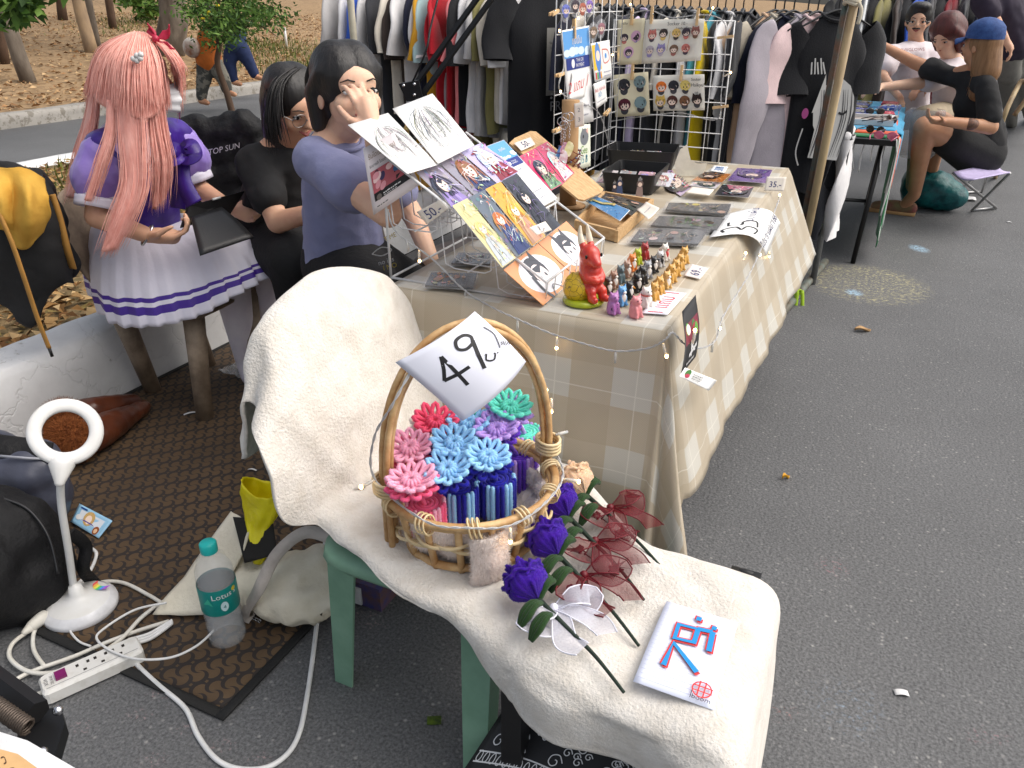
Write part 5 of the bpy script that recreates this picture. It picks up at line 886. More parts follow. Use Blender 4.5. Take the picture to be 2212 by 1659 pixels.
b = MB(); rings = [rrect(-.835, -.45, .905, 1.32, .385, .07), rrect(-.85, -.44, .895, 1.33, .40, .07), rrect(-.845, -.445, .90, 1.325, .42, .07), rrect(-.815, -.47, .93, 1.30, .425, .07)]
for r_ in rings: b.add(r_)
for i in range(3):
 for k in range(20): b.face((i * 20 + k, i * 20 + (k + 1) % 20, (i + 1) * 20 + (k + 1) % 20, (i + 1) * 20 + k))
b.face(range(60, 80)); b.face(range(19, -1, -1)); b.bw('seat', M_GREEN, ch)
for (t, f, w) in (((-.815, .93, .39), (-.875, .965, 0), .05), ((-.845, 1.28, .40), (-.915, 1.31, 0), .05), ((-.465, .905, .39), (-.455, .845, 0), .05), ((-.465, 1.29, .40), (-.45, 1.34, 0), .05)):
 b = MB(); t, f = V(t), V(f); sx = 1 if t.x < -.6 else -1; sy = 1 if t.y < 1.1 else -1
 prof = [(0, 0), (w * 1.25, 0), (w * 1.25, .007), (.012, .012), (.007, w), (0, w)]
 for k, p in enumerate((t, f)):
  q = 1 if k == 0 else .72; b.add([p + V((sx * (x - .01) * q, sy * (y - .01) * q, 0)) for x, y in prof])
 for i in range(6): j = (i + 1) % 6; b.face((i, j, 6 + j, 6 + i))
 b.face((6, 7, 8, 9, 10, 11)); b.bw('leg', M_GREEN, ch, smooth=0)
def backf(a, q): s_ = lerp(-1, 1, a); hh = lerp(.42, .42 + .395 * (1 - abs(s_) ** 3.2 * .75), q); return (-.895 - .105 * (hh - .42) / .4, 1.2 + s_ * lerp(.19, .235, q), hh - .012)
b = MB(); b.grid(backf, 20, 14); b.bw('backrest', M_GREEN, ch, thick=.008)
# blanket control net: (across -> near hem, near crease, middle, far crease, far hem)
NET = [[(-1.02, .96, .55), (-1.06, 1.0, .52), (-1.07, 1.2, .5), (-1.06, 1.42, .5), (-1.0, 1.53, .5)],
       [(-1.015, .95, .67), (-1.035, 1.02, .76), (-1.04, 1.2, .815), (-1.04, 1.41, .755), (-1.01, 1.535, .60)],
       [tuple(atr(560, 880, -.98)), (-.985, 1.025, .80), (-.985, 1.21, .845), (-.985, 1.42, .785), (-.97, 1.55, .60)],
       [tuple(atr(558, 930, -.94)), (-.945, 1.02, .75), (-.94, 1.2, .79), (-.94, 1.40, .73), (-.93, 1.53, .56)],
       [tuple(atr(572, 1010, -.905)), (-.905, .965, .65), (-.905, 1.19, .67), (-.90, 1.39, .63), (-.9, 1.51, .52)],
       [tuple(atr(612, 1125, -.88)), (-.875, .945, .53), (-.875, 1.17, .54), (-.87, 1.36, .54), (-.88, 1.48, .48)],
       [(-.845, .935, .452), (-.845, .975, .475), (-.83, 1.16, .462), (-.83, 1.34, .47), (-.84, 1.43, .44)],
       [(-.745, .888, .455), (-.745, .93, .475), (-.72, 1.12, .446), (-.72, 1.34, .452), (-.72, 1.42, .40)],
       [(-.62, .862, .43), (-.62, .895, .45), (-.62, 1.11, .444), (-.62, 1.33, .45), (-.62, 1.41, .40)],
       [(-.49, .838, .415), (-.49, .872, .45), (-.49, 1.1, .444), (-.49, 1.32, .45), (-.49, 1.39, .40)],
       [(-.415, .818, .355), (-.41, .835, .445), (-.40, 1.06, .446), (-.38, 1.24, .45), (-.37, 1.29, .38)],
       [(-.33, .788, .335), (-.32, .80, .442), (-.30, .98, .446), (-.28, 1.15, .45), (-.27, 1.175, .38)],
       [(-.17, .772, .325), (-.17, .782, .44), (-.17, .96, .446), (-.17, 1.14, .45), (-.17, 1.165, .38)],
       [(-.025, .759, .32), (-.03, .768, .438), (-.03, .95, .446), (-.03, 1.125, .446), (-.03, 1.15, .38)],
       [(-.004, .75, .20), (-.006, .765, .30), (-.006, .95, .32), (-.006, 1.12, .32), (-.006, 1.14, .27)],
       [(.004, .75, .14), (.006, .765, .15), (.010, .95, .16), (.006, 1.12, .17), (.0, 1.14, .16)]]
rows = [catmull(r_, 16) for r_ in NET]; nc = len(rows[0]); cols = [catmull([rows[i][j] for i in range(len(rows))], 10) for j in range(nc)]; nr = len(cols[0])
b = MB()
for i in range(nr):
 for j in range(nc):
  p = cols[j][i].copy(); e = 1 - abs(2 * j / (nc - 1) - 1); w = noise.noise(V((p.x * 9, p.y * 7, p.z * 9))) * .007 + noise.noise(V((p.x * 22 + 5, p.y * 20, p.z * 20))) * .0035
  if p.x > -.84: p.z += max(w, -.004) + (.012 * math.exp(-((p.x + .70 - .6 * (p.y - .9)) / .035) ** 2) if p.y < 1.0 and p.x < -.5 else 0); p.y += w * .8 if j < 4 else 0
  else: p.x += w * 1.6; p.y += w
  def rdg(x0, y0, ang, L_, wd, hgt, a_=p.x, b_=p.y if p.x > -.84 else p.z):
   c_, s_ = math.cos(ang), math.sin(ang); t_ = (a_ - x0) * c_ + (b_ - y0) * s_; n_ = -(a_ - x0) * s_ + (b_ - y0) * c_; return hgt * math.exp(-(n_ / wd) ** 2) * math.exp(-(t_ / L_) ** 2)
  if p.x > -.84: p.z += rdg(-.45, .93, 1.0, .10, .014, .010) + rdg(-.36, .90, 1.3, .09, .012, .012) + rdg(-.28, .84, .5, .12, .012, .009) + rdg(-.60, .92, .5, .10, .012, .010) + rdg(-.72, 1.0, -.3, .10, .013, .011) + rdg(-.12, 1.08, 2.3, .10, .014, .006) + rdg(-.22, 1.08, -.5, .12, .014, .007)
  elif p.x > -.98: p.x += .016 * math.exp(-((p.y - 1.10 - .35 * (p.z - .6)) / .022) ** 2) * max(0, .72 - p.z) * 3 + .014 * math.exp(-((p.y - 1.0 + .5 * (p.z - .6)) / .02) ** 2) * max(0, .75 - p.z) * 3 + .012 * math.exp(-((p.y - 1.24 - .2 * (p.z - .6)) / .03) ** 2) * max(0, .7 - p.z) * 3
  if p.x > -.45 and p.y < .80 and p.z < .42: p.y += .012 * math.sin(p.x * 26)
  b.v.append(p)
for i in range(nr - 1):
 for j in range(nc - 1): q = i * nc + j; b.face((q, q + nc, q + nc + 1, q + 1))
bl = b.build('plush_blanket', M_BLANKET, thick=.007); tag(bl, 'cream plush blanket spread over the green chair and the stool', 'blanket')
# black stool under the blanket's front end
stl = thing('black_stool', 'black plastic stool almost hidden under the front of the plush blanket', 'stool', (-.21, .97, 0)); M_BLKP = mat('black_plastic', (.012, .012, .013), .4, bump=.05)
b = MB(); rr_ = [rrect(-.40, -.03, .80, 1.10, z, .04) for z in (.38, .415)]; b.add(rr_[0]); b.add(rr_[1]); [b.face((k, (k + 1) % 20, 20 + (k + 1) % 20, 20 + k)) for k in range(20)]; b.face(range(20, 40)); b.face(range(19, -1, -1)); b.bw('seat', M_BLKP, stl)
for (x, y) in ((-.37, .84), (-.07, .83), (-.37, 1.08), (-.07, 1.08)): b = MB(); b.box((x + (.015 if x > -.2 else -.015), y, .19), (.04, .04, .38), taper=.9); b.bw('leg', M_BLKP, stl, smooth=0)
p = G(1610, 1243, .40); b = MB(); b.box((p.x, p.y - .055, .395), (.055, .13, .024)); b.ell((p.x, p.y + .005, .395), (.028, .012, .014)); b.bw('carry_tab', M_BLKP, stl)
# --- 79 sheet ---
def fr(c): # image point -> sheet coordinates
 BL, BR, TL = c[3], c[2], c[0]; ax, ay = BR[0] - BL[0], BR[1] - BL[1]; bx, by = TL[0] - BL[0], TL[1] - BL[1]; D_ = ax * by - ay * bx
 return lambda u, v: (((u - BL[0]) * by - (v - BL[1]) * bx) / D_, (ax * (v - BL[1]) - ay * (u - BL[0])) / D_)
def s79(A):
 h = A.asp; BLU, RED = srgb(20, 140, 206), srgb(214, 58, 60)
 for k in range(18): y = h * (.03 + .94 * k / 17);
 for k in range(20): x = .06 + .9 * k / 19; A.stroke([(x, .03 * h), (x, .97 * h)], .0022, srgb(168, 176, 206))
 S = [[(.235, .72), (.50, .70), (.275, .31)], [(.56, .46), (.745, .45), (.73, .72), (.555, .71), (.575, .46), (.745, .46)], [(.745, .47), (.765, .27)], [(.765, .27), (.53, .245)]]
 for dx, dy, c in ((-.014, -.022, RED), (.012, .022, RED), (0, 0, BLU)):
  for q in S: A.stroke([((x + dx), (y + dy) * h) for x, y in q], .045, c)
  A.rect(.845 + dx, (.46 + dy) * h, .895 + dx, (.53 + dy) * h, c); A.rect(.79 + dx, (.235 + dy) * h, .835 + dx, (.30 + dy) * h, c)
 A.curve([(.123 + .072 * math.cos(a), .19 * h + .072 * math.sin(a)) for a in [6.283 * k / 10 for k in range(11)]], .011, RED)
 for q in (-.02, .025): A.stroke([(.123 + q, .19 * h - .08), (.123 + q, .19 * h + .07)], .011, RED); A.stroke([(.05, .19 * h + q), (.2, .19 * h + q)], .011, RED)
 A.text('boom', .035, .17 * h, .062, (.05, .05, .07), R(-90)); A.stroke([(.09, .30 * h), (.015, .30 * h)], .006, (.05, .05, .07))
 for x in (.0,): pass
zc = .466; paper('price_sheet', 'lined white sheet with a hand-drawn blue and red 79 on the blanket', 'price sign', [V((-.183, .812, zc)), V((-.183, 1.002, zc)), V((-.066, 1.002, zc)), V((-.066, .814, zc - .002))], s79, srgb(222, 227, 244), curl=lambda a, q: .002 * (1 - a) * q + .002 * math.sin(a * 4), nu=12, nv=10)
# --- pipe-cleaner goods ---
def fuzzy(name, c, c2=None): return mat('chenille_' + name, c, .9, c2 or tuple(x * .9 for x in c), 260, .4, 700, sheen=.12, spec=.1, sss=.25)
CH = {'pink': fuzzy('pink', srgb(255, 178, 204)), 'hot': fuzzy('hot', srgb(250, 104, 146)), 'red': fuzzy('red', srgb(246, 88, 122)), 'white': fuzzy('white', srgb(240, 222, 214)), 'sky': fuzzy('sky', srgb(160, 212, 252)), 'navy': fuzzy('navy', srgb(36, 36, 156)), 'teal': fuzzy('teal', srgb(112, 226, 204)), 'lilac': fuzzy('lilac', srgb(194, 160, 234)), 'violet': fuzzy('violet', srgb(100, 58, 184)), 'green': fuzzy('green', srgb(40, 66, 34)), 'rose': fuzzy('rose', srgb(64, 26, 150)), 'cream': fuzzy('cream', srgb(236, 202, 168))}
def flower_part(mb, Rm, c, r_in, L, w, n, tilt, rad, ph=0):
 for k in range(n):
  a = 6.2832 * k / n + ph; d = V((math.cos(a), math.sin(a), 0)); t = V((-math.sin(a), math.cos(a), 0)); up = V((0, 0, 1)); P = []; jl = 1 + .16 * noise.noise(c * 40 + V((k, 0, 0))); jt = .22 * noise.noise(c * 40 + V((0, k, 3)))
  for q in range(10):
   g = 6.2832 * q / 10; x = r_in + (L / 2 - L / 2 * math.cos(g)) * jl; y = w / 2 * math.sin(g); z = (tilt + jt) * (x - r_in) + .006 * ((x - r_in) / L) ** 2
   P.append(c + Rm @ (d * x + t * y + up * z))
  mb.tube(P, rad, 6, closed=True)
def flower(label, F, pt, top, low, p1, p2, center=None, seed=0, tiltdir=None):
 F, pt = V(F), V(pt); base = V((pt.x, pt.y, pt.z - .075)); root = thing('chenille_flower', label, 'craft flower', base, 0, 'potted craft flowers'); rnd = random.Random(seed)
 td = (V((0, 0, 1)) + V((-F.x, -F.y, CAM_H - F.z)).normalized() * .35 + V((rnd.uniform(-.15, .15), rnd.uniform(-.15, .15), 0))).normalized(); Rm = V((0, 0, 1)).rotation_difference(td).to_matrix()
 b = MB(); flower_part(b, Rm, F, .010, .030, .0125, 12, .30, .0042); b.bw('petals', CH[top], root)
 b = MB(); flower_part(b, Rm, F - Rm @ V((0, 0, .009)), .010, .034, .013, 12, .02, .0042, .26); b.bw('lower_petals', CH[low], root)
 b = MB()
 for k in range(14): a = 6.2832 * k / 14; d = V((math.cos(a), math.sin(a), 0)); b.tube([F + Rm @ (d * (.0105 + .0055 * math.cos(g)) + V((0, 0, .006 + .006 * math.sin(g)))) for g in [6.2832 * q / 8 for q in range(8)]], .0032, 5, closed=True)
 b.bw('centre', CH[center or top], root)
 b = MB(); b.tube(catmull([F - Rm @ V((0, 0, .006)), lerp(F, pt, .5), pt - V((0, 0, .01))], 4), .0048, 7); b.bw('stem', CH[low], root)
 for k, nm in enumerate((p1, p2)):
  b = MB()
  for q in range(24):
   if (q // 2) % 2 == k: a = 6.2832 * q / 24; r_ = .0335 + .001 * (q % 2); b.tube([base + V((r_ * math.cos(a), r_ * math.sin(a), z)) for z in (0, .012, .035, .06, .072, .077)], [.0034, .0047, .0047, .0047, .0047, .003], 6)
  b.bw('pot_stripes', CH[nm], root)
 b = MB(); b.tube([base + V(((.004 + .028 * t) * math.cos(t * 22), (.004 + .028 * t) * math.sin(t * 22), .070)) for t in [q / 70 for q in range(71)]], .0045, 5); b.bw('pot_top', CH[p1], root)
 b = MB(); b.lathe([(0, .002), (.030, .002), (.031, .066), (0, .067)], 16, base); b.bw('pot_core', CH[p2], root)
 for o in list(root.children):
  if o.name.split('.')[0] in ('petals', 'lower_petals', 'centre', 'pot_stripes'): fur(o, 2600, .0026, o.data.materials[0], seed, .0007, 0, 'pile')
ZF, ZPt = .640, .562
FLW = [('red and white craft flower at the back left of the basket', (939, 916), (952, 962), 'red', 'white', 'red', 'white', .66), ('blue and teal craft flower under the tip of the price sign', (1013, 918), (1022, 958), 'sky', 'teal', 'teal', 'sky', .655), ('teal craft flower at the back right of the basket', (1099, 884), (1134, 930), 'teal', 'lilac', 'teal', 'lilac', .675), ('lilac craft flower above the violet striped pot', (1073, 932), (1119, 978), 'lilac', 'violet', 'violet', 'lilac', .655), ('pink craft flower at the left edge of the basket, upper one', (886, 972), (912, 1012), 'pink', 'hot', 'pink', 'hot', .645), ('sky blue craft flower in the middle of the basket', (980, 962), (1004, 1000), 'sky', 'navy', 'sky', 'navy', .65), ('sky blue craft flower with a dark centre, front right of the blue ones', (1053, 992), (1072, 1032), 'sky', 'navy', 'navy', 'sky', .645), ('tilted sky blue craft flower, front left of the blue ones', (967, 1018), (990, 1050), 'sky', 'navy', 'navy', 'sky', .635), ('pale pink craft flower nearest the front left rim of the basket', (888, 1043), (918, 1084), 'pink', 'hot', 'hot', 'pink', .635)]
for i, (lab, f, p, t, lo, p1, p2, zf) in enumerate(FLW): flower(lab, G(*f, zf), G(*p, ZPt), t, lo, p1, p2, None, i)
# --- basket ---
BC = V((-.572, 1.048, 0)); lr = V((.634, .773, 0)); fb = V((.773, -.634, 0)); BZ0, BZ1 = .456, .572
M_CANE = mat('cane', srgb(216, 182, 132), .48, srgb(180, 136, 86), 26, .15, 70); M_WRAP = mat('cane_binding', srgb(228, 208, 168), .55, srgb(206, 182, 136), 30)
bk = thing('wicker_basket', 'oval cane basket with a tall hoop handle full of craft flowers', 'basket', BC + V((0, 0, BZ0)))
def oval(r_, z, n=48, kx=1.03, ky=.97): return [BC + lr * (r_ * kx * math.cos(a)) + fb * (r_ * ky * math.sin(a)) + V((0, 0, z)) for a in [6.2832 * k / n for k in range(n)]]
for (r_, z, t) in ((.153, BZ1, .0075), (.146, BZ1 - .010, .0065)): b = MB(); b.tube(oval(r_, z), t, 10, closed=True); b.bw('rim', M_CANE, bk)
b = MB(); b.tube(oval(.124, BZ0 + .008), .0075, 10, closed=True); b.bw('base_ring', M_CANE, bk)
for k in range(16):
 a = 6.2832 * (k + .35) / 16; d = lr * math.cos(a) * 1.03 + fb * math.sin(a) * .97; b = MB(); b.tube([BC + d * .122 + V((0, 0, BZ0 - .004)), BC + d * .136 + V((0, 0, (BZ0 + BZ1) / 2)), BC + d * .147 + V((0, 0, BZ1 - .006))], .0068, 8); b.bw('stake', M_CANE, bk)
for q in range(3):
 b = MB(); P = [BC + (lr * math.cos(a) * 1.03 + fb * math.sin(a) * .97) * (.139 + .010 * math.sin(8 * a + 2.1 * q + .7)) + V((0, 0, BZ0 + .055 + .010 * math.sin(3 * a + q * 2) + .004 * q)) for a in [6.2832 * k / 96 for k in range(96)]]; b.tube(P, .0030, 6, closed=True, flat=1.3); b.bw('woven_band', M_WRAP, bk)
for k in range(11):
 a = 6.2832 * k / 11 + .2; d = lr * math.cos(a) * 1.03 + fb * math.sin(a) * .97; b = MB()
 for e in range(3): t = (-lr * math.sin(a) + fb * math.cos(a)); c = BC + d * .150 + t * (.008 * (e - 1)) + V((0, 0, BZ1 - .004)); b.tube([c + d * .0165 * math.cos(g) + V((0, 0, .0175 * math.sin(g))) + t * .004 * math.sin(g) for g in [6.2832 * q / 12 for q in range(12)]], .0021, 5, closed=True)
 b.bw('binding', M_WRAP, bk)
HT = .878
def hoop(off, rw, zt): return [BC + lr * (-rw * math.cos(t)) + fb * off + V((0, 0, BZ0 + .02 if t in (0, math.pi) else (lerp(BZ1, zt, math.sin(t) ** .75) if 0.0 < t < math.pi else BZ1))) for t in [math.pi * k / 28 for k in range(29)]]
for (off, rw, zt, t) in ((-.008, .163, HT, .0062), (.007, .160, HT - .009, .0060), (-.001, .150, HT - .016, .0048)): b = MB(); b.tube(hoop(off, rw, zt), t, 10); b.bw('handle', M_CANE, bk)
for sg in (-1, 1):
 b = MB()
 for e in range(4): c = BC + lr * sg * .160 + V((0, 0, BZ1 + .022 + .007 * e)); b.tube([c + lr * .021 * math.cos(g) + fb * .027 * math.sin(g) for g in [6.2832 * q / 14 for q in range(14)]], .0034, 5, closed=True)
 b.bw('handle_binding', M_WRAP, bk)
# plush lining in the basket
b = MB(); b.grid(lambda a, q: BC + (lr * math.cos(6.2832 * a) * 1.02 + fb * math.sin(6.2832 * a) * .96) * (lerp(.05, .130, min(q * 1.6, 1)) + .012 * max(0, q - .6) + .010 * noise.noise(V((math.cos(6.28 * a) * 3, math.sin(6.28 * a) * 3, q * 4)))) + V((0, 0, BZ0 + .018 + .075 * max(0, q - .45) / .55 + .014 * noise.noise(V((math.cos(6.28 * a) * 4, math.sin(6.28 * a) * 4, q * 3 + 7))))), 60, 18)
ln = b.build('basket_lining', mat('blush_plush', srgb(240, 228, 220), .95, bump=.4, bscale=120, sheen=.3), thick=.006); tag(ln, 'pinkish plush cloth lining the cane basket', 'cloth'); fur(ln, 30000, .007, fibre(mat('blush_fibre', srgb(246, 236, 230), .9)), 3)
fpt = BC + fb * .138 + lr * -.03; b = MB(); b.grid(lambda a, q: fpt + lr * (lerp(-.032, .032, a)) + fb * (.010 * math.sin(q * 3.0) + .014 * math.sin(a * 3.1)) + V((0, 0, BZ0 + .095 - .10 * q)), 10, 12); cf = b.build('plush_scrap', MATS['blush_plush'], thick=.008); tag(cf, 'pale plush scrap poking out through the front of the basket', 'cloth'); fur(cf, 6000, .007, MATS['blush_fibre'], 4)
def onh(u, v, d=.05): return atp(u, v, BC + V((0, 0, .80)) + fb * d, V((fb.x * .96, fb.y * .96, .28)))
c49 = [(862, 786), (1036, 674), (1148, 784), (1010, 914)]; f49 = fr(c49)
def s49(A):
 h = A.asp
 def S(pts, w, curve=False):
  P = [(lambda x, y: (x, y * h))(*f49(740.6 + u * .3596, 384 + v * .3596)) for u, v in pts]; (A.curve if curve else A.stroke)(P, w, INK)
 S([(548, 1058), (575, 1140), (590, 1210)], .035); S([(588, 1210), (655, 1165), (712, 1116)], .04); S([(548, 1058), (640, 1150), (722, 1232)], .04)
 S([(716, 965), (700, 925), (655, 918), (616, 955), (632, 1005), (680, 1005), (716, 965)], .035, True); S([(712, 950), (755, 1040), (806, 1128)], .045)
 S([(806, 1035), (812, 1075), (860, 1075), (868, 1040)], .02, True); S([(806, 1035), (800, 1045)], .02); S([(868, 1040), (858, 1030)], .02); S([(880, 1028), (886, 1032)], .025); S([(776, 862), (850, 910), (898, 1000)], .012, True)
 S([(900, 960), (912, 975), (905, 985)], .010); S([(915, 955), (930, 985)], .010); S([(935, 960), (945, 990), (955, 965)], .010); S([(960, 970), (970, 985)], .010)
sg49 = paper('price_sign', 'white sheet with a bold black 49 hung on the basket handle', 'price sign', [onh(*q) for q in c49], s49, srgb(230, 232, 244), nu=14, nv=14, curl=lambda a, q: -.022 * (a - .5) ** 2 * 4 + .012 * math.sin(q * 3.1))
# fairy lights on the basket
def onfront(u, v, k=.195): return atp(u, v, BC + fb * k, fb)
WB = [onh(905, 770, .03), onfront(850, 870, .03), BC - lr * .174 + V((0, 0, .70)), BC - lr * .178 + V((0, 0, .62)), BC - lr * .13 + fb * .112 + V((0, 0, .592)), BC - lr * .07 + fb * .150 + V((0, 0, .584)), BC + fb * .165 + V((0, 0, .576)), BC + lr * .07 + fb * .152 + V((0, 0, .588)), BC + lr * .14 + fb * .095 + V((0, 0, .592)), BC + lr * .174 + V((0, 0, .592)), BC + lr * .172 - fb * .04 + V((0, 0, .65)), BC + lr * .16 - fb * .02 + V((0, 0, .71))]
fairy('clear fairy light string wound around the cane basket rim', WB, [(BC - lr * .178 + V((0, 0, .62)), 1, -lr - V((0, 0, .3))), (BC + fb * .168 + V((0, 0, .572)) - lr * .0, 1, dn), (BC + lr * .14 + fb * .10 + V((0, 0, .59)), 1, lr + fb), (BC + lr * .176 + V((0, 0, .62)), 0, lr), (BC + lr * .172 - fb * .05 + V((0, 0, .68)), 1, lr - fb), (BC + lr * .165 + V((0, 0, .70)), 1, dn)], 5)
# --- roses ---
def organza(nm, c, a): return mat(nm, c, .45, tuple(x * .8 for x in c), 300, alpha=a)
M_RED, M_REDE, M_WHT, M_WHTE = organza('red_organza', srgb(104, 6, 24), .6), mat('red_cord', srgb(104, 10, 26), .5), organza('white_organza', srgb(226, 226, 240), .45), mat('white_cord', srgb(232, 232, 244), .5)
def bow(root, c, ax, side, m, me, w, L, seed):
 rnd = random.Random(seed); up = V((0, 0, 1))
 def strip(pts, ws, nm):
  P = catmull(pts, 8); n = len(P); W = [np.interp(i / (n - 1), np.linspace(0, 1, len(ws)), ws) for i in range(n)]; A_, B_ = [], []
  for i in range(n): t = (P[min(i + 1, n - 1)] - P[max(i - 1, 0)]).normalized(); s_ = t.cross(up); s_ = s_.normalized() if s_.length > .01 else side; s_ = (s_ + up * .16 * math.sin(i * .25 + seed)).normalized(); A_.append(P[i] + s_ * W[i]); B_.append(P[i] - s_ * W[i])
  b = MB(); k = b.add(A_ + B_); [b.face((k + i, k + i + 1, k + n + i + 1, k + n + i)) for i in range(n - 1)]; o = b.bw(nm, m, root)
  for e in (A_, B_): q = MB(); q.tube(e, .0013, 5); h_ = q.build('wired_edge', me, o); h_.data.transform(Matrix.Translation(-V(root.location)))
 for sg in (-1, 1): strip([c, c + side * sg * L * .5 + up * .022 + ax * .012, c + side * sg * L + up * .016 + ax * .03 * rnd.random(), c + side * sg * L * .6 - up * .0 + ax * .03, c + up * .004], [.004, w, w * 1.1, w * .8, .004], 'ribbon_loop')
 for sg in (-.6, .7): strip([c + up * .004, c + side * sg * L * .4 + ax * L * .6 + up * .012, c + side * sg * L * .9 + ax * L * 1.15 + up * .002, c + side * sg * L * .7 + ax * L * 1.7 + up * .006], [.004, w * .8, w * 1.0, w * .9], 'ribbon_tail')
 b = MB(); b.ell(c + up * .004, (.008, .008, .008), nu=8, nv=6); b.bw('knot', me, root)
def rose(label, hd, end, col, bc, bm, be, seed, zr=.505):
 Hd, E_ = G(*hd, zr), G(*end, .460); ax = (E_ - Hd); ax.z = 0; ax.normalize(); side = V((-ax.y, ax.x, 0)); up = V((0, 0, 1)); root = thing('chenille_rose', label, 'craft rose', (Hd.x, Hd.y, .45), 0, 'craft roses on the blanket'); rnd = random.Random(seed)
 axis = (-ax + up * .45).normalized(); Rm = V((0, 0, 1)).rotation_difference(axis).to_matrix(); c0 = Hd - axis * .026
 for layer, (rr, n, h, op) in enumerate(((.017, 3, .074, .3), (.027, 4, .066, .8), (.037, 4, .056, 1.2))):
  for k in range(n):
   a0 = 6.2832 * k / n + layer * .9; b = MB()
   def pet(x, t, rr=rr, h=h, op=op, a0=a0, n=n, k=k):
    q = 2 * x - 1; a = a0 + q * 3.1416 / n * 1.35; hh = h * (1 - .30 * q * q + .035 * math.sin(x * 19 + k)); rad = rr * math.sin(min(t * 1.6, 1) * 1.5708) * (1 - .34 * max(0, t - .45) / .55) + .013 * op * max(0, t - .78) / .22 - .004 * q * q * t + .0012 * math.sin(x * 44)
    return c0 + Rm @ V((rad * math.cos(a), rad * math.sin(a), hh * t - (.006 * op * max(0, t - .85) / .15)))
   b.grid(pet, 22, 14)
   fur(b.bw('petal', CH[col], root, thick=.0045), 1500, .0024, CH[col], k, .0007, 0, 'pile')
 st0 = c0; P = catmull([st0, lerp(st0, E_, .3) + V((0, 0, .004)), lerp(st0, E_, .65) + side * .006, E_], 8); b = MB(); b.tube(P, [.005, .0045, .0035, .003, .0026], 7); b.bw('stem', mat('floral_tape', srgb(26, 44, 32), .6, bump=.2), root)
 for k, (t, sg) in enumerate(((.02, 1), (.06, -1), (.20, -1))):
  p = lerp(st0, E_, t); d = (side * sg * 1.0 + ax * (-.5 if k == 0 else .25)).normalized(); b = MB()
  for q in (-1, 0, 1): b.tube(catmull([p, p + d * .022 + up * .016 + ax * .004 * q, p + d * .044 + up * .010 + ax * .007 * q, p + d * .060 - up * .006 + ax * .002 * q], 4), [.004, .0055, .0055, .003], 6)
  b.bw('leaf', CH['green'], root)
 bow(root, G(*bc, .478), ax, side, bm, be, .019, .056, seed)
rose('purple craft rose with a white ribbon, nearest the front of the chair', (1142, 1265), (1348, 1496), 'rose', (1196, 1317), M_WHT, M_WHTE, 1); rose('purple craft rose with a red ribbon, middle of the three purple ones', (1188, 1172), (1380, 1395), 'rose', (1261, 1246), M_RED, M_REDE, 2); rose('purple craft rose with a red ribbon, farthest of the three purple ones', (1212, 1092), (1391, 1296), 'rose', (1285, 1172), M_RED, M_REDE, 3); rose('cream craft rose with a red ribbon beside the basket', (1248, 1045), (1435, 1233), 'cream', (1318, 1100), M_RED, M_REDE, 4)
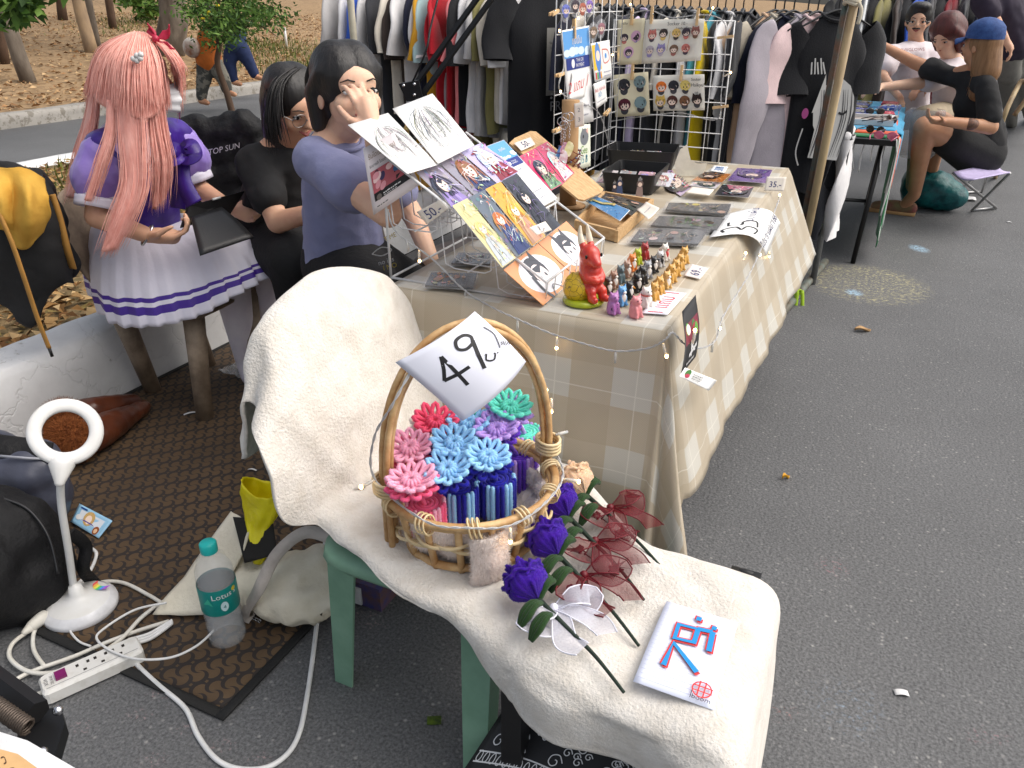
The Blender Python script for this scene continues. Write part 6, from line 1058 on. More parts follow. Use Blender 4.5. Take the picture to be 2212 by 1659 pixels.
# ================= MAT AND THINGS ON THE GROUND, LEFT =================
def mat_mat():
 m, nt, b = newmat('monogram_mat'); L = nt.links; tc = nd(nt, 'ShaderNodeTexCoord'); mp = nd(nt, 'ShaderNodeMapping'); mp.inputs['Scale'].default_value = (1 / .047, 1 / .047, 1); mp.inputs['Rotation'].default_value = (0, 0, .06); L.new(tc.outputs['Object'], mp.inputs[0])
 def crescent(off):
  ad = nd(nt, 'ShaderNodeVectorMath', operation='ADD'); L.new(mp.outputs[0], ad.inputs[0]); ad.inputs[1].default_value = (off[0], off[1], 0)
  fl = nd(nt, 'ShaderNodeVectorMath', operation='FLOOR'); L.new(ad.outputs[0], fl.inputs[0]); fc = nd(nt, 'ShaderNodeVectorMath', operation='SUBTRACT'); L.new(ad.outputs[0], fc.inputs[0]); L.new(fl.outputs[0], fc.inputs[1])
  sp = nd(nt, 'ShaderNodeSeparateXYZ'); L.new(fl.outputs[0], sp.inputs[0]); sm = nd(nt, 'ShaderNodeMath', operation='ADD'); L.new(sp.outputs[0], sm.inputs[0]); L.new(sp.outputs[1], sm.inputs[1]); md = nd(nt, 'ShaderNodeMath', operation='PINGPONG'); L.new(sm.outputs[0], md.inputs[0]); md.inputs[1].default_value = 1.0
  sg = nd(nt, 'ShaderNodeMath', operation='MULTIPLY_ADD'); L.new(md.outputs[0], sg.inputs[0]); sg.inputs[1].default_value = .26; sg.inputs[2].default_value = -.13
  c1 = nd(nt, 'ShaderNodeVectorMath', operation='SUBTRACT'); L.new(fc.outputs[0], c1.inputs[0]); c1.inputs[1].default_value = (.5, .5, 0)
  s1 = nd(nt, 'ShaderNodeSeparateXYZ'); L.new(c1.outputs[0], s1.inputs[0]); cb = nd(nt, 'ShaderNodeCombineXYZ'); L.new(s1.outputs[0], cb.inputs[0]); L.new(s1.outputs[1], cb.inputs[1])
  l1 = nd(nt, 'ShaderNodeVectorMath', operation='LENGTH'); L.new(cb.outputs[0], l1.inputs[0])
  ax = nd(nt, 'ShaderNodeMath', operation='ADD'); L.new(s1.outputs[0], ax.inputs[0]); L.new(sg.outputs[0], ax.inputs[1]); c2 = nd(nt, 'ShaderNodeCombineXYZ'); L.new(ax.outputs[0], c2.inputs[0]); L.new(s1.outputs[1], c2.inputs[1]); l2 = nd(nt, 'ShaderNodeVectorMath', operation='LENGTH'); L.new(c2.outputs[0], l2.inputs[0])
  a = nd(nt, 'ShaderNodeMath', operation='LESS_THAN'); L.new(l1.outputs['Value'], a.inputs[0]); a.inputs[1].default_value = .43; d = nd(nt, 'ShaderNodeMath', operation='GREATER_THAN'); L.new(l2.outputs['Value'], d.inputs[0]); d.inputs[1].default_value = .33
  q = nd(nt, 'ShaderNodeMath', operation='MULTIPLY'); L.new(a.outputs[0], q.inputs[0]); L.new(d.outputs[0], q.inputs[1]); return q.outputs[0]
 x = crescent((0, 0)); y = crescent((.5, .5)); mm = nd(nt, 'ShaderNodeMath', operation='MAXIMUM'); L.new(x, mm.inputs[0]); L.new(y, mm.inputs[1])
 nz = nd(nt, 'ShaderNodeTexNoise', Scale=3.0, Detail=6.0); L.new(tc.outputs['Object'], nz.inputs[0]); cr = nd(nt, 'ShaderNodeValToRGB'); cr.color_ramp.elements[0].color = (*srgb(74, 57, 38), 1); cr.color_ramp.elements[1].color = (*srgb(94, 73, 49), 1); cr.color_ramp.elements[0].position = .35; cr.color_ramp.elements[1].position = .65; L.new(nz.outputs[0], cr.inputs[0])
 mx = nd(nt, 'ShaderNodeMix', data_type='RGBA'); L.new(mm.outputs[0], mx.inputs[0]); L.new(cr.outputs[0], mx.inputs[6]); mx.inputs[7].default_value = (*srgb(40, 33, 29), 1); L.new(mx.outputs[2], b.inputs['Base Color']); b.inputs['Roughness'].default_value = .75
 n2 = nd(nt, 'ShaderNodeTexNoise', Scale=500.0); L.new(tc.outputs['Object'], n2.inputs[0]); bp = nd(nt, 'ShaderNodeBump', Strength=.3, Distance=.003); L.new(n2.outputs[0], bp.inputs['Height']); L.new(bp.outputs[0], b.inputs['Normal']); return m
mr0, mr1, ms0, ms1 = -2.44, -1.05, .79, 3.3
mt = thing('floor_mat', 'brown monogrammed floor mat with a black edge on the asphalt', 'mat', ((mr0 + mr1) / 2, (ms0 + ms1) / 2, .004))
def matz(a, q): return (lerp(mr0, mr1, a), lerp(ms0, ms1, q), .005 + .004 * max(0, noise.noise(V((a * 6, q * 9, 0)))))
b = MB(); b.grid(matz, 40, 60); b.bw('carpet', mat_mat(), mt, thick=.003)
M_EDGE = mat('black_binding', (.012, .012, .012), .8, bump=.3)
for (x0, x1, y0, y1) in ((mr1, mr1 + .022, ms0 - .022, ms1), (mr0, mr1, ms0 - .022, ms0), (mr0 - .02, mr0, ms0 - .022, ms1)): b = MB(); b.grid(lambda a, q: (lerp(x0, x1, a), lerp(y0, y1, q), .0065 + .003 * max(0, noise.noise(V((lerp(x0, x1, a) * 4, lerp(y0, y1, q) * 4, 0))))), 3, 60 if x1 - x0 < .1 else 3); b.bw('edge_binding', M_EDGE, mt, thick=.004)
M_WP = mat('white_plastic', (.72, .72, .71), .35, (.66, .65, .62), 15); M_LAMPG = mat('lamp_diffuser', (.78, .78, .80), .25, coat=.3); M_CABLE = mat('white_cable', (.70, .69, .64), .45, (.58, .55, .48), 12); M_DARK = mat('dark_slot', (.02, .015, .012), .6)
# ring lamp
lb = G(178, 1318); lp = thing('ring_lamp', 'white ring lamp with a bendy neck and round base on the mat', 'lamp', lb)
b = MB(); b.lathe([(0, 0), (.078, 0), (.086, .010), (.084, .022), (.070, .034)], 36); b.build('base_glow_ring', M_LAMPG, lp)
b = MB(); b.lathe([(.071, .033), (.058, .040), (.030, .046), (.018, .058), (.014, .078), (.0, .08)], 36); b.build('base', M_WP, lp)
Yb = Yof(lb); tob = lambda u, v, dy=0: J(u, v, Yb + dy)
nk = catmull([V((lb.x - .012, lb.y + .004, .07)), tob(148, 1190), tob(132, 1085), tob(131, 1000)], 8); b = MB(); b.tube(nk, .0085, 14); b.bw('neck', M_WP, lp)
rc = tob(142, 933, .0); cn = (V((0, 0, CAM_H)) - rc).normalized(); cn = (cn + V((0.25, 0, .3))).normalized(); e1 = cn.cross(V((0, 0, 1))).normalized(); e2 = cn.cross(e1).normalized()
rO = (tob(217, 933) - rc).length * .98; rI = rO * .60; b = MB(); rm_, rw = (rO + rI) / 2, (rO - rI) / 2
P = [(rm_ + rw * math.cos(a) , .011 * math.sin(a)) for a in [6.2832 * k / 14 for k in range(14)]]; n = 48
for k in range(n):
 t = 6.2832 * k / n; d = e1 * math.cos(t) + e2 * math.sin(t); b.add([rc + d * x + cn * math.copysign(abs(y) ** .6 * .011 ** .4, y) for x, y in P])
for k in range(n):
 for i in range(14): j = (i + 1) % 14; l = (k + 1) % n; b.face((k * 14 + i, l * 14 + i, l * 14 + j, k * 14 + j))
b.bw('ring_head', M_WP, lp)
b = MB(); dd = (nk[-1] - rc); dd = (dd - cn * dd.dot(cn)).normalized(); b.cap(rc + dd * rO * .98, rc + dd * (rO + .035), .026, .011); b.cap(rc + dd * (rO + .03), nk[-2], .011, .0095); b.bw('head_joint', M_WP, lp)
b = MB(); A = Art(lambda x, y: V((lerp(-.005, .04, x), lerp(-.05, -.035, y) + .012 * (x - .5) ** 2 * 4 + .085, .044)), lambda x, y: V((0, 0, 1)), .3, .001)
for k, c in enumerate([(.8, .1, .1), (.85, .5, .1), (.8, .8, .1), (.1, .6, .2), (.1, .3, .8), (.4, .1, .6)]): A.rect(k / 6, 0, (k + 1) / 6, .3, c)
A.mb.build('colour_dial', M_PRINT, lp, smooth=0)
# power strip
s0_, s1_ = G(92, 1478, .04), G(296, 1388, .04); dx_ = (s1_ - s0_).normalized(); an = math.atan2(dx_.y, dx_.x); Ls = (s1_ - s0_).length + .012
ps = thing('power_strip', 'grubby white extension socket strip with a purple switch', 'power strip', V(((s0_.x + s1_.x) / 2, (s0_.y + s1_.y) / 2, .003)), an)
b = MB(); hw, hh = Ls / 2, .032
def rr4(hx, hy, z, r_=.010): return [V((sx * (hx - r_) + r_ * math.cos(a), sy * (hy - r_) + r_ * math.sin(a), z)) for sx, sy, a0 in ((1, 1, 0), (-1, 1, 90), (-1, -1, 180), (1, -1, 270)) for a in [R(a0 + q) for q in (0, 45, 90)]]
for (hx, hy, z) in ((hw - .004, hh - .004, 0), (hw, hh, .004), (hw, hh, .030), (hw - .004, hh - .006, .037)): b.add(rr4(hx, hy, z))
for i in range(3):
 for k in range(12): b.face((i * 12 + k, i * 12 + (k + 1) % 12, (i + 1) * 12 + (k + 1) % 12, (i + 1) * 12 + k))
b.face(range(36, 48)); b.face(range(11, -1, -1)); b.build('casing', mat('grubby_plastic', (.66, .65, .62), .4, (.52, .50, .45), 26, lo=.5, hi=.75), ps, smooth=0)
b = MB(); b.box((-hw + .042, .002, .039), (.022, .024, .010)); b.build('switch', mat('purple_switch', srgb(120, 24, 92), .35), ps, smooth=0)
for k in range(3):
 x = -hw + .085 + k * (2 * hw - .11) / 2.6; b = MB()
 for (dx, dy, sx, sy) in ((-.009, .010, .006, .008), (.013, .010, .006, .008), (.003, -.011, .007, .006)): b.box((x + dx, dy, .0372), (sx, sy, .0012))
 b.build('socket', M_DARK, ps, smooth=0)
b = MB(); b.box((0, -hh + .012, .0372), (2 * hw - .02, .0012, .0008)); b.build('seam', mat('grey_seam', (.3, .3, .3), .5), ps, smooth=0)
A = Art(lambda x, y: V((lerp(-hw + .004, -hw + .03, y), lerp(.022, -.022, x), .0375)), lambda x, y: V((0, 0, 1)), .55, 0); A.text('VOX', .5, .16, .24, (.04, .04, .04)); A.text('SPORTEC', .5, .40, .17, (.04, .04, .04), 0, .9); A.mb.build('lettering', M_PRINT, ps, smooth=0)
def cable(label, pts, r_, m=None, lift=None, plug=False, name='cable'):
 P = catmull([G(u, v, z) for u, v, z in pts], 8); root = thing(name, label, 'cable', P[len(P) // 2]); b = MB(); b.tube(P, r_, 8); b.bw('cord', m or M_CABLE, root); return root, P
def zz(l, z=.006): return [(u, v, z + .0001 * i) for i, (u, v) in enumerate(l)]
c_, _ = cable('thick white cable looping over the asphalt to the green chair', [(286, 1418, .012), (300, 1440, .007), (345, 1482, .006), (400, 1530, .006), (428, 1590, .006), (470, 1642, .006), (525, 1662, .006), (590, 1652, .006), (640, 1600, .006), (664, 1500, .006), (684, 1350, .02), (694, 1240, .10), (702, 1175, .17), (712, 1150, .22)], .0055, mat('clean_cable', (.74, .74, .73), .4))
c_, P = cable('cream mains lead of the socket strip looping round to the left', zz([(365, 1342), (300, 1362), (230, 1388), (160, 1418), (70, 1450), (28, 1475), (28, 1502), (60, 1507), (98, 1492)], .010), .0050)
c_, P = cable('cream lead with a moulded white plug lying by the lamp', zz([(55, 1368), (26, 1392), (22, 1422), (60, 1450), (120, 1452), (200, 1420), (260, 1382), (310, 1330), (370, 1292), (430, 1290)], .016), .0050)
pd = (P[0] - P[6]).normalized(); b = MB(); b.chain([P[0] + V((0, 0, .004)), P[0] + pd * .02 + V((0, 0, .006)), P[0] + pd * .048 + V((0, 0, .008))], [.008, .014, .017]); b.bw('plug', M_CABLE, c_); b = MB(); [b.tube([P[0] + pd * .06 + V((-pd.y, pd.x, 0)) * q + V((0, 0, .01)), P[0] + pd * .085 + V((-pd.y, pd.x, 0)) * q + V((0, 0, .01))], .0022, 6) for q in (-.007, .007)]; b.bw('pins', M_CHROME, c_)
cable('white lead running behind the lamp base and under the bag flap', zz([(96, 1440), (72, 1400), (80, 1352), (130, 1305), (205, 1262), (262, 1258), (320, 1285), (360, 1310)], .012), .0048)
cable('thin white lead leaving the lamp base toward the socket strip', zz([(152, 1338), (150, 1360), (170, 1385), (196, 1396)], .012), .0028, mat('clean_cable', (.74, .74, .73), .4))
cable('thin white lead crossing over the socket strip toward the bottle', zz([(360, 1302), (290, 1318), (222, 1360), (210, 1382), (245, 1408), (300, 1424), (370, 1420), (425, 1395), (462, 1362)], .045)[:9], .0028, mat('clean_cable', (.74, .74, .73), .4))
for k in range(3): cable(('upper', 'middle', 'lower')[k] + ' of three white leads bundled beside the bag flap', zz([(278, 1382 + 5 * k), (320, 1370 + 6 * k), (352, 1352 + 5 * k), (372, 1340 + 3 * k)], .014), .0042, mat('clean_cable', (.74, .74, .73), .4))
cable('white lead curling out beside the black backpack', zz([(165, 1170), (198, 1185), (208, 1200), (190, 1240), (150, 1275)], .02), .0045, mat('clean_cable', (.74, .74, .73), .4))
# bottle
bb = G(494, 1380); hB = .285; bt_ = thing('water_bottle', 'clear water bottle with a teal cap and label on the mat', 'bottle', bb); M_PET = mat('clear_pet', (.92, .94, .95), .05, alpha=.13, coat=1.0); M_WATER = mat('water', (.86, .9, .92), .03, alpha=.16, coat=.5)
prof = [(0, .004), (.034, 0), (.042, .010), (.043, .03), (.040, .045), (.043, .06), (.040, .075), (.043, .09), (.0415, .105), (.0415, .175), (.043, .19), (.041, .215), (.030, .245), (.017, .258), (.016, .268)]
b = MB(); b.lathe(prof, 32); b.lathe([(r_ * .975 if r_ else 0, z + .001) for r_, z in reversed(prof)], 32); b.build('bottle_wall', M_PET, bt_)
b = MB(); b.lathe([(0, .006)] + [(r_ * .955, z) for r_, z in prof[1:10]] + [(0, .170)], 32); b.build('water', M_WATER, bt_)
b = MB(); b.lathe([(.0425, .108), (.0432, .110), (.0432, .178), (.0425, .180)], 40); b.build('label', mat('teal_label', srgb(20, 140, 132), .35), bt_)
b = MB(); b.lathe([(.0185, .262), (.0188, .264), (.0188, .284), (.016, .287), (0, .287)], 28); b.build('cap', mat('teal_cap', srgb(36, 190, 184), .35), bt_)
a0 = math.atan2(-bb.y, -bb.x)
A = Art(lambda x, y: V((.0436 * math.cos(a0 + (x - .5) * 2.0), .0436 * math.sin(a0 + (x - .5) * 2.0), lerp(.11, .178, y))), lambda x, y: V((math.cos(a0 + (x - .5) * 2.0), math.sin(a0 + (x - .5) * 2.0), 0)), .8, 0); A.text("Lotus's", .62, .62, .24, WHITE); A.ell(.58, .28, .10, .16, srgb(200, 226, 230)); A.text('4', .58, .26, .16, srgb(20, 120, 120)); A.poly([(.05, .4), (.2, .6), (.3, .35)], srgb(60, 180, 150)); A.ell(.9, .7, .07, .07, srgb(220, 200, 60)); A.mb.build('label_print', M_PRINT, bt_, smooth=0)
# cream messenger bag with yellow carrier
M_CANVAS = mat('cream_canvas', srgb(226, 219, 200), .85, srgb(208, 199, 178), 8, .35, 90); M_STRAP = mat('bag_webbing', srgb(190, 180, 170), .85, bump=.3, bscale=200); M_OPENING = mat('dark_opening', (.02, .018, .016), .9)
bc = G(618, 1300, 0); mb_ = thing('messenger_bag', 'open cream canvas messenger bag lying on the mat', 'bag', bc)
b = MB()
for (u, v, z, r_) in ((545, 1270, .07, .07), (600, 1285, .08, .085), (655, 1300, .08, .08), (690, 1275, .10, .07), (640, 1240, .12, .08), (560, 1220, .09, .07), (520, 1200, .07, .05), (680, 1220, .15, .06)): b.ell(G(u, v, z * .85), (r_ * 1.05, r_ * .95, r_ * .7))
o = b.bw('body', M_CANVAS, mb_, remesh=.012, smit=6)
for v in o.data.vertices: v.co += v.normal * (.022 * noise.noise(v.co * 11) + .012 * noise.noise(v.co * 27)); v.co.z = max(v.co.z, .006)
c = [G(500, 1105, .17), G(545, 1130, .20), G(530, 1200, .14), G(456, 1330, .02), G(330, 1328, .018), G(400, 1255, .05)]
def flap(a, q): t = lerp(c[0], c[1], a); m_ = lerp(c[5], c[2], a); e = lerp(c[4], c[3], a); p = (lerp(t, m_, q * 2) if q < .5 else lerp(m_, e, q * 2 - 1)); return p + V((0, 0, .012 * math.sin(q * 3.1) + .006 * noise.noise(V((a * 3, q * 3, 1)))))
b = MB(); b.grid(flap, 14, 20); b.bw('flap', M_CANVAS, mb_, thick=.004)
b = MB(); b.grid(lambda a, q: lerp(lerp(G(505, 1125, .19), G(590, 1130, .21), a), lerp(G(530, 1225, .125), G(600, 1205, .16), a), q) + V((0, 0, -.012 * math.sin(a * 3.1) * math.sin(q * 3.1) + .012)), 10, 10); b.bw('opening', M_OPENING, mb_, thick=.002)  # near-black sheet laid on the solid body, standing in for the dark opening
def ribbon(pts, w, up_, m, root, name, th=.003):
 P = catmull(pts, 8); n = len(P); b = MB(); A_, B_ = [], []
 for i in range(n): t = (P[min(i + 1, n - 1)] - P[max(i - 1, 0)]).normalized(); s_ = t.cross(V(up_)).normalized() * w / 2; A_.append(P[i] + s_); B_.append(P[i] - s_)
 k = b.add(A_ + B_); [b.face((k + i, k + i + 1, k + n + i + 1, k + n + i)) for i in range(n - 1)]; return b.bw(name, m, root, thick=th)
ribbon([G(725, 1165, .24), G(660, 1150, .235), G(600, 1195, .20), G(560, 1270, .155), G(532, 1322, .05), G(545, 1335, .02)], .030, (.2, -.6, .8), M_STRAP, mb_, 'strap')
b = MB(); b.ell(G(582, 1322, .05), .010); b.tube([G(582, 1300, .075), G(582, 1322, .05), G(583, 1345, .02)], .002, 6); b.bw('toggle', M_BLKP, mb_)
b = MB(); [b.tube([G(548 + 6 * k, 1335 + 3 * k, .015) + V((.006 * math.cos(a), 0, .006 * math.sin(a))) for a in [6.28 * q / 10 for q in range(10)]], .0014, 5, closed=True) for k in range(3)]; b.bw('key_clip', M_CHROME, mb_)
yl = [(G(556, 1215, .12), .012), (G(562, 1190, .15), .022), (G(562, 1130, .20), .034), (G(572, 1080, .26), .052), (G(572, 1050, .30), .056)]
b = MB()
def yb(a, q): k = q * 4; i = min(int(k), 3); t = k - i; ce = lerp(yl[i][0], yl[i + 1][0], t); rr = lerp(yl[i][1], yl[i + 1][1], t); th = 6.2832 * a; w = 1 + .22 * noise.noise(V((math.cos(th) * 2.5, math.sin(th) * 2.5, q * 3))) + .08 * noise.noise(V((math.cos(th) * 7, math.sin(th) * 7, q * 9))); return ce + V((math.cos(th) * rr * 1.15 * w, math.sin(th) * rr * .6 * w, .012 * math.sin(th * 2 + 1) * q))
b.grid(yb, 40, 24); tag(b.build('carrier_bag', mat('yellow_film', srgb(240, 226, 30), .35, srgb(226, 208, 16), 14, .3, 30), thick=.001), 'yellow plastic carrier bag sticking out of the cream bag', 'plastic bag')
def idart(A): h = A.asp; A.rect(.05, .05, .95, h - .05, srgb(150, 196, 226)); A.rect(.14, .14, .86, h * .8, srgb(222, 228, 236)); A.ell(.45, h * .55, .16, .16, srgb(206, 170, 110)); A.ell(.45, h * .5, .09, .1, SKIN); A.poly([(.25, .15), (.7, .15), (.6, h * .4), (.35, h * .4)], srgb(90, 80, 160)); A.ell(.8, h * .22, .09, .09, srgb(150, 84, 50)); A.ell(.8, h * .2, .05, .05, srgb(230, 190, 150)); A.ell(.16, h * .4, .08, .06, WHITE); A.rect(.1, h * .84, .3, h * .92, srgb(40, 80, 150))
paper('id_card', 'light blue picture card on a key clip lying on the mat', 'card', [G(172, 1088, .05), G(243, 1125, .035), G(213, 1163, .012), G(153, 1127, .02)], idart, srgb(150, 196, 226), .002, pm=M_GLOSSP)
# dark backpacks at the left edge
M_BKNY = mat('black_nylon', (.008, .008, .009), .6, (.014, .014, .015), 9, .5, 60, spec=.25); M_SILV = mat('grey_bag_fabric', srgb(84, 88, 104), .32, srgb(60, 62, 74), 4, .3, 12)
def blobthing(name, label, cat, base, blobs, m, vox, nscale=8, namp=.014, it=6, part='body', group=None):
 root = thing(name, label, cat, base, 0, group); b = MB()
 for (p, r_) in blobs: b.ell(p, r_)
 o = b.bw(part, m, root, remesh=vox, smit=it)
 for v in o.data.vertices:
  w = V(v.co) + V(base); v.co += v.normal * (namp * noise.noise(w * nscale) + namp * .5 * noise.noise(w * nscale * 2.7))
  if v.co.z + base[2] < .006: v.co.z = .006 - base[2]
 return root
bp0 = G(40, 1290)
r_ = blobthing('black_backpack', 'large black backpack slumped at the left edge by the lamp', 'backpack', bp0, [(G(10, 1265, .09), (.12, .11, .10)), (G(70, 1250, .09), (.08, .09, .10)), (G(40, 1170, .17), (.10, .10, .12)), (G(-20, 1150, .20), (.12, .11, .13)), (G(95, 1215, .11), (.06, .08, .09)), (G(-80, 1250, .15), (.14, .14, .15))], M_BKNY, .014)
ribbon([G(150, 1150, .22), G(185, 1180, .16), G(180, 1230, .10), (G(205, 1260, .015))], .03, (.5, -.5, .7), M_BKNY, r_, 'strap'); b = MB(); b.tube(catmull([G(0, 1075, .30), G(60, 1100, .27), G(105, 1160, .21), G(125, 1240, .13)], 6), .0035, 6); b.bw('zip', mat('zip_tape', (.02, .02, .022), .35), r_)
b0 = G(40, 1090); r_ = blobthing('grey_satchel', 'shiny grey bag with a black top behind the black backpack', 'bag', b0, [(G(20, 1060, .12), (.16, .12, .13)), (G(70, 1060, .12), (.12, .1, .12)), (G(-30, 1030, .15), (.15, .12, .15)), (G(50, 1010, .2), (.12, .1, .08))], M_SILV, .014)
b = MB(); b.grid(lambda a, q: lerp(lerp(G(-40, 935, .30), G(112, 960, .27), a), lerp(G(-40, 985, .27), G(112, 1000, .24), a), q) + V((.01 * math.sin(a * 7), 0, .015 * math.sin(q * 3.1))), 14, 6); b.bw('top_band', M_BKNY, r_, thick=.012)
b = MB(); b.tube([G(0, 985, .28), G(60, 990, .265), G(110, 992, .25)], .004, 6); b.bw('piping', mat('grey_piping', (.35, .36, .4), .5), r_)
# boots
M_LEATH = mat('brown_leather', srgb(104, 54, 32), .32, srgb(72, 36, 22), 7, .15, 60, coat=.2); M_TAN = mat('fox_fur', srgb(122, 66, 30), .9, srgb(150, 88, 42), 40)
def boot(label, pts, rad, cuff):
 base = V((pts[1][0].x, pts[1][0].y, 0)); root = thing('boot', label, 'boot', base, 0, 'brown boots'); b = MB(); b.chain([p for p, _ in pts], [r_ for _, r_ in pts], 14); o = b.bw('leather', M_LEATH, root, remesh=.008, smit=8)
 for v in o.data.vertices: v.co += v.normal * .004 * noise.noise(V(v.co) * 25); v.co.z = max(v.co.z, .006)
 b = MB(); b.ell(cuff, (.075, .06, .06)); c2 = b.bw('fur_cuff', M_TAN, root); fur(c2, 9000, .022, M_TAN, 5, .0018, .6)
boot('brown leather boot with orange fur cuff lying toward the kerb, front one', [(G(150, 960, .07), .065), (G(200, 940, .07), .06), (G(245, 915, .06), .052), (G(285, 893, .045), .036), (G(312, 878, .03), .026)], None, G(152, 950, .09))
boot('brown leather boot lying behind the other boot, against the kerb', [(G(150, 900, .06), .05), (G(200, 888, .07), .05), (G(250, 876, .055), .042), (G(290, 868, .035), .03)], None, G(140, 905, .07))
# plastic cup with straw, wrappers, scraps
cb_ = G(205, 870); cu = thing('drink_cup', 'crumpled clear plastic cup bag with a green straw by the kerb', 'cup', cb_); b = MB(); b.grid(lambda a, q: V(((.036 + .02 * q) * math.cos(6.2832 * a) * (1 + .15 * noise.noise(V((math.cos(6.28 * a) * 2, math.sin(6.28 * a) * 2, q * 4)))) - .02 * q, (.036 + .02 * q) * math.sin(6.2832 * a), .004 + .15 * q + .01 * math.sin(6.2832 * a * 2) * q)), 28, 14); b.build('plastic', mat('crinkled_film', (.9, .92, .92), .12, alpha=.22, bump=.5, bscale=30, coat=.5), cu)
b = MB(); b.tube([(0, 0, .01), (-.012, .0, .12), (-.018, .0, .185)], .0045, 8); b.build('straw', mat('green_straw', srgb(24, 66, 46), .4), cu)
def wrapper(label, u, v, w, seed, z=0.012):
 p = G(u, v, z); b = MB(); b.grid(lambda a, q: p + V(((a - .5) * w, (q - .5) * w * .8, .02 * noise.noise(V((a * 5, q * 5, seed))) + .015)), 14, 14); tag(b.build('plastic_wrapper', MATS['crinkled_film'], thick=.0006), label, 'wrapper')
wrapper('crumpled clear wrapper on the mat beside the white tights', 515, 805, .12, 3); wrapper('crumpled clear wrapper under the purple shirted seat', 655, 600, .12, 6, .02)
M_SCRAP = mat('paper_scrap', (.75, .75, .75), .7)
for i, (u, v, a, l, w, lab) in enumerate([(411, 893, .9, .045, .010, 'beside the chair leg on the mat'), (545, 1015, .2, .03, .006, 'in the middle of the mat'), (1947, 1497, .3, .03, .016, 'lying on the open asphalt'), (2180, 480, .2, .03, .02, 'far right on the asphalt')]):
 p = G(u, v, .012 if i < 2 else .003); d = V((math.cos(a), math.sin(a), 0)); n_ = V((-d.y, d.x, 0)); b = MB(); b.grid(lambda s_, t: p + d * (s_ - .5) * l + n_ * (t - .5) * w + V((0, 0, .004 * math.sin(s_ * 3.1))), 6, 3); tag(b.build('paper_scrap', M_SCRAP, thick=.0006), 'small white paper scrap ' + lab, 'scrap')
for i, (u, v, a, l, c, lab) in enumerate([(1655, 704, .2, .075, srgb(128, 92, 60), 'curled brown dead leaf by the grey pipes'), (1863, 714, .0, .075, srgb(176, 140, 96), 'tan dead leaf lying alone on the asphalt'), (1697, 1033, .4, .03, srgb(206, 150, 30), 'small yellow leaf on the asphalt beside the table')]):
 p = G(u, v, .004); d = V((math.cos(a + YAW), math.sin(a + YAW), 0)); n_ = V((-d.y, d.x, 0)); b = MB()
 b.grid(lambda s_, t: p + d * (s_ - .5) * l + n_ * (t - .5) * l * .5 * math.sin(min(max(s_, .02), .98) * math.pi) + V((0, 0, .012 * (t - .5) ** 2 * 4 + .006 * math.sin(s_ * 5))), 10, 5); tag(b.build('dead_leaf', mat('leafmat%d' % i, c, .7, bump=.3), thick=.0006), lab, 'leaf')
p = G(938, 1556, .004); b = MB(); b.box(p, (.030, .020, .003), Matrix.Rotation(.5, 3, 'Z')); tag(b.build('sachet', mat('sachet', (.02, .03, .02), .3, srgb(90, 110, 40), 90), smooth=0), 'tiny dark printed sachet on the asphalt under the chair', 'sachet')
# clear case of bits behind the chair leg
p = G(782, 1300); cs = thing('craft_case', 'small case of coloured bits on the asphalt behind the green chair leg', 'case', p); b = MB(); b.box((0, .04, .035), (.13, .10, .07)); b.build('case', mat('case_brown', srgb(96, 70, 62), .5, srgb(60, 60, 110), 40), cs, smooth=0); b = MB(); b.box((-.02, -.012, .03), (.06, .008, .05)); b.build('label', M_SCRAP, cs, smooth=0)
# near-left corner: neighbouring table with paper, black spring arm
nt_ = thing('corner_table', 'white topped table corner with brown card at the bottom left', 'table', (-.62, .18, 0)); zt_ = .78
cc = [G(-40, 1568, zt_), G(60, 1600, zt_), G(185, 1672, zt_), G(330, 1790, zt_), G(150, 1950, zt_), G(-250, 1850, zt_)]; b = MB(); b.prism([q - V((0, 0, .03)) for q in cc], (0, 0, .03)); b.bw('tabletop', mat('white_cloth', (.74, .75, .76), .8, bump=.2), nt_, smooth=0)
for q in (cc[0], cc[3], cc[4]): b = MB(); m_ = sum(cc, V()) / 6; e = lerp(q, m_, .2); b.tube([(e.x, e.y, 0), (e.x, e.y, zt_ - .031)], .014, 8); b.bw('leg', M_BLACKMET, nt_)
kp = [G(-60, 1605, zt_ + .003), G(40, 1632, zt_ + .003), G(120, 1690, zt_ + .003), G(20, 1800, zt_ + .003), G(-160, 1750, zt_ + .003)]; b = MB(); b.prism(kp, (0, 0, .002)); o = b.build('brown_card', mat('kraft', srgb(206, 166, 116), .8), smooth=0); tag(o, 'brown card with pen marks on the corner table', 'card')
A = Art(lambda x, y: lerp(G(0, 1625, zt_ + .0052), G(45, 1660, zt_ + .0052), x) * (1 - y) + lerp(G(0, 1655, zt_ + .0052), G(45, 1690, zt_ + .0052), x) * y, lambda x, y: V((0, 0, 1)), .8, 0); A.curve([(.05, .3), (.2, .1), (.3, .3), (.2, .5)], .05, (.08, .04, .02)); A.curve([(.5, .5), (.7, .3), (.8, .5)], .05, (.08, .04, .02)); A.mb.build('pen_marks', M_PRINT, o, smooth=0)
ga = G(60, 1560, .62); sa = thing('spring_arm', 'black sprung desk arm hinge at the bottom left corner', 'desk arm', ga)
pl_ = [G(u, v, .60) for u, v in ((45, 1545), (130, 1525), (140, 1560), (110, 1660), (95, 1700), (20, 1690))]; nrm_ = (pl_[1] - pl_[0]).cross(pl_[3] - pl_[0]).normalized(); b = MB(); b.prism(pl_, nrm_ * .02); b.bw('hinge_plate', M_BLACKMET, sa, smooth=0)
b = MB(); b.tube([G(-80, 1420, .64), G(80, 1540, .62)], .016, 6); b.bw('arm', M_BLACKMET, sa, smooth=0)
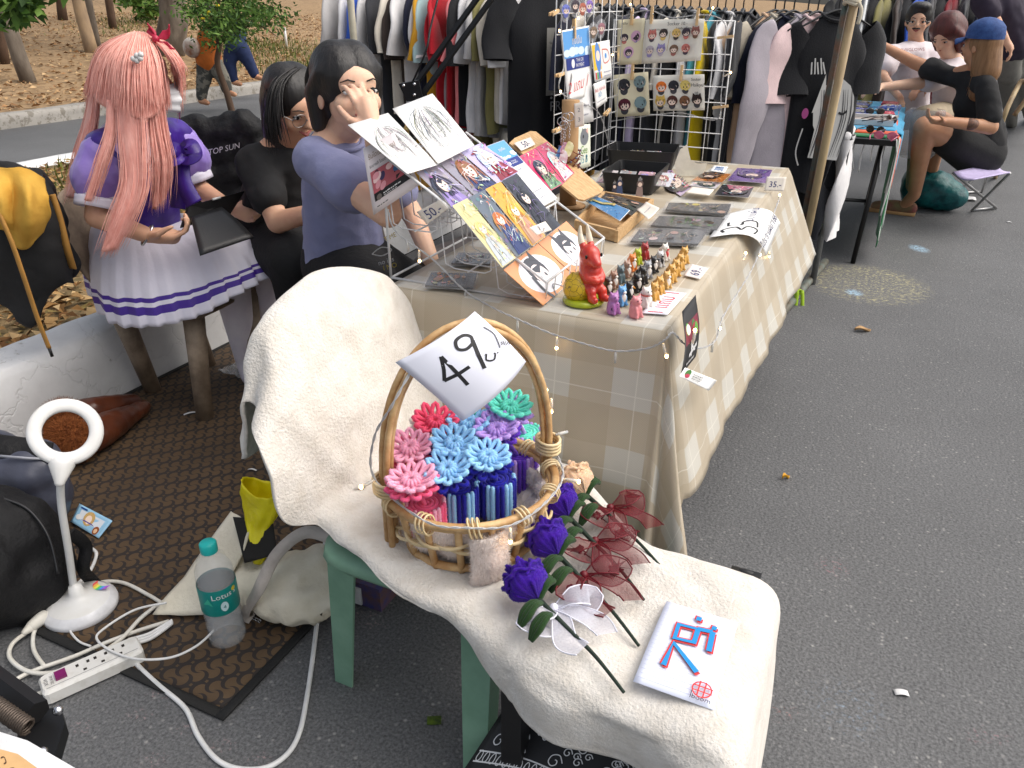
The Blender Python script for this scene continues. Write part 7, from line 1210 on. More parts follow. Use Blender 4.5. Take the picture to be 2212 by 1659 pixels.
b = MB(); a_, c_2 = G(-60, 1490, .66), G(60, 1572, .64); dv = (c_2 - a_).normalized(); e1_ = dv.orthogonal().normalized(); e2_ = dv.cross(e1_); b.tube([lerp(a_, c_2, t / 240) + (e1_ * math.cos(t * .75) + e2_ * math.sin(t * .75)) * .009 for t in range(241)], .0018, 5); b.bw('spring', mat('spring_steel', srgb(88, 78, 70), .45, metal=.6), sa)
for (u, v) in ((125, 1535), (92, 1625)): b = MB(); b.ell(G(u, v, .625), (.006, .006, .006), nu=10, nv=6); b.bw('bolt', M_CHROME, sa)
# black bandana bundle under the blanket's near hem
def bandana(A):
 h = A.asp; W_ = (.72, .72, .72)
 for y in (.30, .44): A.curve([(.02, y * h), (.3, y * h + .02), (.6, y * h - .01), (.98, y * h)], .008, W_)
 for k in range(22):
  x = .04 + k * .043; pts = [(x + .014 * math.cos(a), .37 * h + (.034 if math.sin(a) > 0 else .022) * math.sin(a)) for a in [6.283 * q / 10 for q in range(11)]]; A.stroke(pts, .005, W_)
 rnd = random.Random(4)
 for k in range(26): x, y = rnd.uniform(.05, .95), h * rnd.uniform(.52, .95); r0 = rnd.uniform(.02, .05); A.curve([(x + r0 * (1 - t / 9) * math.cos(t * 1.1), y + r0 * (1 - t / 9) * math.sin(t * 1.1)) for t in range(8)], .006, W_)
 A.poly([(.3, .0), (.75, .0), (.65, .05 * h), (.4, .05 * h)], srgb(200, 130, 40))
M_BAND = mat('black_cotton', (.010, .010, .011), .85, bump=.3)
bd = paper('bandana', 'black bandana with a white paisley border spread under the blanket edge', 'bandana', [G(1090, 1530, .21), G(1400, 1640, .21), G(1400, 1760, .16), G(985, 1690, .10)], bandana, (.011, .011, .012), .003, curl=lambda a, q: .03 * math.sin(a * 3.1) * (1 - q * .3), nu=16, nv=16)
blobthing('black_bag', 'soft black bag under the bandana in front of the chair', 'bag', G(1220, 1640, .0), [(G(1150, 1640, .08), (.08, .07, .07)), (G(1250, 1660, .08), (.09, .08, .09)), (G(1330, 1680, .09), (.08, .08, .08))], M_BKNY, .014, namp=.006)
# ================= PEOPLE =================
M_SKIN = mat('skin', srgb(216, 172, 142), .5, srgb(204, 154, 126), 9, .06, 200, sss=.12); M_SKINL = mat('skin_light', srgb(228, 188, 160), .5, srgb(218, 172, 146), 9, .06, 200, sss=.12); M_SKIND = mat('skin_tan', srgb(196, 146, 112), .5, srgb(182, 130, 98), 9, .06, 200, sss=.12)
M_HAIR = mat('black_hair', (.010, .009, .009), .42, (.022, .019, .018), 60, .35, 90, stretch=(1, 1, .08)); M_EYEW = mat('eye_white', (.7, .68, .66), .25); M_LIP = mat('lips', srgb(168, 92, 86), .45)
def frame(fwd, up=(0, 0, 1)):
 f = V(fwd).normalized(); u = V(up); u = (u - f * u.dot(f)).normalized(); return f, u, f.cross(u)     # forward, up, right
def head(b, c, fwd, up=(0, 0, 1), s=1.0, nose=True):
 f, u, r = frame(fwd, up); M3 = Matrix((r, f, u)).transposed(); e = lambda p, q: b.ell(c + M3 @ V([x * s for x in p]), [x * s for x in q], M3)
 e((0, -.012, .03), (.074, .090, .082)); e((0, .022, -.03), (.062, .066, .072)); e((0, .045, -.078), (.032, .034, .028)); e((0, .068, .02), (.052, .024, .04))
 for g in (-1, 1): e((g * .038, .060, -.028), (.026, .022, .026)); e((g * .076, -.008, -.012), (.010, .020, .032))
 if nose: b.chain([c + M3 @ V((0, .090 * s, .016 * s)), c + M3 @ V((0, .106 * s, -.020 * s))], [.008 * s, .0135 * s]); [e((g * .011, .094, -.024), (.009, .010, .008)) for g in (-1, 1)]
 e((0, .082, -.056), (.024, .012, .012))
 return M3
def face_parts(root, c, M3, s=1.0, eyes=True, mouth=True, brow=True, smile=False):
 q = lambda x, y, z: c + M3 @ V((x * s, y * s, z * s))
 if eyes:
  for g in (-1, 1):
   b = MB(); b.ell(q(g * .033, .0815, .002), (.0145 * s, .006 * s, .0072 * s), M3, 12, 8); o = b.bw('eye', M_EYEW, root); b = MB(); b.ell(q(g * .033, .0868, .002), (.0062 * s, .002 * s, .0064 * s), M3, 10, 6); k = b.build('iris', MATS['eye_black'], o); k.data.transform(Matrix.Translation(-V(root.location)))
   b = MB(); b.tube([q(g * .018, .0865, .005), q(g * .033, .0885, .0095), q(g * .049, .081, .004)], .0018 * s, 6); b.bw('lash_line', MATS['eye_black'], root)
 if brow:
  for g in (-1, 1): b = MB(); b.tube([q(g * .016, .0925, .026), q(g * .034, .091, .031), q(g * .052, .081, .025)], [.0018 * s, .0022 * s, .0010 * s], 6); b.bw('eyebrow', M_HAIR, root)
 if mouth:
  b = MB(); b.chain([q(-.020, .087, -.053 + (.006 if smile else 0)), q(0, .0945, -.056), q(.020, .087, -.053 + (.006 if smile else 0))], [.003 * s, .0062 * s, .003 * s], 8); b.bw('lips', M_LIP, root)
def hand(b, w, d, n, curl=.5, s=1.0, thumb=1, spread=.12):
 """wrist w, finger direction d, palm normal n (fingers curl towards n), thumb side sign"""
 d = V(d).normalized(); n = V(n); n = (n - d * n.dot(d)).normalized(); l = d.cross(n) * thumb
 b.chain([w, w + d * .035 * s, w + d * .075 * s], [.024 * s, .027 * s, .026 * s]);
 for q in (-1, 1): b.chain([w + d * .02 * s + l * q * .012 * s, w + d * .08 * s + l * q * .022 * s], [.015 * s, .014 * s], 10)
 for k in range(4):
  o = (1.5 - k) * .0185; L = [.040, .044, .041, .033][k]; p = w + d * .082 * s + l * o * s; a = 0; di = (d + l * o * spread * 8).normalized(); r_ = [.0092, .0094, .0090, .0080][k]
  for j, f_ in enumerate((1, .68, .52)):
   a += curl * (.8 if j == 0 else 1.1) * (1 + .08 * k); dd = (di * math.cos(a) + n * math.sin(a)); p2 = p + dd * L * f_ * s; b.cap(p, p2, r_ * s * (1 - .08 * j), r_ * s * (.92 - .08 * j), 8); p = p2
 p = w + d * .018 * s + l * .022 * s; dd = (d * .65 + l * .75 + n * .25).normalized(); p2 = p + dd * .042 * s; b.cap(p, p2, .0135 * s, .0105 * s, 8); dd = (d * .85 + l * .25 + n * (.3 + .5 * curl)).normalized(); p3 = p2 + dd * .03 * s; b.cap(p2, p3, .0105 * s, .0098 * s, 8); b.cap(p3, p3 + (dd + d * .3).normalized() * .022 * s, .0095 * s, .008 * s, 8)
def skinpart(name, fn, m, root, vox=.007, it=4): b = MB(); fn(b); return b.bw(name, m, root, remesh=vox, smit=it)
def wrinkle(o, amp, sc, seed=0):
 for v in o.data.vertices: p = V(v.co) * sc + V((seed, 0, 0)); v.co += v.normal * amp * (noise.noise(V((p.x, p.y, p.z * .6))) + .5 * noise.noise(p * 2.3))
def strands(name, guides, n, r_, m, root, seed=0, jit=.012, sub=5):
 rnd = random.Random(seed); b = MB(); G_ = [catmull(g, sub) for g in guides]
 for k in range(n):
  i = rnd.randrange(len(G_) - 1); t = rnd.random(); A_, B_ = G_[i], G_[i + 1]; N_ = min(len(A_), len(B_)); off = V((rnd.gauss(0, 1), rnd.gauss(0, 1), rnd.gauss(0, .5))) * jit; end = rnd.uniform(.82, 1.06); P = []
  for q in range(N_):
   f_ = q / (N_ - 1) * end; ia = f_ * (len(A_) - 1); ib = f_ * (len(B_) - 1)
   def smp(L, x): j = max(0, min(int(x), len(L) - 2)); return lerp(L[j], L[j + 1], x - j)
   p = lerp(smp(A_, ia), smp(B_, ib), t) + off * (.35 + .9 * f_) + V((math.sin(f_ * 9 + k), math.cos(f_ * 7 + k), 0)) * .0025 * f_; P.append(p)
  rr = r_ * rnd.uniform(.6, 1.5); b.tube(P, [rr * .8, rr, rr, rr * .8, rr * .12], 4)
 return b.bw(name, m, root)
def curtain(name, guides, m, root, thick=.006, sub=5):
 G_ = [catmull(g, sub) for g in guides]; n = 24
 def smp(L, x): x *= len(L) - 1; j = max(0, min(int(x), len(L) - 2)); return lerp(L[j], L[j + 1], x - j)
 R_ = [[smp(g, i / n) for i in range(n + 1)] for g in G_]; C_ = [catmull([R_[k][i] for k in range(len(R_))], 4) for i in range(n + 1)]; b = MB(); w = len(C_[0])
 for i in range(n + 1): b.add(C_[i])
 for i in range(n):
  for j in range(w - 1): b.face((i * w + j, i * w + j + 1, (i + 1) * w + j + 1, (i + 1) * w + j))
 return b.bw(name, m, root, thick=thick)
def seat_chair(label, seat_c, fwd, m, group=None, tall=.82, w=.21, legs=None):
 f = V((fwd[0], fwd[1], 0)).normalized(); r = V((f.y, -f.x, 0)); c = V((seat_c[0], seat_c[1], 0)); root = thing('plastic_chair', label, 'chair', c, 0, group)
 b = MB(); b.grid(lambda a, q: c + r * lerp(-w, w, a) * (1 - .12 * q) - f * lerp(-w, w, q) + V((0, 0, .425 - .012 * math.sin(a * 3.14) + (.03 * max(0, .15 - q) * -6))), 12, 12); b.bw('seat', m, root, thick=.012)
 def bk_(a, q): x = lerp(-1, 1, a); h_ = lerp(.42, tall * (1 - .16 * abs(x) ** 3), q); return c + r * x * lerp(w * .92, w * 1.12, q) - f * (w + .03 + .11 * q - .07 * x * x * (1 - .3 * q)) + V((0, 0, h_))
 b = MB(); b.grid(bk_, 18, 12); b.bw('backrest', m, root, thick=.008)
 for i, (x, y) in enumerate(((-1, -1), (1, -1), (-1, 1), (1, 1))):
  t = c + r * x * w * .78 + f * y * w * .78 + V((0, 0, .42)); e = legs[i] if legs and legs[i] else c + r * x * w * 1.02 + f * y * w * 1.0; b = MB(); b.tube([t, V((e[0], e[1], 0))], [.038, .030], 12); b.bw('leg', m, root)
 return root
M_CHG = mat('weathered_chair', srgb(150, 132, 112), .6, srgb(112, 96, 80), 14, .15, 50); M_CHD = mat('grey_chair', srgb(92, 86, 84), .5, srgb(72, 66, 64), 12)
# ---------- pink-wigged person ----------
PK = thing('person', 'person in a long pink wig, purple blouse and white pleated skirt holding a tablet', 'person', G(430, 800))
fr_, br_, bl_ = G(443, 905), G(332, 845), G(452, 790); fl_ = fr_ + (bl_ - br_); cc_ = (fr_ + br_ + bl_ + fl_) / 4
fd = ((fr_ - br_) + V((.0, .14, 0))).normalized()
seat_chair('weathered grey plastic chair under the pink-wigged person', cc_ - fd * .02, fd, M_CHG, 'seats behind the table', .78, .205, [bl_, br_, fl_, fr_])
hd = J(292, 172, 2.62); pel = J(305, 552, 2.70); che = J(305, 385, 2.66); nek = J(300, 262, 2.64)
RS, RE, RW, RH = J(228, 325, 2.50), J(210, 468, 2.42), J(318, 508, 2.40), J(350, 515, 2.40); LS, LE, LW = J(378, 300, 2.80), J(425, 405, 2.80), J(500, 452, 2.68)
RK, LK = G(500, 612, .435), G(580, 575, .455); RF_, LF_ = G(540, 812, .03), G(565, 790, .03); RAn = RF_ + V((-.02, .01, .06)); LAn = LF_ + V((-.02, .01, .06))
look = (J(420, 178, 2.66) - hd).normalized()
def pkskin(b):
 head(b, hd, look, (0, 0, 1), 1.0); b.chain([hd - V((0, 0, .07)), nek], [.05, .052]); b.chain([nek, che, pel], [.06, .10, .12]); b.chain([RS, RE, RW], [.045, .038, .026]); b.chain([LS, LE, LW], [.045, .038, .026]); b.chain([RS, nek, LS], [.04, .05, .04]); b.chain([pel, RK, RAn, RF_], [.085, .06, .036, .03]); b.chain([pel, LK, LAn, LF_], [.085, .06, .036, .03])
 hand(b, RW, (J(400, 512, 2.42) - RW), (.35, .35, .5), .62, 1.0, 1, .3); hand(b, LW, (J(535, 462, 2.66) - LW), (-.3, -.3, .4), .4, .95, -1)
skinpart('body', pkskin, M_SKIN, PK, .006, 3)
M_TIGHT = mat('white_tights', srgb(238, 232, 240), .6, srgb(226, 218, 232), 10); skinpart('tights', lambda b: (b.chain([lerp(pel, RK, .5), RK, lerp(RK, RAn, .4), RAn, RF_, RF_ + V((.05, -.04, -.004))], [.09, .068, .058, .040, .037, .028]), b.chain([lerp(pel, LK, .5), LK, lerp(LK, LAn, .4), LAn, LF_, LF_ + V((.05, -.04, -.004))], [.09, .068, .058, .040, .037, .028])), M_TIGHT, PK, .009, 6)
M_PURP = mat('lilac_satin', srgb(156, 134, 206), .42, srgb(134, 108, 192), 7, .2, 30, sheen=.2); M_DPURP = mat('deep_purple_satin', srgb(66, 36, 140), .35, srgb(52, 26, 112), 9, .2, 30); M_WCL = mat('white_satin', srgb(232, 228, 240), .45, srgb(214, 210, 228), 6, .2, 30)
o = skinpart('blouse', lambda b: (b.chain([nek - V((0, 0, .05)), che, lerp(che, pel, .7)], [.085, .125, .135]), b.chain([RS, nek - V((0, 0, .05)), LS], [.07, .075, .07])), M_DPURP, PK, .012, 8); wrinkle(o, .008, 14)
for S_, E_, nm in ((RS, RE, 'puff_sleeve'), (LS, LE, 'puff_sleeve')):
 o = skinpart(nm, lambda b: (b.ell(lerp(S_, E_, .12), (.078, .078, .078)), b.ell(lerp(S_, E_, .40), (.092, .092, .088)), b.ell(lerp(S_, E_, .55), (.078, .078, .06))), M_PURP, PK, .010, 8); wrinkle(o, .007, 22, 3)
 ax_ = (E_ - S_).normalized()
 for t, h_, rr, m_ in ((.66, .016, .066, M_WCL), (.74, .010, .0655, M_DPURP), (.80, .020, .067, M_WCL)):
  b = MB(); p = lerp(S_, E_, t); q_ = ax_.orthogonal().normalized(); q2 = ax_.cross(q_); b.grid(lambda a, s_: p + ax_ * (s_ - .5) * h_ * 1.6 + (q_ * math.cos(6.2832 * a) + q2 * math.sin(6.2832 * a)) * (rr + .002 * math.sin(a * 40)), 28, 3); b.bw('cuff', m_, PK, thick=.003)
# sailor collar
cl = [nek + V((0, 0, -.01)), J(205, 292, 2.52), J(262, 352, 2.44), J(318, 372, 2.44), J(345, 330, 2.50), J(372, 285, 2.62)]
b = MB(); b.grid(lambda a, q: lerp(nek + (look * .03 if a > .5 else -look * .03) + V((0, 0, -.005)), catmull(cl[1:], 6)[min(int(a * 24), 23)], q) + V((0, 0, .025 * math.sin(q * 3.1))), 24, 8); b.bw('sailor_collar', M_WCL, PK, thick=.004)
ribbon([p + V((.006, -.012, .008)) for p in (J(212, 292, 2.50), J(264, 345, 2.42), J(318, 364, 2.42), J(343, 328, 2.48))], .014, (.2, -.7, .6), M_DPURP, PK, 'collar_stripe', .002)
# skirt: waist ring -> lap ring -> hem ring
hem = [J(186, 610, 2.72), J(232, 694, 2.46), J(310, 708, 2.38), J(400, 690, 2.38), J(485, 655, 2.42), J(560, 612, 2.50), J(607, 575, 2.62), J(610, 540, 2.80), J(520, 520, 2.98), J(390, 530, 3.05), J(260, 550, 3.0), J(195, 570, 2.88)]
lap = [J(186, 540, 2.70), J(215, 560, 2.52), J(290, 575, 2.46), J(370, 572, 2.46), J(450, 552, 2.50), J(515, 532, 2.56), J(555, 515, 2.66), J(560, 500, 2.82), J(490, 490, 2.94), J(380, 500, 2.96), J(270, 510, 2.94), J(200, 520, 2.84)]
wai = [pel + V((0, 0, .12)) + V((.125 * math.cos(a), .115 * math.sin(a), 0)) for a in [0] * 0 + [math.atan2((h_ - pel).y, (h_ - pel).x) for h_ in lap]]
HR, LR_, WR = catmull(hem, 12, True), catmull(lap, 12, True), catmull(wai, 12, True); n = len(HR); rowsS = []
Q = 26; cen = sum(hem, V()) / len(hem); b = MB()
for j in range(Q + 1):
 q = j / Q
 for i in range(n):
  p0, p1, p2 = WR[i], LR_[i], HR[i]
  if q < .45: t = q / .45; p = lerp(p0, p1, t) + V((0, 0, .03 * math.sin(t * 3.14)))
  else: t = (q - .45) / .55; p = lerp(p1, p2, t); o_ = V((p.x - cen.x, p.y - cen.y, 0)).normalized(); p += o_ * .014 * math.sin(t * 3.14)
  o_ = V((p.x - cen.x, p.y - cen.y, 0)).normalized(); p += o_ * (.001 + .008 * q ** 2) * ((i % 5) / 4 * 2 - 1) + V((0, 0, .010 * noise.noise(p * 9))); b.v.append(p)
SW, SPp = srgb(234, 230, 242), srgb(74, 44, 150)
for j in range(Q):
 q = (j + .5) / Q; c = SPp if (.73 < q < .77 or .81 < q < .90) else SW
 for i in range(n): k = (i + 1) % n; b.face((j * n + i, j * n + k, (j + 1) * n + k, (j + 1) * n + i), c)
b.bw('pleated_skirt', mat('skirt_satin', (1, 1, 1), .5, vcol=True, lo=.3, hi=1.5, bump=.15, bscale=40), PK, thick=.002)
bw = J(392, 330, 2.52)
for pts in ([bw, J(372, 318, 2.50), J(362, 338, 2.48), J(378, 346, 2.48), bw], [bw, J(408, 312, 2.52), J(420, 334, 2.50), J(405, 344, 2.49), bw]): ribbon(pts, .05, (.3, -.5, .8), M_DPURP, PK, 'chest_bow', .004)
ribbon([bw, J(395, 390, 2.48), J(420, 440, 2.46)], .055, (.3, -.8, .3), M_DPURP, PK, 'bow_tail', .004); ribbon([bw, J(382, 400, 2.50), J(385, 450, 2.50)], .05, (.3, -.8, .3), M_DPURP, PK, 'bow_tail', .004)
M_WIG = mat('pink_wig', srgb(238, 172, 158), .55, srgb(222, 148, 134), 60, .3, 120, stretch=(1, 1, .06), sheen=.1); M_WIG2 = mat('pink_wig_strand', srgb(246, 188, 174), .55, srgb(232, 164, 150), 50)
gd = [[J(292, 76, 2.72), J(215, 130, 2.80), J(188, 240, 2.80), J(165, 400, 2.76)], [J(282, 74, 2.62), J(216, 110, 2.62), J(192, 205, 2.62), J(172, 300, 2.62), J(146, 415, 2.60)], [J(284, 72, 2.56), J(228, 120, 2.50), J(208, 225, 2.46), J(182, 335, 2.42), J(156, 432, 2.40)], [J(288, 70, 2.52), J(252, 132, 2.43), J(242, 242, 2.39), J(222, 335, 2.36), J(196, 448, 2.34)], [J(296, 70, 2.50), J(280, 135, 2.40), J(272, 250, 2.36), J(284, 380, 2.32), J(252, 490, 2.29), J(225, 548, 2.28)], [J(302, 70, 2.50), J(300, 142, 2.40), J(306, 262, 2.36), J(312, 385, 2.33), J(282, 485, 2.29), J(250, 540, 2.28)], [J(310, 71, 2.51), J(326, 142, 2.42), J(336, 252, 2.39), J(342, 345, 2.37), J(334, 462, 2.37)], [J(316, 73, 2.54), J(344, 132, 2.46), J(350, 235, 2.45), J(360, 332, 2.44), J(355, 425, 2.44)]]
b = MB(); b.ell(hd + V((0, 0, .028)), (.098, .102, .096)); b.bw('wig_cap', M_WIG, PK)
def inn(g, d=.010): return [p + (hd - p).normalized() * d for p in g]
def trunc(g, vmax): return g[:3] if len(g) > 3 else g
upper = [trunc(g, 270) for g in gd]; curtain('wig_crown', [inn(g) for g in upper], M_WIG, PK, .008); strands('wig_strands', upper, 950, .0012, M_WIG2, PK, 3, .008)
def lock(nm, A_, B_, n, seed): curtain('wig_lock', [inn(A_, .004), inn([lerp(x, y, .5) + V((.0, -.012, 0)) for x, y in zip(A_, B_)], .004), inn(B_, .004)], M_WIG, PK, .012); strands('wig_strands', [A_, B_], int(n * 1.6), .0011, M_WIG2, PK, seed, .009)
lock('back', [J(200, 180, 2.66), J(186, 260, 2.68), J(166, 340, 2.66), J(148, 425, 2.62)], [J(212, 190, 2.58), J(206, 265, 2.55), J(186, 340, 2.52), J(158, 430, 2.48)], 150, 11)
lock('thin', [J(236, 215, 2.41), J(232, 285, 2.38), J(214, 350, 2.355), J(190, 432, 2.34)], [J(247, 218, 2.40), J(244, 290, 2.37), J(226, 352, 2.345), J(196, 436, 2.33)], 70, 12)
lock('long', [J(252, 215, 2.39), J(258, 300, 2.36), J(268, 390, 2.33), J(246, 470, 2.30), J(222, 546, 2.28)], [J(308, 220, 2.38), J(312, 310, 2.355), J(312, 400, 2.325), J(288, 470, 2.295), J(252, 540, 2.275)], 330, 13)
lock('front', [J(322, 215, 2.41), J(330, 290, 2.395), J(338, 360, 2.385), J(334, 455, 2.375)], [J(350, 215, 2.45), J(358, 290, 2.445), J(366, 350, 2.44), J(356, 430, 2.43)], 190, 14)
fg = [[J(315, 75, 2.56), J(350, 100, 2.48), J(378, 135, 2.47), J(389, 170, 2.49)], [J(318, 75, 2.62), J(360, 98, 2.58), J(384, 135, 2.57), J(388, 165, 2.58)], [J(318, 76, 2.70), J(362, 105, 2.70), J(380, 160, 2.72), J(388, 258, 2.74)]]
curtain('fringe', fg, M_WIG, PK, .005); strands('fringe_strands', fg, 160, .0016, M_WIG2, PK, 5, .008)
fl2 = [[J(346, 130, 2.47), J(356, 185, 2.49), J(358, 240, 2.49)], [J(355, 130, 2.52), J(360, 190, 2.54), J(362, 235, 2.54)]]; strands('side_lock', fl2, 70, .0015, M_WIG2, PK, 6, .005)
f_, u_, r__ = frame(look); mc = hd + f_ * .070 - u_ * .048
b = MB(); b.grid(lambda a, q: mc + f_ * (.048 - .075 * ((a - .5) * 2) ** 2 + .012 * math.sin(q * 3.14) + .003 * math.sin(q * 19)) + r__ * (a - .5) * .145 + u_ * (q - .5) * .095 * (1 - .35 * abs(a - .5) * 2), 16, 14); b.bw('face_mask', mat('white_mask', (.80, .80, .82), .7), PK, thick=.003)
face_parts(PK, hd, Matrix((r__, f_, u_)).transposed(), 1.0, True, False, False)
M_BOWR = mat('red_satin', srgb(196, 44, 76), .35, srgb(160, 28, 58), 14, .15, 40); hb_ = J(336, 84, 2.50)
for g, pts in ((-1, [(336, 84), (316, 70), (318, 50), (334, 76)]), (1, [(338, 84), (352, 66), (365, 52), (364, 82)]), (0, [(332, 92), (312, 92), (318, 106), (338, 104)]), (2, [(342, 90), (362, 90), (378, 106), (352, 100)])):
 pq = [J(u, v, 2.50 + .012 * (i % 2)) for i, (u, v) in enumerate(pts)]; b = MB(); n_ = (pq[1] - pq[0]).cross(pq[2] - pq[0]).normalized(); b.grid(lambda a, q: lerp(lerp(pq[0], pq[1], a), lerp(pq[3], pq[2], a), q) + n_ * .014 * math.sin(q * 3.14) * math.sin(a * 2.4 + .3), 8, 8); b.bw('hair_bow', M_BOWR, PK, thick=.004)
b = MB(); b.ell(hb_, .011); b.bw('bow_knot', M_BOWR, PK)
b = MB(); [b.ell(J(u, v, 2.385), .0085, nu=10, nv=8) for u, v in ((288, 127), (296, 120), (304, 118), (296, 131), (303, 126))]; b.bw('hair_beads', mat('pearl', (.8, .78, .76), .25, coat=.5), PK)
b = MB(); b.tube(catmull([RW + V((.026 * math.cos(a) * .8, .02 * math.sin(a), .028 * math.sin(a + .6))) for a in [6.2832 * k / 10 for k in range(10)]], 3, True), .0045, 6, closed=True); b.bw('bracelet', M_CHROME, PK)
# tablet in its case
tc_ = [J(385, 496, 2.46), J(500, 440, 2.62), J(528, 412, 2.68), J(400, 455, 2.50)]
def q2p(a, q, pts): return lerp(lerp(pts[0], pts[1], a), lerp(pts[3], pts[2], a), q)
tp = [J(394, 492, 2.40), J(498, 462, 2.60), J(530, 412, 2.66), J(410, 444, 2.46)]; tl = thing('tablet', 'black tablet in a folding stand case on the white skirt', 'tablet', sum(tp, V()) / 4); nt2 = (tp[1] - tp[0]).cross(tp[3] - tp[0]).normalized(); nt2 = nt2 if nt2.dot(V((0, 0, CAM_H)) - tp[0]) > 0 else -nt2
M_CASE = mat('black_case', (.012, .012, .013), .45, bump=.1, bscale=200); b = MB(); b.prism(tp if (tp[1] - tp[0]).cross(tp[2] - tp[0]).dot(nt2) > 0 else tp[::-1], nt2 * -.012); b.bw('shell', M_CASE, tl, smooth=0)
st = [J(412, 470, 2.42), J(478, 448, 2.55), J(548, 512, 2.42), J(432, 552, 2.28)]; b = MB(); b.grid(lambda a, q: q2p(a, q, st) + V((0, 0, .006 * math.sin(q * 3.1))), 8, 8); b.bw('kick_stand', M_CASE, tl, thick=.005)
b = MB(); b.tube([lerp(tp[3], tp[2], .38) + nt2 * .003, lerp(tp[3], tp[2], .52) + nt2 * .003], .004, 8); b.bw('stylus_tip', M_WP, tl)
# ---------- dark-haired person in black behind ----------
BK_ = thing('person', 'person in a black t-shirt and glasses looking down behind the pink wig', 'person', G(560, 660)); hd2 = J(632, 226, 2.62); nk2 = J(612, 305, 2.68); ch2 = J(600, 400, 2.74); pe2 = J(580, 520, 2.82); look2 = (J(700, 290, 2.50) - hd2).normalized()
R2, E2, W2_ = J(552, 352, 2.62), J(600, 480, 2.50), J(690, 455, 2.42); L2, F2, X2 = J(672, 335, 2.80), J(700, 440, 2.75), J(720, 470, 2.6)
def bkskin(b): head(b, hd2, look2, V((0, 0, 1)) + look2 * .2, .98); b.chain([hd2 - V((0, 0, .07)), nk2], [.048, .05]); b.chain([nk2, ch2, pe2], [.055, .10, .11]); b.chain([R2, E2, W2_], [.044, .038, .026]); b.chain([L2, F2, X2], [.048, .04, .028]); b.chain([R2, nk2, L2], [.04, .05, .04]); hand(b, W2_, W2_ - E2, (0, 0, -1), .4); b.chain([pe2, J(640, 560, 2.5), J(650, 660, 2.55)], [.1, .08, .05]); b.chain([pe2, J(720, 540, 2.7), J(720, 640, 2.7)], [.1, .08, .05])
skinpart('body', bkskin, M_SKIN, BK_, .007, 3); M_BTEE = mat('black_cotton_tee', (.012, .012, .013), .85, (.018, .018, .019), 8, .2, 40)
o = skinpart('t_shirt', lambda b: (b.chain([nk2 - V((0, 0, .06)), ch2, pe2], [.08, .118, .135]), b.chain([R2, nk2 - V((0, 0, .06)), L2], [.06, .075, .06]), b.chain([R2, lerp(R2, E2, .55)], [.065, .068])), M_BTEE, BK_, .012, 6); wrinkle(o, .010, 13)
o = skinpart('trousers', lambda b: (b.chain([pe2, J(640, 560, 2.5), J(650, 690, 2.55)], [.13, .10, .07]), b.chain([pe2, J(720, 540, 2.7), J(720, 640, 2.7)], [.13, .10, .07])), MATS['black_cotton'], BK_, .014, 6)
f_, u_, r__ = frame(look2, V((0, 0, 1)) + look2 * .2); M3 = Matrix((r__, f_, u_)).transposed(); face_parts(BK_, hd2, M3, .98, True, True, True, True)
def hairshell(b, c, f_, u_, r__, s=1.0): [b.ell(c - f_ * .020 * s + u_ * .036 * s + r__ * g * .019 * s, (.071 * s, .098 * s, .088 * s), Matrix((r__, f_, u_)).transposed() @ Matrix.Rotation(g * -.12, 3, 'Z')) for g in (-1, 1)]; b.ell(c - f_ * .05 * s - u_ * .01 * s, (.084 * s, .062 * s, .09 * s), Matrix((r__, f_, u_)).transposed())
skinpart('hair', lambda b: (hairshell(b, hd2, f_, u_, r__), b.chain([hd2 - f_ * .06, hd2 - f_ * .09 - V((0, 0, .12)), hd2 - f_ * .08 - V((0, 0, .24))], [.075, .07, .05])), M_HAIR, BK_, .009, 4)
gh = [[J(640, 146, 2.62), J(592, 180, 2.56), J(580, 250, 2.52), J(590, 330, 2.52)], [J(645, 146, 2.60), J(606, 182, 2.50), J(598, 250, 2.47), J(606, 310, 2.48)], [J(655, 148, 2.60), J(664, 165, 2.60), J(668, 180, 2.62)]]; strands('hair_strands', gh[:2], 120, .0022, M_HAIR, BK_, 2, .010)
M_FRAME = mat('glasses_wire', (.35, .33, .32), .3, metal=.9)
def glasses(root, c, M3, s=1.0, rr=.024):
 q = lambda x, y, z: c + M3 @ V((x * s, y * s, z * s)); b = MB()
 for g in (-1, 1): b.tube([q(g * .034 + rr * math.cos(a), .098, .0 + rr * .9 * math.sin(a)) for a in [6.2832 * k / 20 for k in range(20)]], .0014 * s, 5, closed=True); b.tube([q(g * (.034 + rr), .097, .004), q(g * .08, .06, .006), q(g * .084, -.01, .0)], .0013 * s, 5)
 b.tube([q(-.010, .100, .002), q(.010, .100, .002)], .0014 * s, 5); b.bw('glasses', M_FRAME, root)
glasses(BK_, hd2, M3)
# black jacket hung behind
tj = blobthing('black_jacket', 'black jacket with white lettering hung behind the pink-wigged person', 'jacket', G(480, 560), [(J(u_, v_, 3.0), (.055, .05, .055)) for u_, v_ in [(405, 290), (425, 278), (450, 290), (475, 285), (500, 272), (525, 262), (545, 275), (410, 330), (450, 330), (490, 325), (530, 315), (560, 320), (420, 380), (460, 380), (500, 375), (540, 370), (575, 370), (430, 440), (470, 440), (510, 430), (550, 430), (590, 430), (440, 500), (490, 500), (540, 490), (590, 490)]], M_BKNY, .012, 9, .022)
jp = [J(452, 318, 2.86), J(516, 304, 2.86), J(516, 326, 2.86), J(452, 342, 2.86)]; A = Art(lambda x, y: q2p(x, 1 - y, jp), lambda x, y: (V((0, 0, CAM_H)) - jp[0]).normalized(), .33, 0); A.text('TOP SUN', .5, .17, .26, (.55, .55, .55)); A.mb.bw('lettering', M_PRINT, tj, smooth=0)
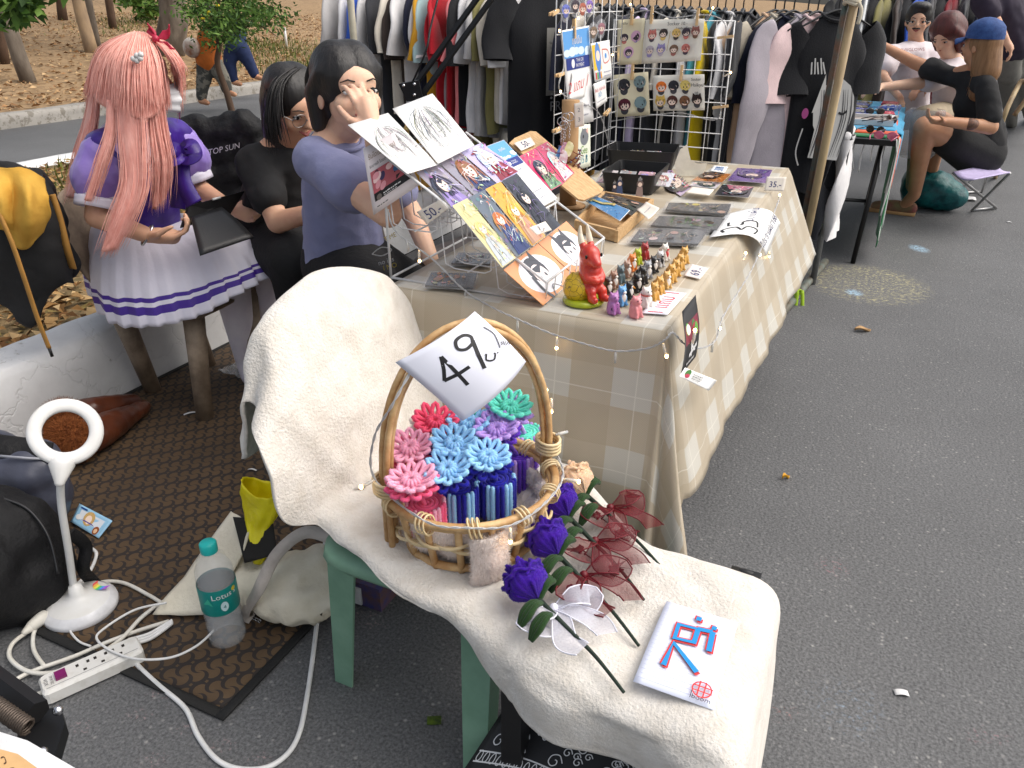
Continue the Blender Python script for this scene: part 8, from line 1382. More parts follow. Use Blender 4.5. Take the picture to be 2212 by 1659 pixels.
# ---------- person in the violet t-shirt ----------
VT = thing('person', 'person in a violet grey t-shirt touching their face behind the card rack', 'person', G(720, 720)); hd3 = J(752, 196, 2.20); nk3 = J(728, 285, 2.24); ch3 = J(735, 400, 2.26); pe3 = J(745, 570, 2.34); look3 = (J(850, 208, 1.96) - hd3).normalized()
R3, E3, W3_ = J(680, 345, 2.14), J(838, 462, 1.92), J(806, 285, 1.93); L3, F3, X3 = J(800, 325, 2.42), J(895, 470, 2.36), J(930, 560, 2.20)
def vtskin(b):
 head(b, hd3, look3, (0, 0, 1), 1.02); b.chain([hd3 - V((0, 0, .075)), nk3], [.050, .052]); b.chain([nk3, ch3, pe3], [.055, .10, .12]); b.chain([R3, lerp(R3, E3, .5), E3, lerp(E3, W3_, .4), W3_], [.044, .042, .036, .034, .023]); b.chain([L3, F3, X3], [.042, .034, .025]); b.chain([R3, nk3, L3], [.042, .052, .042])
 hand(b, W3_, J(784, 205, 1.97) - W3_, (J(752, 220, 2.1) - J(800, 220, 1.95)), .34, .88, 1, .5); b.chain([pe3, J(800, 640, 2.1), J(810, 780, 2.1)], [.10, .06, .045]); b.chain([pe3, J(860, 620, 2.3), J(860, 740, 2.3)], [.10, .06, .045])
skinpart('body', vtskin, M_SKINL, VT, .0042, 3); M_VTEE = mat('violet_cotton', srgb(138, 141, 174), .9, srgb(120, 123, 158), 5, .25, 50, sheen=.1)
o = skinpart('t_shirt', lambda b: (b.chain([nk3 - V((0, 0, .065)), ch3, lerp(ch3, pe3, .5), pe3], [.075, .112, .120, .135]), b.chain([R3, nk3 - V((0, 0, .06)), L3], [.058, .072, .055]), b.chain([R3, lerp(R3, E3, .30), lerp(R3, E3, .52)], [.060, .068, .072]), b.chain([L3, lerp(L3, F3, .6)], [.07, .07])), M_VTEE, VT, .009, 6); wrinkle(o, .008, 12, 5)
b = MB(); cf3, cu3, cr3 = frame(look3); b.tube([nk3 - V((0, 0, .022)) + V((math.cos(a) * .068, math.sin(a) * .068, -.018 * math.sin(a + 2))) for a in [6.2832 * k / 24 for k in range(24)]], .008, 8, closed=True); b.bw('neckband', M_VTEE, VT)
o = skinpart('trousers', lambda b: (b.chain([pe3, J(800, 640, 2.1), J(810, 780, 2.1)], [.14, .10, .07]), b.chain([pe3, J(860, 620, 2.3), J(860, 740, 2.3)], [.14, .10, .07])), MATS['black_cotton'], VT, .014, 6)
M3 = Matrix((cr3, cf3, cu3)).transposed(); face_parts(VT, hd3, M3, 1.02, True, True, True)
skinpart('hair', lambda b: (hairshell(b, hd3, cf3, cu3, cr3, 1.04), [b.chain([hd3 + cr3 * g * .074 + cu3 * .05 + cf3 * .02, hd3 + cr3 * g * .086 - cf3 * .028 + cu3 * .0, hd3 + cr3 * g * .080 - cf3 * .035 - cu3 * .085], [.022, .026, .022]) for g in (-1, 1)], b.chain([hd3 - cf3 * .075 - cu3 * .02, hd3 - cf3 * .12 - cu3 * .075, hd3 - cf3 * .10 - cu3 * .155], [.05, .052, .026])), M_HAIR, VT, .008, 3)
hs3 = [[hd3 + cu3 * .124 - cf3 * (.02 + .02 * k), hd3 + cu3 * .09 + cr3 * .062 + cf3 * (.03 - .028 * k), hd3 + cr3 * .086 + cu3 * .02 + cf3 * (.012 - .03 * k), hd3 + cr3 * .05 - cf3 * .095 - cu3 * (.03 + .01 * k)] for k in range(4)]; strands('hair_strands', hs3, 150, .0016, M_HAIR, VT, 4, .003)
hs4 = [[hd3 - cf3 * .10 - cu3 * .03 + cr3 * .03 * k, hd3 - cf3 * .15 - cu3 * .09 + cr3 * .03 * k, hd3 - cf3 * .12 - cu3 * .19 + cr3 * .02 * k] for k in (-1, 0, 1)]; strands('hair_strands', hs4, 90, .002, M_HAIR, VT, 6, .008)
tp3 = [J(790, 478, 2.10), J(858, 470, 2.12), J(872, 590, 2.16), J(800, 600, 2.14)]; A = Art(lambda x, y: q2p(x, 1 - y, tp3) + V((.02, -.03, 0)), lambda x, y: V((.6, -.7, .2)).normalized(), 1.6, .02); A.text('no ins', .5, .55, .2, (.6, .6, .62), .15); A.text('I NO', .6, .38, .2, srgb(190, 170, 70), .15); A.curve([(.1, .8), (.4, .95), (.7, .85), (.4, .72), (.1, .8)], .03, (.6, .6, .6)); A.text('TIME', .7, 1.2, .18, srgb(190, 170, 70), .3); A.mb.bw('shirt_print', M_PRINT, VT, smooth=0)
seat_chair('grey plastic chair behind the violet shirted person', G(735, 640, 0) - V((.05, 0, 0)), (.6, -.25), M_CHD, 'seats behind the table', .80, .22)
p = J(1010, 300, 3.0); seat_chair('empty dark grey chair seen behind the pencil drawings', (p.x, p.y + .15), (-.1, -1), M_CHD, 'seats behind the table', .80, .22)
# ================= RIGHT: POLE, NEIGHBOURING STALL =================
M_BAMB = mat('weathered_pole', srgb(176, 154, 116), .55, srgb(92, 66, 44), 7, .2, 40, stretch=(1, 1, .25), lo=.45, hi=.7); M_RUST = mat('rusty_pipe', srgb(104, 66, 42), .7, srgb(70, 84, 80), 12, .3, 60); M_PIPE = mat('grey_green_pipe', srgb(112, 124, 118), .5, srgb(92, 76, 60), 9, metal=.3); M_ROPE = mat('cotton_tie', srgb(214, 204, 182), .9); M_LIME = mat('lime_ribbon', srgb(170, 206, 50), .7)
pb = G(1714, 650); pt_ = J(1853, -30, Yof(pb) - .05)
po = thing('leaning_pole', 'weathered tan pole leaning beside the black portrait shirt', 'pole', pb); b = MB(); b.tube([pb, lerp(pb, pt_, .5), pt_], .0185, 12); b.bw('pole', M_BAMB, po)
b = MB(); b.tube([pb + V((-.03, .02, 0)), pt_ + V((-.035, .02, 0))], .013, 10); b.bw('rusty_strut', M_RUST, po)
for k in range(3): t = .955 + .008 * k; b = MB(); c = lerp(pb, pt_, t); b.tube([c + V((.030 * math.cos(a) - .01, .026 * math.sin(a), .006 * math.sin(a * 2))) for a in [6.2832 * q / 12 for q in range(12)]], .008, 6, closed=True); b.bw('tie', M_ROPE, po)
b = MB(); c = lerp(pb, pt_, .955); b.tube(catmull([c + V((.02, -.02, 0)), c + V((.035, -.03, -.03)), c + V((.03, -.03, -.08))], 4), .008, 6); b.bw('tie_end', M_ROPE, po)
c = lerp(pb, pt_, .035); lm = thing('lime_ribbon', 'bright lime ribbon tied round the foot of the leaning pole', 'ribbon', c); b = MB(); b.tube([c + V((.030 * math.cos(a) - .01, .03 * math.sin(a), .004 * math.sin(a))) for a in [6.2832 * q / 12 for q in range(12)]], .012, 6, closed=True); b.bw('wrap', M_LIME, lm)
for e in ((.05, -.05, -.07), (.02, -.06, -.10)): ribbon([c + V((.02, -.03, 0)), c + V((e[0] * .7, e[1], .02)), c + V(e)], .018, (.3, -.9, .2), M_LIME, lm, 'tail', .002)
for i, (a_, z_, m_) in enumerate(((0, .022, M_PIPE), (.03, .020, M_RUST))):
 p0 = G(1683 - 4 * i, 683 + 7 * i, z_); d = V((.12, 1, 0)).normalized(); q = thing('steel_pipe', ('grey green', 'rusty')[i] + ' pipe lying on the asphalt at the foot of the pole', 'pipe', p0); b = MB(); b.tube([p0, p0 + d * 1.0], .021 - .003 * i, 14, cap=False); b.tube([p0 + d * 1.0, p0], .017 - .003 * i, 14, cap=False); b.bw('tube', m_, q)
# --- stall table ---
nl, nr_, fr2 = G(1866, 297, .70), G(1937, 300, .70), G(1972, 190, .70); RR = nr_.x; S0 = nr_.y; RL = RR - .75; S1 = S0 + 1.7
rt = thing('stall_table', 'black legged table of the neighbouring stall under layered coloured cloths', 'table', (lerp(RL, RR, .5), S0 + .8, 0)); b = MB(); b.box((lerp(RL, RR, .5), (S0 + S1) / 2, .675), (RR - RL, S1 - S0, .03)); b.bw('tabletop', M_BLACKMET, rt, smooth=0)
for (x, y) in ((RR - .06, S0 + .06), (RL + .05, S0 + .06), (RR - .06, S1 - .08), (RL + .05, S1 - .08)): b = MB(); b.tube([(x, y, .66), (x - .03, y - .06, 0)], .014, 8); b.bw('leg', M_BLACKMET, rt)
b = MB(); b.tube([(RR - .07, S0 + .05, .35), (RL + .06, S0 + .05, .33)], .010, 8); b.bw('brace', M_BLACKMET, rt)
for i, (nm, c, dr_, e) in enumerate((('green', srgb(30, 112, 66), .60, 0), ('red orange', srgb(206, 84, 40), .30, .02), ('blue', srgb(60, 150, 190), .22, .05))):
 b = MB(); z_ = .694 + .006 * i; y0 = S0 + .05 + .10 * i
 def cl2(a, q, z_=z_, y0=y0, dr_=dr_): w = (RR - RL) + dr_; x = q * w; return (RL + x, lerp(y0, S1, a), z_ + .003 * math.sin(a * 20)) if x < RR - RL else (RR + .012 + .006 * i + .01 * math.sin(a * 22), lerp(y0, S1, a), z_ - (x - (RR - RL)))
 b.grid(cl2, 24, 24); tag(b.build('stall_cloth', fabric(c, 'stall_' + nm.replace(' ', '_')), thick=.004), nm + ' cloth layer spread over the neighbouring stall table', 'cloth', 'stall cloths')
b = MB(); rnd = random.Random(9)
fz = thing('fringe_trim', 'white knotted fringe hanging from the stall cloth corner', 'fringe', (RR + .02, S0 + .05, .69))
for k in range(16): y = S0 + .05 + (.02 * k if k < 6 else 0); x = RR + .015 if k < 6 else lerp(RL + .3, RR, (k - 6) / 9); L_ = rnd.uniform(.25, .6) if k < 6 else rnd.uniform(.05, .2); b = MB(); b.tube(catmull([(x, y, .69), (x + rnd.uniform(-.01, .02), y - .015, .69 - L_ * .5), (x + rnd.uniform(-.02, .02), y - .01, .69 - L_)], 4), .004, 5); b.bw('thread', M_WP, fz)
pal = [srgb(200, 190, 180), srgb(60, 60, 150), srgb(180, 140, 60), srgb(220, 220, 225), srgb(210, 60, 80), srgb(120, 110, 100), srgb(40, 40, 60), srgb(200, 150, 150)]; pn = ['pale', 'deep blue', 'gold', 'white', 'red', 'taupe', 'navy', 'blush']
for i in range(24):
 x = RR - .06 - .16 * (i % 4) - rnd.uniform(0, .04); y = S0 + .75 + .13 * (i // 4) + rnd.uniform(-.02, .02); b = MB(); rot = Matrix.Rotation(rnd.uniform(-.6, .6), 3, 'Z'); b.box((x, y, .722 + .004 * (i % 3)), (.10, .08, .014), rot @ Matrix.Rotation(.1, 3, 'X')); b.ell((x, y, .732), (.035, .025, .008)); row_ = ('first', 'second', 'third', 'fourth', 'fifth', 'sixth')[i // 4]; cl_ = ('rightmost', 'second from right', 'third from right', 'leftmost')[i % 4]
 tag(b.build('trinket_packet', mat('packet%d' % (i % 8), pal[i % 8], .25, tuple(c * .4 for c in pal[i % 8]), 60, coat=.4), smooth=0), f'{pn[i % 8]} packet of trinkets, {cl_} in the {row_} row of the stall table', 'packet', 'packets on the stall table')
b = MB(); cx_, cy_ = lerp(RL, RR, .55), S0 + .52; tr = thing('display_tray', 'white edged display tray of sunglasses on the neighbouring stall', 'tray', (cx_, cy_, .712)); b.box((0, 0, .008), (.6, .26, .012)); b.build('bed', mat('tray_bed', srgb(150, 140, 134), .5), tr, smooth=0)
for (x, y, sx, sy) in ((0, .13, .62, .016), (0, -.13, .62, .016), (.302, 0, .016, .244), (-.302, 0, .016, .244)): b = MB(); b.box((x, y, .016), (sx, sy, .03)); b.build('rim', M_WP, tr, smooth=0)
for i, (u, v, c, nm) in enumerate([(1890, 245, srgb(40, 30, 26), 'dark brown'), (1918, 238, srgb(60, 80, 150), 'blue tinted'), (1938, 238, srgb(90, 110, 160), 'pale blue'), (1905, 262, srgb(60, 50, 46), 'tortoise'), (1925, 262, srgb(80, 50, 40), 'amber'), (1890, 285, srgb(20, 20, 20), 'black'), (1912, 298, srgb(190, 90, 120), 'pink')]):
 p = G(u, v, .735); k = thing('sunglasses', nm + ' sunglasses laid out on the neighbouring stall table', 'sunglasses', p, R(20 + 25 * i), 'sunglasses on the stall'); mm_ = mat('sung%d' % i, c, .2, coat=.5)
 for g in (-1, 1): b = MB(); b.ell((g * .032, 0, .012), (.026, .004, .02)); b.build('lens', mm_, k); b = MB(); b.tube([(g * .06, 0, .02), (g * .062, .06, .015), (g * .05, .11, .004)], .003, 5); b.build('temple', mm_, k)
 b = MB(); b.tube([(-.06, 0, .02), (0, 0, .018), (.06, 0, .02)], .003, 5); b.build('bridge', mm_, k)
# bags and stool
M_TEAL = mat('teal_mesh_bag', srgb(24, 116, 116), .4, srgb(10, 70, 76), 9, .5, 40); tb_ = G(2005, 450); q = blobthing('teal_bag', 'stuffed teal mesh bag on the ground by the stool', 'bag', tb_, [(tb_ + V((0, 0, .13)), (.17, .15, .14)), (tb_ + V((.1, -.02, .10)), (.13, .13, .11)), (tb_ + V((-.12, .02, .14)), (.11, .12, .14)), (tb_ + V((-.1, .04, .26)), (.07, .07, .09))], M_TEAL, .02, 8, .02)
b = MB(); c = J(1990, 285, Yof(tb_) - .1); b.grid(lambda a, q_: c + V(((.10 + .04 * math.sin(q_ * 3)) * math.cos(6.2832 * a) * (1 + .25 * noise.noise(V((math.cos(6.28 * a) * 2, math.sin(6.28 * a) * 2, q_ * 3)))), .09 * math.sin(6.2832 * a), -.17 + .32 * q_)), 24, 12); tag(b.build('clear_bag', mat('clear_bag_film', (.85, .85, .88), .15, alpha=.25, bump=.5, bscale=20, coat=.5), thick=.001), 'clear plastic bag hanging at the corner of the neighbouring stall', 'plastic bag')
sc = [G(2060, 372, .37), G(2100, 388, .37), G(2182, 372, .37), G(2150, 352, .37)]; fs = thing('folding_stool', 'small folding stool with a lilac seat and steel cross legs', 'stool', sum(sc, V()) / 4 - V((0, 0, .37))); b = MB(); b.grid(lambda a, q_: q2p(a, q_, sc) + V((0, 0, -.02 * math.sin(a * 3.1))), 8, 8); b.bw('seat', mat('lilac_canvas', srgb(196, 184, 222), .7), fs, thick=.008)
M_TUBE = mat('stool_steel', (.4, .4, .4), .35, metal=.8)
l1, l2, l3, l4 = G(2098, 458), G(2152, 452), G(2062, 420), G(2120, 418)
for (a_, c_) in ((sc[0], l2), (sc[2], l1), (sc[3], l3), (sc[0] + (sc[3] - sc[0]) * .9, l4)): b = MB(); b.tube([a_ + V((0, 0, -.006)), c_ + V((0, 0, .01))], .009, 8); b.bw('leg', M_TUBE, fs)
for (a_, c_) in ((l1, l2), (l3, l4)): b = MB(); b.tube([a_ + V((0, 0, .012)), c_ + V((0, 0, .012))], .009, 8); b.bw('foot_rail', M_TUBE, fs)
hp = thing('trolley_handle', 'pale wooden trolley handle standing behind the person in the cap', 'trolley', G(2150, 380)); b = MB(); b.tube(catmull([G(2150, 385), J(2160, 280, 5.6), J(2200, 185, 5.7), J(2214, 178, 5.7), J(2225, 200, 5.7), J(2190, 250, 5.7)], 5), .016, 8); b.bw('handle', M_BAMB, hp); b = MB(); b.tube([G(2150, 385) + V((0, 0, .01)), G(2150, 385) + V((0, 0, .10))], .019, 8); b.bw('grip', M_BLKP, hp)
p = G(2068, 428, .006); b = MB(); b.grid(lambda a, q_: p + V(((a - .5) * .25, (q_ - .5) * .12, .012 * noise.noise(V((a * 4, q_ * 4, 0))) + .008)), 8, 6); tag(b.build('crumpled_paper', M_SCRAP, thick=.001), 'crumpled white paper on the ground under the folding stool', 'paper')
# --- people at the stall ---
M_WTEE = mat('white_tee', srgb(224, 214, 216), .85, srgb(206, 196, 200), 6, .2, 40); M_DENIM = mat('blue_denim_cap', srgb(34, 62, 116), .75, srgb(52, 84, 140), 30, .2, 120); M_BLOND = mat('light_brown_hair', srgb(150, 112, 76), .45, srgb(120, 84, 52), 50, .3, 100, stretch=(1, 1, .08)); M_RHAIR = mat('dark_red_hair', srgb(72, 36, 34), .45, srgb(96, 46, 42), 50, .3, 100, stretch=(1, 1, .08)); M_SHORT = mat('black_shorts', (.012, .012, .013), .8, bump=.2)
CW = thing('person', 'person in a blue cap and black t-shirt sitting on the folding stool', 'person', G(1975, 450)); h4 = J(2118, 100, 5.25); n4 = J(2112, 150, 5.28); c4 = J(2105, 220, 5.30); p4_ = J(2118, 325, 5.32); lk4 = (J(2040, 95, 5.45) - h4).normalized()
SL, EL, HL = J(2050, 165, 5.42), J(1975, 135, 5.55), J(1905, 98, 5.62); SR, ER, HR_ = J(2130, 185, 5.10), J(2140, 275, 5.00), J(2040, 262, 4.98); KN, AN, FT = J(1998, 275, 5.15), J(1975, 420, 5.35), G(1945, 452, .03); KN2 = J(2030, 262, 5.5); AN2 = J(2010, 380, 5.65)
def cwskin(b): head(b, h4, lk4, (0, 0, 1), 1.02); b.chain([h4 - V((0, 0, .08)), n4], [.05, .055]); b.chain([n4, c4, p4_], [.06, .11, .14]); b.chain([SL, EL, HL], [.05, .042, .028]); b.chain([SR, ER, HR_], [.052, .046, .030]); hand(b, HL, HL - EL, (0, .5, -.6), .5, 1.0, 1); hand(b, HR_, HR_ - ER, (0, 0, 1), .5, 1.0, -1); b.chain([p4_, KN, lerp(KN, AN, .4), AN, FT], [.11, .072, .062, .042, .035]); b.chain([p4_, KN2, AN2], [.10, .07, .042]); b.chain([SL, n4, SR], [.045, .055, .045])
skinpart('body', cwskin, M_SKIND, CW, .010, 3)
o = skinpart('t_shirt', lambda b: (b.chain([n4 - V((0, 0, .07)), c4, p4_ + V((0, 0, .04))], [.085, .128, .150]), b.chain([SL, n4 - V((0, 0, .06)), SR], [.06, .08, .065]), b.chain([SL, lerp(SL, EL, .55)], [.062, .07]), b.chain([SR, lerp(SR, ER, .75)], [.068, .075])), M_BTEE, CW, .014, 6); wrinkle(o, .010, 10)
skinpart('shorts', lambda b: (b.chain([p4_ - V((0, 0, .02)), lerp(p4_, KN, .55)], [.165, .125]), b.chain([p4_, lerp(p4_, KN2, .5)], [.15, .11])), M_SHORT, CW, .016, 6)
f_, u_, r__ = frame(lk4); M3 = Matrix((r__, f_, u_)).transposed(); face_parts(CW, h4, M3, 1.02)
skinpart('hair', lambda b: (b.ell(h4 - f_ * .03 + u_ * .02, (.092, .10, .10), M3), b.chain([h4 - f_ * .05 - u_ * .02, h4 - f_ * .075 - u_ * .14, h4 - f_ * .06 - u_ * .27], [.085, .088, .055])), M_BLOND, CW, .014, 3)
strands('hair_strands', [[h4 + r__ * sg * .06 + u_ * .06 - f_ * .02, h4 + r__ * sg * .10 - u_ * .08 - f_ * .04, h4 + r__ * sg * .10 - u_ * .28 - f_ * .05] for sg in (1, .6, .2, -.4)], 160, .004, M_BLOND, CW, 5, .015)
b = MB(); b.lathe([(.104, 0), (.104, .03), (.096, .07), (.07, .10), (.03, .118), (0, .122)], 24, h4 - f_ * .012 + u_ * .045, M3, sy=1.08); b.bw('cap_crown', M_DENIM, CW)
b = MB(); b.grid(lambda a, q_: h4 + u_ * (.055 - .02 * q_ - .03 * (2 * a - 1) ** 2) + f_ * (.075 + .085 * q_ * (1 - .45 * (2 * a - 1) ** 2)) + r__ * (2 * a - 1) * (.085 - .01 * q_), 14, 6); b.bw('cap_peak', M_DENIM, CW, thick=.006)
b = MB(); b.chain([FT + V((.06, -.02, .015)), FT + V((-.05, .0, .012)), FT + V((-.16, .02, .0))], [.05, .052, .042]); o = b.bw('shoe', mat('canvas_shoe', srgb(112, 100, 66), .8, srgb(120, 66, 60), 12), CW, remesh=.012, smit=4); b = MB(); b.box(FT + V((-.05, .0, -.022)), (.30, .10, .03), Matrix.Rotation(-.1, 3, 'Z')); b.bw('sole', mat('gum_sole', srgb(168, 130, 84), .7), CW)
b = MB(); b.ell(lerp(ER, HR_, .45) + V((0, -.012, .004)), (.05, .04, .036)); b.bw('tattoo', mat('tattoo_ink', srgb(84, 66, 58), .55, srgb(130, 90, 70), 60), CW)
def seated(label, h_, n_, c_, p_, look_, arms, skin, tee, hairm, hairfn, legs=None, legm=None, gl=False, s=1.0, base=None):
 root = thing('person', label, 'person', base or V((p_.x, p_.y, 0))); lk = (V(look_) - h_).normalized()
 def sk(b):
  head(b, h_, lk, (0, 0, 1), s); b.chain([h_ - V((0, 0, .08 * s)), n_], [.05 * s, .055 * s]); b.chain([n_, c_, p_], [.06 * s, .11 * s, .13 * s])
  for (a1, a2, a3) in arms: b.chain([a1, a2, a3], [.048 * s, .042 * s, .028 * s]); hand(b, a3, a3 - a2, (0, 0, -1), .45, s)
  for l in legs or []: b.chain(l, [.09 * s, .06 * s, .04 * s])
 skinpart('body', sk, skin, root, .011, 3)
 o = skinpart('t_shirt', lambda b: (b.chain([n_ - V((0, 0, .07)), c_, p_], [.10 * s, .15 * s, .16 * s]), [b.chain([a1, lerp(a1, a2, .6)], [.08 * s, .08 * s]) for a1, a2, a3 in arms], b.chain([arms[0][0], n_ - V((0, 0, .06)), arms[-1][0]], [.075, .09, .075])), tee, root, .015, 6); wrinkle(o, .010, 10)
 f_, u_, r__ = frame(lk); M3 = Matrix((r__, f_, u_)).transposed(); face_parts(root, h_, M3, s, True, True, True, True); skinpart('hair', lambda b: hairfn(b, h_, f_, u_, r__), hairm, root, .013, 3)
 if gl: glasses(root, h_, M3, s)
 if legs: skinpart('trousers', lambda b: [b.chain(l, [.12 * s, .085 * s, .06 * s]) for l in legs], legm, root, .016, 5)
 return root, M3
h5 = J(1983, 45, 6.1); mr_, M3 = seated('smiling person with glasses in a printed white t-shirt behind the stall', h5, J(1978, 95, 6.12), J(1965, 150, 6.15), J(1955, 235, 6.2), J(1972, 90, 5.2), [(J(1925, 120, 6.0), J(1905, 165, 5.85), J(1930, 195, 5.75)), (J(2015, 115, 6.2), J(2030, 170, 6.1), J(1990, 190, 5.9))], M_SKIN, M_WTEE, M_HAIR, lambda b, c, f, u, r: (hairshell(b, c, f, u, r, 1.02), b.ell(c + u * .095 + f * .03, (.075, .06, .035), Matrix((r, f, u)).transposed())), gl=True)
b = MB(); b.tube([h5 + M3 @ V((-.025, .094, -.040)), h5 + M3 @ V((0, .10, -.036)), h5 + M3 @ V((.025, .094, -.040))], .005, 6); b.bw('moustache', M_HAIR, mr_)
tq = [J(1938, 100, 5.92), J(2000, 98, 5.92), J(2000, 118, 5.92), J(1938, 120, 5.92)]; A = Art(lambda x, y: q2p(x, 1 - y, tq), lambda x, y: V((-.3, -.9, .2)), .33, .01); A.text('LOWGLOWS', .5, .18, .16, srgb(190, 110, 110)); A.mb.bw('lettering', M_PRINT, mr_, smooth=0)
h6 = J(2046, 72, 5.65); mr_, M3 = seated('person with dark red hair in a white t-shirt leaning over the stall', h6, J(2055, 125, 5.72), J(2065, 170, 5.80), J(2062, 250, 5.9), J(1985, 150, 5.5), [(J(2040, 165, 5.6), J(1985, 180, 5.55), J(1905, 188, 5.5)), (J(2085, 160, 5.9), J(2050, 200, 5.8), J(2000, 150, 5.7))], M_SKINL, M_WTEE, M_RHAIR, lambda b, c, f, u, r: (hairshell(b, c, f, u, r, 1.08), b.chain([c - f * .05, c - f * .06 - u * .13], [.10, .085]), [b.chain([c + r * g * .07 + u * .06 + f * .03, c + r * g * .085 - u * .02, c + r * g * .08 - u * .13], [.03, .035, .025]) for g in (-1, 1)]), [[J(2062, 250, 5.9), J(1995, 255, 5.55), J(1975, 400, 5.6)]], mat('beige_trousers', srgb(176, 162, 138), .85, bump=.2))
h7 = J(2165, -60, 6.4); p7_ = J(2180, 95, 6.4); mr_, M3 = seated('standing person in a dark top and grey trousers at the right edge', h7, J(2160, -15, 6.4), J(2160, 20, 6.4), p7_, J(2100, -40, 6.0), [(J(2120, 0, 6.3), J(2150, 45, 6.25), J(2172, 85, 6.2)), (J(2205, 0, 6.5), J(2220, 40, 6.5), J(2225, 80, 6.5))], M_SKIN, mat('plum_top', srgb(48, 40, 56), .85), M_HAIR, lambda b, c, f, u, r: hairshell(b, c, f, u, r), [[J(2172, 100, 6.4), J(2180, 160, 6.4), G(2185, 270)], [J(2205, 100, 6.5), J(2215, 160, 6.5), G(2225, 260)]], mat('grey_trousers', srgb(110, 108, 102), .85), base=G(2200, 265))
# dark clothes on a rail behind the stall
r2 = thing('clothes_rack', 'rail of dark clothes behind the neighbouring stall', 'clothes rack', J(1920, 150, 7.4)); pA, pB = J(1800, -30, 7.4), J(2170, -30, 7.4); b = MB(); b.tube([pA, pB], .015, 8); b.bw('rail', M_STEEL, r2)
for q_ in (pA, pB): b = MB(); b.tube([q_, (q_.x, q_.y, 0)], .015, 8); b.bw('post', M_STEEL, r2)
dk = ['black', 'charcoal', 'navy', 'black', 'olive', 'brown', 'black', 'cobalt blue', 'dark grey', 'black', 'maroon', 'charcoal', 'black', 'navy']
for i, cn in enumerate(dk):
 p = J(1825 + 24 * i, -10, 7.4); garment('t_shirt', f'{cn} garment, ' + ('first second third fourth fifth sixth seventh eighth ninth tenth eleventh twelfth thirteenth fourteenth'.split()[i]) + ' from the left on the rail behind the stall', cn, p, R(70 + 10 * (i % 3)), .85, .25, .3, .05, 300 + i, group='clothes behind the stall')
# ================= LEFT BACKGROUND =================
def hit(u, v):
 d, _ = ray(u, v); t = 3.0
 for k in range(900):
  t *= 1.006; x = d * t; r_ = x.x; g = (hill_z(r_, x.y) if r_ < -9.6 else 0.02 if r_ < -6.1 else .2)
  if CAM_H + x.z < g: return V((x.x, x.y, g))
 return V((x.x, x.y, hill_z(x.x, x.y)))
M_BARK = mat('grey_bark', srgb(122, 112, 100), .85, srgb(84, 74, 64), 5, .6, 18, stretch=(1, 1, .35)); M_BARK2 = mat('brown_bark', srgb(92, 70, 54), .85, srgb(66, 50, 38), 6, .6, 18, stretch=(1, 1, .35)); M_BARK3 = mat('pale_bark', srgb(176, 150, 118), .8, srgb(140, 120, 98), 5, .4, 18, stretch=(1, 1, .35)); M_FOL = mat('leaf_green', (.05, .09, .02), .55, vcol=True, spec=.3)
FC = [srgb(62, 92, 34), srgb(80, 112, 44), srgb(46, 72, 28), srgb(100, 130, 56)]
def crown(root, c, rx, rz, n, size, seed, cols=FC):
 rnd = random.Random(seed); b = MB()
 cl = [V((rnd.gauss(0, .45) * rx, rnd.gauss(0, .45) * rx, rnd.gauss(0, .45) * rz)) for _ in range(max(8, n // 40))]
 for k in range(n):
  p = c + rnd.choice(cl) + V((rnd.gauss(0, .13) * rx, rnd.gauss(0, .13) * rx, rnd.gauss(0, .13) * rz)); d = V((rnd.gauss(0, 1), rnd.gauss(0, 1), rnd.gauss(-.4, .6))).normalized(); w = d.orthogonal().normalized() * size * .2; L_ = size * rnd.uniform(.6, 1.3); b.poly([p, p + d * L_ * .5 + w, p + d * L_, p + d * L_ * .5 - w], rnd.choice(cols))
 return b.bw('crown', M_FOL, root, smooth=0)
def tree(label, base_px, top_px, wpx, m, seed, name='tree'):
 bs = hit(*base_px); Y_ = Yof(bs); tp_ = J(top_px[0], top_px[1], Y_); d = tp_ - bs; full = bs + d * max(1.0, 5.5 / max(d.z, .5)); w = wpx / FPX * Y_ * .95; root = thing(name, label, 'tree', bs, 0, 'trees on the slope'); rnd = random.Random(seed); b = MB(); n = 14
 P = [lerp(bs - V((0, 0, .1)), full, k / n) + V((rnd.gauss(0, .02), rnd.gauss(0, .02), 0)) * w * 3 for k in range(n + 1)]; b.tube(P, [w * .62, w * .5, w * .47, w * .44, w * .36], 14); o = b.bw('trunk', m, root)
 for v in o.data.vertices: v.co += v.normal * w * .07 * noise.noise(V(v.co) * (2.0 / max(w, .1)))
 for k in range(3): a = rnd.uniform(0, 6.28); b = MB(); b.tube([full, full + V((math.cos(a), math.sin(a), 1.2)) * 1.3], [w * .3, w * .1], 8); b.bw('limb', m, root)
 crown(root, full + V((0, 0, 1.6)), 2.6, 1.7, 1400, .32, seed); return root
tree('grey leaning tree trunk at the far left of the slope', (60, 178), (12, 20), 26, M_BARK, 1); tree('pale split trunk left of the pink wig', (197, 112), (170, 0), 22, M_BARK3, 2); tree('grey trunk close behind the pale split trunk', (209, 100), (190, 0), 13, M_BARK, 3); tree('thin dark trunk at the top left', (135, 44), (130, 0), 16, M_BARK2, 4); tree('thin brown trunk behind the pink wig', (245, 62), (236, 0), 13, M_BARK2, 5); tree('thick grey brown trunk behind the red hair bow', (366, 118), (372, 0), 50, M_BARK, 6); tree('dark slim trunk at the left frame edge', (8, 138), (-6, 40), 18, M_BARK2, 7); tree('broad far trunk above the pink wig', (292, 14), (290, -30), 30, M_BARK2, 8)
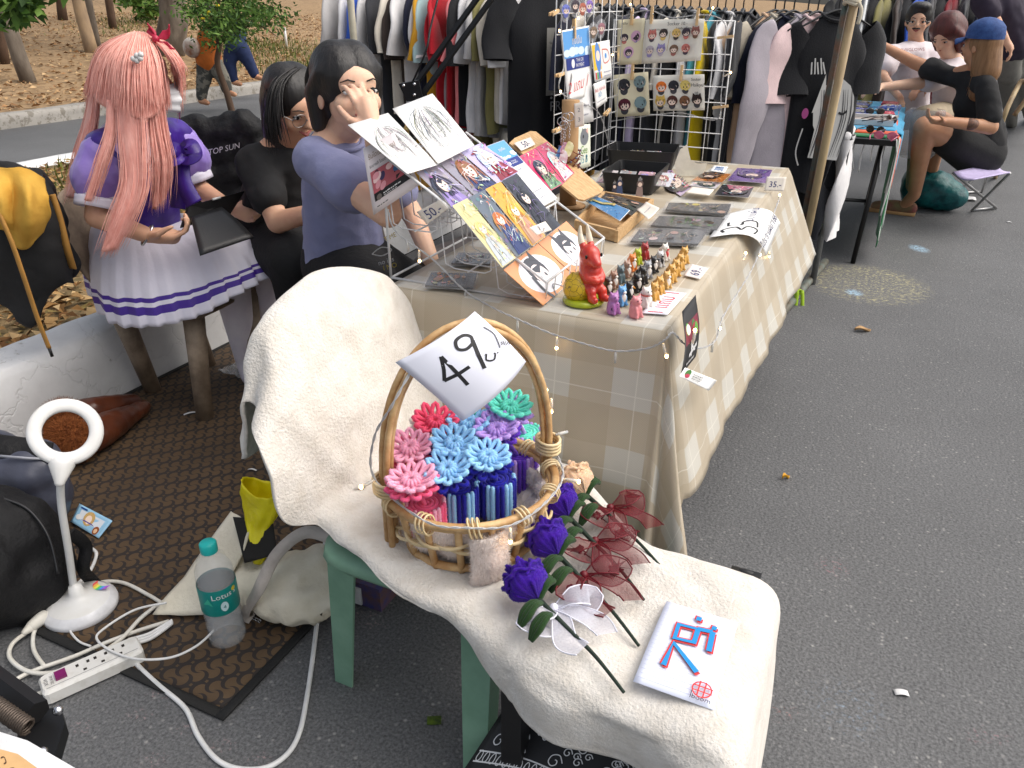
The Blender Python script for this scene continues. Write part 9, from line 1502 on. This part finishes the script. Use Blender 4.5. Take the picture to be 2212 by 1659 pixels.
# sapling by the median kerb
sb = hit(502, 246); sp_ = thing('sapling', 'slender sapling with feathery green leaves by the white median kerb', 'tree', sb); Ys = Yof(sb); P = catmull([sb, J(490, 200, Ys), J(470, 140, Ys), J(474, 95, Ys), J(470, 30, Ys), J(475, -40, Ys)], 5); b = MB(); b.tube(P, [.045, .04, .035, .03, .02], 8); b.bw('trunk', M_BARK2, sp_)
for (u, v) in ((400, 40), (560, 50), (520, 90), (440, 10), (600, 80)): b = MB(); b.tube(catmull([J(472, 95, Ys), lerp(J(472, 60, Ys), J(u, v, Ys), .6) + V((0, 0, .1)), J(u, v, Ys)], 4), [.016, .010, .004], 6); b.bw('branch', M_BARK2, sp_)
rnd = random.Random(3); b = MB()
for k in range(3000):
 u, v = rnd.choice([(500, 0), (470, 35), (540, 20), (425, 15), (580, 35), (505, 55), (470, 70)])[:2]; u += rnd.gauss(0, 24); v += rnd.gauss(0, 16); p = J(u, v, Ys + rnd.gauss(0, .35)); d = V((rnd.gauss(0, 1), rnd.gauss(0, 1), rnd.gauss(-.5, .5))).normalized(); w = d.orthogonal().normalized() * .013; L_ = rnd.uniform(.05, .10); b.poly([p, p + d * L_ * .5 + w, p + d * L_, p + d * L_ * .5 - w], rnd.choice(FC))
b.bw('crown', M_FOL, sp_, smooth=0)
b = MB(); [b.ell(J(u, v, Ys - .3), (.03, .03, .015), nu=6, nv=4) for u, v in ((452, 26), (438, 40), (446, 32), (470, 12))]; b.bw('yellow_blossom', mat('yellow_petals', srgb(226, 200, 30), .6), sp_)
sh_ = hit(300, 48); q = thing('shrub', 'low green shrub with yellow flowers left of the thick trunk', 'shrub', sh_); crown(q, sh_ + V((0, 0, .5)), 1.1, .55, 700, .22, 31); b = MB(); [b.ell(sh_ + V((rnd.gauss(0, .5), rnd.gauss(0, .4), .7 + rnd.gauss(0, .15))), (.05, .05, .025), nu=6, nv=4) for k in range(6)]; b.bw('blossom', MATS['yellow_petals'], q)
q = thing('shrub', 'leafy green branch hanging at the top left corner', 'shrub', J(40, 10, 9)); crown(q, J(35, -8, 9), .6, .25, 420, .2, 33)
p = hit(620, 105); q = thing('marker_post', 'short white marker post on the dry slope', 'post', p); b = MB(); b.tube([(0, 0, 0), (0, 0, .45)], .03, 8); b.build('post', M_WP, q); b = MB(); b.lathe([(0, .45), (.034, .45), (.034, .47), (0, .48)], 8); b.build('cap', M_WP, q)
# walkers
def walker(label, Y_, head_, neck_, hip_, armL, legsP, top, bot, skin, extra=None):
 g = lambda p: J(p[0], p[1], Y_); base = g(legsP[0][2]); root = thing('person', label, 'person', V((base.x, base.y, base.z - .05)), 0, 'walkers on the far road')
 def sk(b): head(b, g(head_), (1, -.2, 0), (0, 0, 1), 1.05); b.chain([g(head_) - V((0, 0, .08)), g(neck_)], [.05, .06]); b.chain([g(neck_), lerp(g(neck_), g(hip_), .5), g(hip_)], [.07, .12, .13]); [b.chain([g(a) for a in A_], [.05, .042, .03]) for A_ in armL]; [b.chain([g(a) for a in L_] + [g(L_[-1]) + V((.12, 0, -.02))], [.09, .065, .045, .035]) for L_ in legsP]
 skinpart('body', sk, skin, root, .02, 3)
 o = skinpart('shirt', lambda b: (b.chain([g(neck_) - V((0, 0, .06)), lerp(g(neck_), g(hip_), .5), g(hip_)], [.12, .16, .17]), [b.chain([g(A_[0]), lerp(g(A_[0]), g(A_[1]), .8)], [.08, .07]) for A_ in armL]), top, root, .025, 5); wrinkle(o, .012, 8)
 o = skinpart('trousers', lambda b: [b.chain([g(L_[0]), g(L_[1]), lerp(g(L_[1]), g(L_[2]), .8)], [.13, .10, .075]) for L_ in legsP], bot, root, .025, 5); wrinkle(o, .012, 8)
 skinpart('hair', lambda b: b.ell(g(head_) + V((0, 0, .03)), (.10, .11, .11)), M_HAIR, root, .025, 3); return root
wk = walker('walker in an orange shirt and camouflage trousers carrying a white bag', 11.2, (452, 30), (452, 62), (450, 128), [[(440, 75), (432, 105), (425, 112)], [(462, 75), (466, 110), (450, 120)]], [[(446, 130), (440, 172), (434, 218)], [(456, 130), (480, 165), (492, 200)]], mat('orange_shirt', srgb(196, 104, 36), .8), mat('camouflage', srgb(70, 70, 66), .85, srgb(120, 116, 106), 9, lo=.48, hi=.52), M_SKIND)
b = MB(); c = J(415, 103, 11.1); b.ell(c, (.14, .10, .13)); o = b.build('white_bag', mat('white_bag_cloth', srgb(214, 206, 196), .7, srgb(150, 100, 70), 6), remesh=.02, smit=3); tag(o, 'white and brown bag held by the orange shirted walker', 'bag')
walker('walker in dark blue jeans striding behind the sapling', 12.6, (505, 10), (508, 38), (508, 92), [[(500, 50), (492, 78), (496, 100)], [(518, 50), (524, 78), (520, 95)]], [[(505, 95), (496, 135), (506, 178)], [(514, 95), (535, 130), (553, 166)]], mat('navy_shirt', srgb(44, 62, 96), .8), mat('dark_jeans', srgb(30, 44, 82), .85), M_SKIND)
# yellow-lined black jacket at the left edge
Yj = 2.42; sdd = thing('garment_stand', 'dark metal stand at the left edge carrying the yellow lined jacket', 'stand', G(-150, 640)); b = MB(); b.tube([J(-160, 392, Yj), J(95, 384, Yj)], .012, 8); b.bw('bar', M_BLACKMET, sdd); b = MB(); q0 = J(-160, 392, Yj); b.tube([q0, (q0.x, q0.y, .19)], .014, 8); b.bw('upright', M_BLACKMET, sdd); b = MB(); b.tube([(q0.x - .2, q0.y, .2), (q0.x + .2, q0.y, .2)], .014, 8); b.bw('foot', M_BLACKMET, sdd)
jk = thing('yellow_jacket', 'black jacket with a mustard hood and tan cord hanging at the left edge', 'jacket', J(50, 690, Yj))
gj = [[J(-60, 380, Yj), J(-60, 500, Yj - .08), J(-50, 640, Yj - .06)], [J(-10, 368, Yj), J(0, 480, Yj - .13), J(10, 600, Yj - .11), J(22, 660, Yj - .09)], [J(40, 362, Yj), J(55, 470, Yj - .12), J(62, 600, Yj - .12), J(68, 703, Yj - .09)], [J(82, 372, Yj), J(100, 450, Yj - .08), J(112, 550, Yj - .09), J(120, 620, Yj - .08)], [J(105, 392, Yj), J(128, 470, Yj - .03), J(145, 560, Yj - .02), J(158, 612, Yj - .02)]]
o = curtain('jacket_front', gj, M_BTEE, jk, .014); wrinkle(o, .02, 10, 2)
o = skinpart('jacket_back', lambda b: [b.ell(J(u, v, Yj + .04), (.06, .05, .07)) for u, v in ((0, 400), (40, 395), (80, 405), (20, 460), (70, 460), (110, 470), (30, 530), (90, 530), (130, 560), (60, 600))], M_BTEE, jk, .014, 6); wrinkle(o, .018, 9)
M_MUST = mat('mustard_lining', srgb(208, 166, 78), .9, srgb(192, 146, 60), 6, .3, 40, spec=.15)
hg = [[J(-45, 380, Yj - .10), J(-40, 430, Yj - .17), J(-30, 490, Yj - .15)], [J(-8, 364, Yj - .08), J(-4, 410, Yj - .19), J(6, 470, Yj - .20), J(22, 500, Yj - .16)], [J(24, 362, Yj - .10), J(28, 420, Yj - .14), J(30, 470, Yj - .17), J(40, 532, Yj - .16)], [J(52, 366, Yj - .08), J(58, 420, Yj - .20), J(60, 480, Yj - .21), J(58, 538, Yj - .16)], [J(76, 376, Yj - .09), J(80, 420, Yj - .15), J(84, 470, Yj - .16), J(76, 522, Yj - .15)], [J(94, 388, Yj - .07), J(104, 430, Yj - .13), J(108, 470, Yj - .12), J(92, 500, Yj - .12)]]
o = curtain('hood', hg, M_MUST, jk, .008, 8); wrinkle(o, .006, 20)
ribbon([J(-5, 455, Yj - .2), J(24, 520, Yj - .22), J(52, 600, Yj - .22), J(82, 690, Yj - .21), J(106, 752, Yj - .2)], .014, (.2, -.9, .1), mat('tan_cord', srgb(186, 136, 66), .7), jk, 'cord', .005); b = MB(); b.tube([J(106, 752, Yj - .2), J(113, 770, Yj - .2)], .005, 6); b.bw('cord_tip', M_BLKP, jk)
ribbon([J(112, 420, Yj - .05), J(128, 470, Yj - .06), J(146, 540, Yj - .06), J(158, 580, Yj - .04)], .022, (.4, -.9, .1), MATS['tan_cord'], jk, 'lining_edge', .005)
bpy.data.scenes.remove(SCR)
